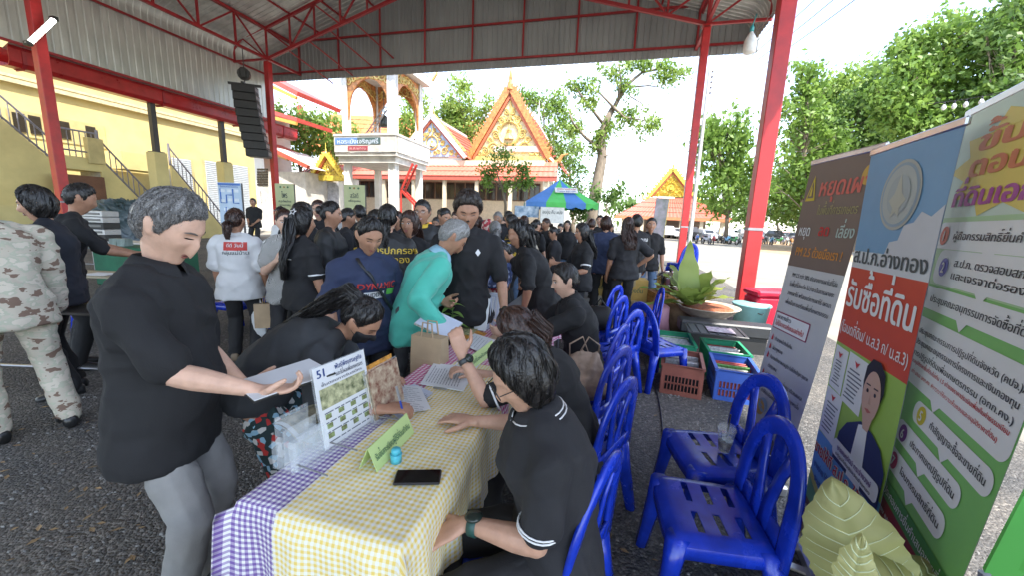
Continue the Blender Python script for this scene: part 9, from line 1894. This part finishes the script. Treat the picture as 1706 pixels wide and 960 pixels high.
for u in (0.635, 0.735): CIRC(u, 0.488, 0.0045, BK, 14, 10, 'portrait_eye'); POLY([(u-0.03, 0.499), (u+0.03, 0.500), (u+0.028, 0.503), (u-0.028, 0.502)], BK, 14, 'portrait_eyebrow')
POLY([(0.64, 0.449), (0.685, 0.443), (0.73, 0.449), (0.685, 0.452)], pm('portrait_lip', (0.42, 0.12, 0.1)), 14, 'portrait_mouth'); POLY([(0.68, 0.485), (0.705, 0.463), (0.67, 0.462)], pm('portrait_nose', (0.45, 0.27, 0.2)), 14, 'portrait_nose')
RECT(0, 0.13, 1, 0.30, pm('sky_band', (0.13, 0.33, 0.58)), 1); RR(0.33, 0.292, 0.99, 0.332, 0.012, BW, 13); T('นายณฤรัตน์ กระจ่างวงษ์', 0.66, 0.312, 0.017, pm('ink_purple', (0.12, 0.03, 0.2)), 'C', 0.5, 0.02, 17); T('ปฏิรูปที่ดินจังหวัดอ่างทอง', 0.66, 0.298, 0.010, BK, 'C', 0.52, 0.01, 17)
T('ขายให้ที่ ส.ป.ก. ให้สิทธิ', 0.5, 0.245, 0.042, BW, 'C', 0.96, 0.055, 4); T('ขายให้ที่ ส.ป.ก. ให้สิทธิ', 0.5, 0.245, 0.042, pm('red_ink', (0.5, 0.03, 0.03)), 'C', 0.96, 0.02, 8); T('ขายง่าย ได้ราคาดี ไม่มีค่าธรรมเนียม', 0.5, 0.205, 0.022, pm('ink_navy', (0.03, 0.05, 0.25)), 'C', 0.9, 0.02, 4); T('จัดสรรให้เกษตรกรผู้ไร้ที่ดิน', 0.5, 0.172, 0.02, pm('ink_navy', (0.03, 0.05, 0.25)), 'C', 0.8, 0.02, 4)
POLY([(0, 0.19), (0.2, 0.165), (0.5, 0.12), (0.8, 0.10), (1, 0.10), (1, 0.0), (0, 0.0)], pm('swoosh_yellow', (0.55, 0.50, 0.12)), 2, 'swoosh'); POLY([(0, 0.17), (0.2, 0.145), (0.5, 0.105), (0.8, 0.085), (1, 0.085), (1, 0.0), (0, 0.0)], pm('swoosh_green', (0.16, 0.36, 0.16)), 4, 'swoosh'); POLY([(0, 0.11), (0.25, 0.10), (0.5, 0.07), (1, 0.05), (1, 0.0), (0, 0)], pm('swoosh_brown', (0.13, 0.06, 0.04)), 6, 'swoosh')
T('สำนักงานปฏิรูปที่ดินจังหวัดอ่างทอง', 0.04, 0.075, 0.02, BW, 'L', 0.9, 0.015, 10); T('โทร. 035 614 011 ต่อ 12', 0.04, 0.035, 0.034, pm('tel_pink', (0.62, 0.40, 0.42)), 'L', 0.92, 0.03, 10)
# brown and grey banner against burning
o, T, POLY, RECT, RR, CIRC, S, sh = banner('brown and grey roll-up banner against field burning', (1.74, 2.62), (1.74-0.13*0.5, 2.62-0.99*0.5), 1.97, pm('greige', (0.50, 0.49, 0.48)), (-0.12, -0.40))
RECT(0, 0.70, 1, 1.0, pm('brown_head', (0.17, 0.12, 0.095)), 1); T('หยุดเผา', 0.62, 0.905, 0.065, pm('title_coral', (0.55, 0.12, 0.09)), 'C', 0.72, 0.03, 4); POLY([(0.05, 0.895), (0.22, 0.895), (0.135, 0.965)], pm('sign_yellow', (0.55, 0.40, 0.04)), 3, 'warning_sign'); POLY([(0.08, 0.903), (0.19, 0.903), (0.135, 0.95)], pm('brown_head', (0.17, 0.12, 0.095)), 4, 'warning_sign'); POLY([(0.115, 0.908), (0.155, 0.908), (0.15, 0.925), (0.135, 0.938), (0.12, 0.92)], pm('sign_yellow', (0.55, 0.40, 0.04)), 6, 'flame')
CIRC(0.93, 0.945, 0.025, pm('leaf_badge', (0.5, 0.3, 0.06)), 3); T('ในพื้นที่การเกษตร', 0.62, 0.855, 0.032, pm('title_khaki', (0.35, 0.30, 0.14)), 'C', 0.6, 0.015, 4); T('หยุด', 0.18, 0.795, 0.042, BW, 'C', 0.22, 0.02, 4); T('ลด', 0.52, 0.797, 0.042, pm('red_ink', (0.5, 0.03, 0.03)), 'C', 0.18, 0.03, 4); T('เลี่ยง', 0.84, 0.795, 0.042, pm('title_mint', (0.42, 0.5, 0.45)), 'C', 0.26, 0.02, 4); T('PM 2.5 ด้วยมือเรา !', 0.5, 0.735, 0.036, pm('title_orange', (0.60, 0.24, 0.04)), 'C', 0.8, 0.025, 4)
for i, t_ in enumerate(('PM 2.5 กว่า 38% เกิดจากการเผาในที่โล่ง', 'ในพื้นที่โล่งแจ้ง ไม่ว่าจะเป็นการเผาขยะ', 'จากเผาไร่ พร้อมแต่การเผาไร่ เผานา', 'เพื่อเป็นการเตรียมพื้นที่เกษตรกรรม')): T(t_, 0.55, 0.668-0.03*i, 0.018, BK, 'C', 0.8, 0.008, 4)
RR(0.03, 0.485, 0.72, 0.545, 0.003, pm('box_plum', (0.28, 0.05, 0.10)), 2); RR(0.045, 0.489, 0.705, 0.541, 0.003, BW, 4); T('เผาทางข้าว', 0.08, 0.522, 0.02, BK, 'L', 0.3, 0.02, 8); T('ใบไม้จากตอซังชอบอย่างไร?', 0.08, 0.498, 0.022, pm('red_ink', (0.5, 0.03, 0.03)), 'L', 0.58, 0.02, 8)
for i, t_ in enumerate(('ทำลายหน้าดินในดิน', 'ผิดกฎหมาย', 'ทำลายเสถียรภาพเศรษฐกิจ ก่อให้เกิดปัญหา สุขภาพ', 'ต่อชุมชน', 'ก่อให้เกิดดิน น้ำ และเพิ่มทุน บริเวณสมดุล', 'ทำให้เกิดควันพิษ มีผลกระทบต่อ พลุกคาวอื่น', 'ทำให้เกิดโรคภัย')):
 T(t_, 0.15, 0.445-0.033*i, 0.018, BK, 'L', min(0.78, 0.018*len(t_)+0.06), 0.008, 4)
 if i != 3: POLY([(0.07, 0.443-0.033*i), (0.11, 0.443-0.033*i), (0.105, 0.456-0.033*i), (0.09, 0.466-0.033*i), (0.075, 0.453-0.033*i)], pm('red_ink', (0.5, 0.03, 0.03)), 4, 'flame_bullet')
for (u, v, r_, c_) in ((0.22, 0.19, 0.03, (0.5, 0.3, 0.06)), (0.28, 0.205, 0.028, (0.25, 0.34, 0.4)), (0.16, 0.18, 0.022, (0.5, 0.10, 0.04)), (0.62, 0.18, 0.05, (0.32, 0.38, 0.5)), (0.54, 0.165, 0.035, (0.27, 0.33, 0.46)), (0.70, 0.165, 0.035, (0.35, 0.4, 0.5))): CIRC(u, v, r_, pm('puff_%d' % int(u*100), c_), 3+int(u*10), 14, 'smoke_puff')
RECT(0, 0.0, 1, 0.12, pm('dark_foot', (0.10, 0.09, 0.085)), 2)
# ------------------------------------------------------------------ big leaf plant at the feet of the banners, green tub
def lobed_leaf(par, m_, base, tip, width, nrm_, seed):
 base, tip = np.asarray(base, float), np.asarray(tip, float); d = tip-base; l = np.linalg.norm(d); d = d/l; n_ = nrm(np.asarray(nrm_)-d*np.dot(nrm_, d)); sd = np.cross(n_, d); rs = np.random.RandomState(seed); mb = MB(); ph = rs.uniform(0, 6)
 def fn(u, v):
  x = (u-0.5)*2; prof = math.sin(math.pi*min(1, 0.10+0.9*v)**0.8)**0.75*(1+0.045*math.sin(v*23+ph+x*2)+0.03*math.sin(v*61)); w = width*prof
  return base+d*l*v+sd*x*w*0.5+n_*(0.05*l*math.sin(v*3.1)-0.10*width*(x*x)+0.007*math.sin(v*21+ph)*abs(x)**2-0.006*(1-abs(x))**8+0.0016*math.cos((v-abs(x)*0.22)*52))
 mb.grid(fn, 14, 26); lo = mb.build('leaf', m_, par, True)
 for k in range(7):
  for x0 in (0, 1): mb = MB(); mb.tube([np.array(fn(0.5+(x0-0.5)*j/5*0.92, min(0.12+0.11*k+0.03*j, 0.97)))+n_*0.0015 for j in range(6)], [0.0022*(1-0.14*j) for j in range(6)], 5); mb.build('vein', mat('leaf_vein', (0.55, 0.6, 0.36), 0.6), lo)
 mb = MB(); mb.tube([base+d*l*v+n_*(0.05*l*math.sin(v*3.1)-0.012) for v in np.linspace(-0.1, 0.96, 9)], [0.008*(1-0.8*v) for v in np.linspace(0, 1, 9)], 6); mb.build('midrib', mat('stem_green', (0.12, 0.2, 0.05)), par, True)
YL = leaf_mat('variegated_leaf', (0.36, 0.40, 0.12), (0.60, 0.55, 0.26)); pc_ = np.array([1.02, 0.62, 0]); o = thing('leafy_pot_plant', 'potted plant with huge pale yellow green leaves before the banners', 'plant', pc_)
mb = MB(); mb.lathe(pc_, [(0.12, 0), (0.16, 0.26), (0.175, 0.28), (0.15, 0.27), (0.02, 0.25)], 20); mb.build('pot', mat('pot_dark', (0.04, 0.05, 0.05), 0.6), o, True)
lobed_leaf(o, YL, gy(1450, 1010, 0.92), gy(1386, 800, 1.04), 0.25, (-0.6, -0.75, 0.2), 1); lobed_leaf(o, YL, gy(1455, 1000, 0.80), gy(1572, 944, 1.0), 0.16, (-0.2, -0.5, 0.85), 2); lobed_leaf(o, YL, gy(1415, 1000, 0.74), gy(1437, 893, 0.76), 0.075, (-0.6, -0.8, 0.1), 3)
mb = MB()
for q in (gy(1450, 1010, 0.92), gy(1455, 1000, 0.80), gy(1415, 1000, 0.74)): mb.tube([pc_+UP*0.25, (pc_+q)/2+UP*0.1, q], 0.009, 6)
mb.build('stalk', mat('stem_green', (0.12, 0.2, 0.05)), o, True)
a, b = gy(1640, 955, 0.72), gy(1712, 815, 0.86); o = thing('green_panel', 'bright lime green plastic panel leaning at the right edge', 'panel', (b[0]+0.1, b[1]-0.1, 0)); LG_ = leaf_mat('lime_plastic', (0.10, 0.48, 0.06), (0.12, 0.52, 0.08)); d1 = nrm(np.array([0.25, -1, 0])); mb = MB(); c = np.array([1.06, 0.70, 0.0])
u = nrm(b-a); e = a-u*(a[2]/u[2]) if abs(u[2]) > 0.2 else a; q0 = a; mb.add([a, b, b+np.array([0.55, -0.35, 0.05]), a+np.array([0.55, -0.35, -0.05]), a+np.array([0.01, 0.012, 0]), b+np.array([0.01, 0.012, 0]), b+np.array([0.56, -0.338, 0.05]), a+np.array([0.56, -0.338, -0.05])], [(3, 2, 1, 0), (4, 5, 6, 7), (0, 1, 5, 4), (1, 2, 6, 5), (2, 3, 7, 6), (3, 0, 4, 7)]); mb.build('sheet', LG_, o); mb = MB(); mb.tube([a, (a[0]+0.05, a[1]-0.1, 0)], 0.01, 6); mb.tube([a+np.array([0.5, -0.32, 0]), (a[0]+0.5, a[1]-0.4, 0)], 0.01, 6); mb.build('prop', STEEL, o)
bpy.data.scenes.remove(TMP)
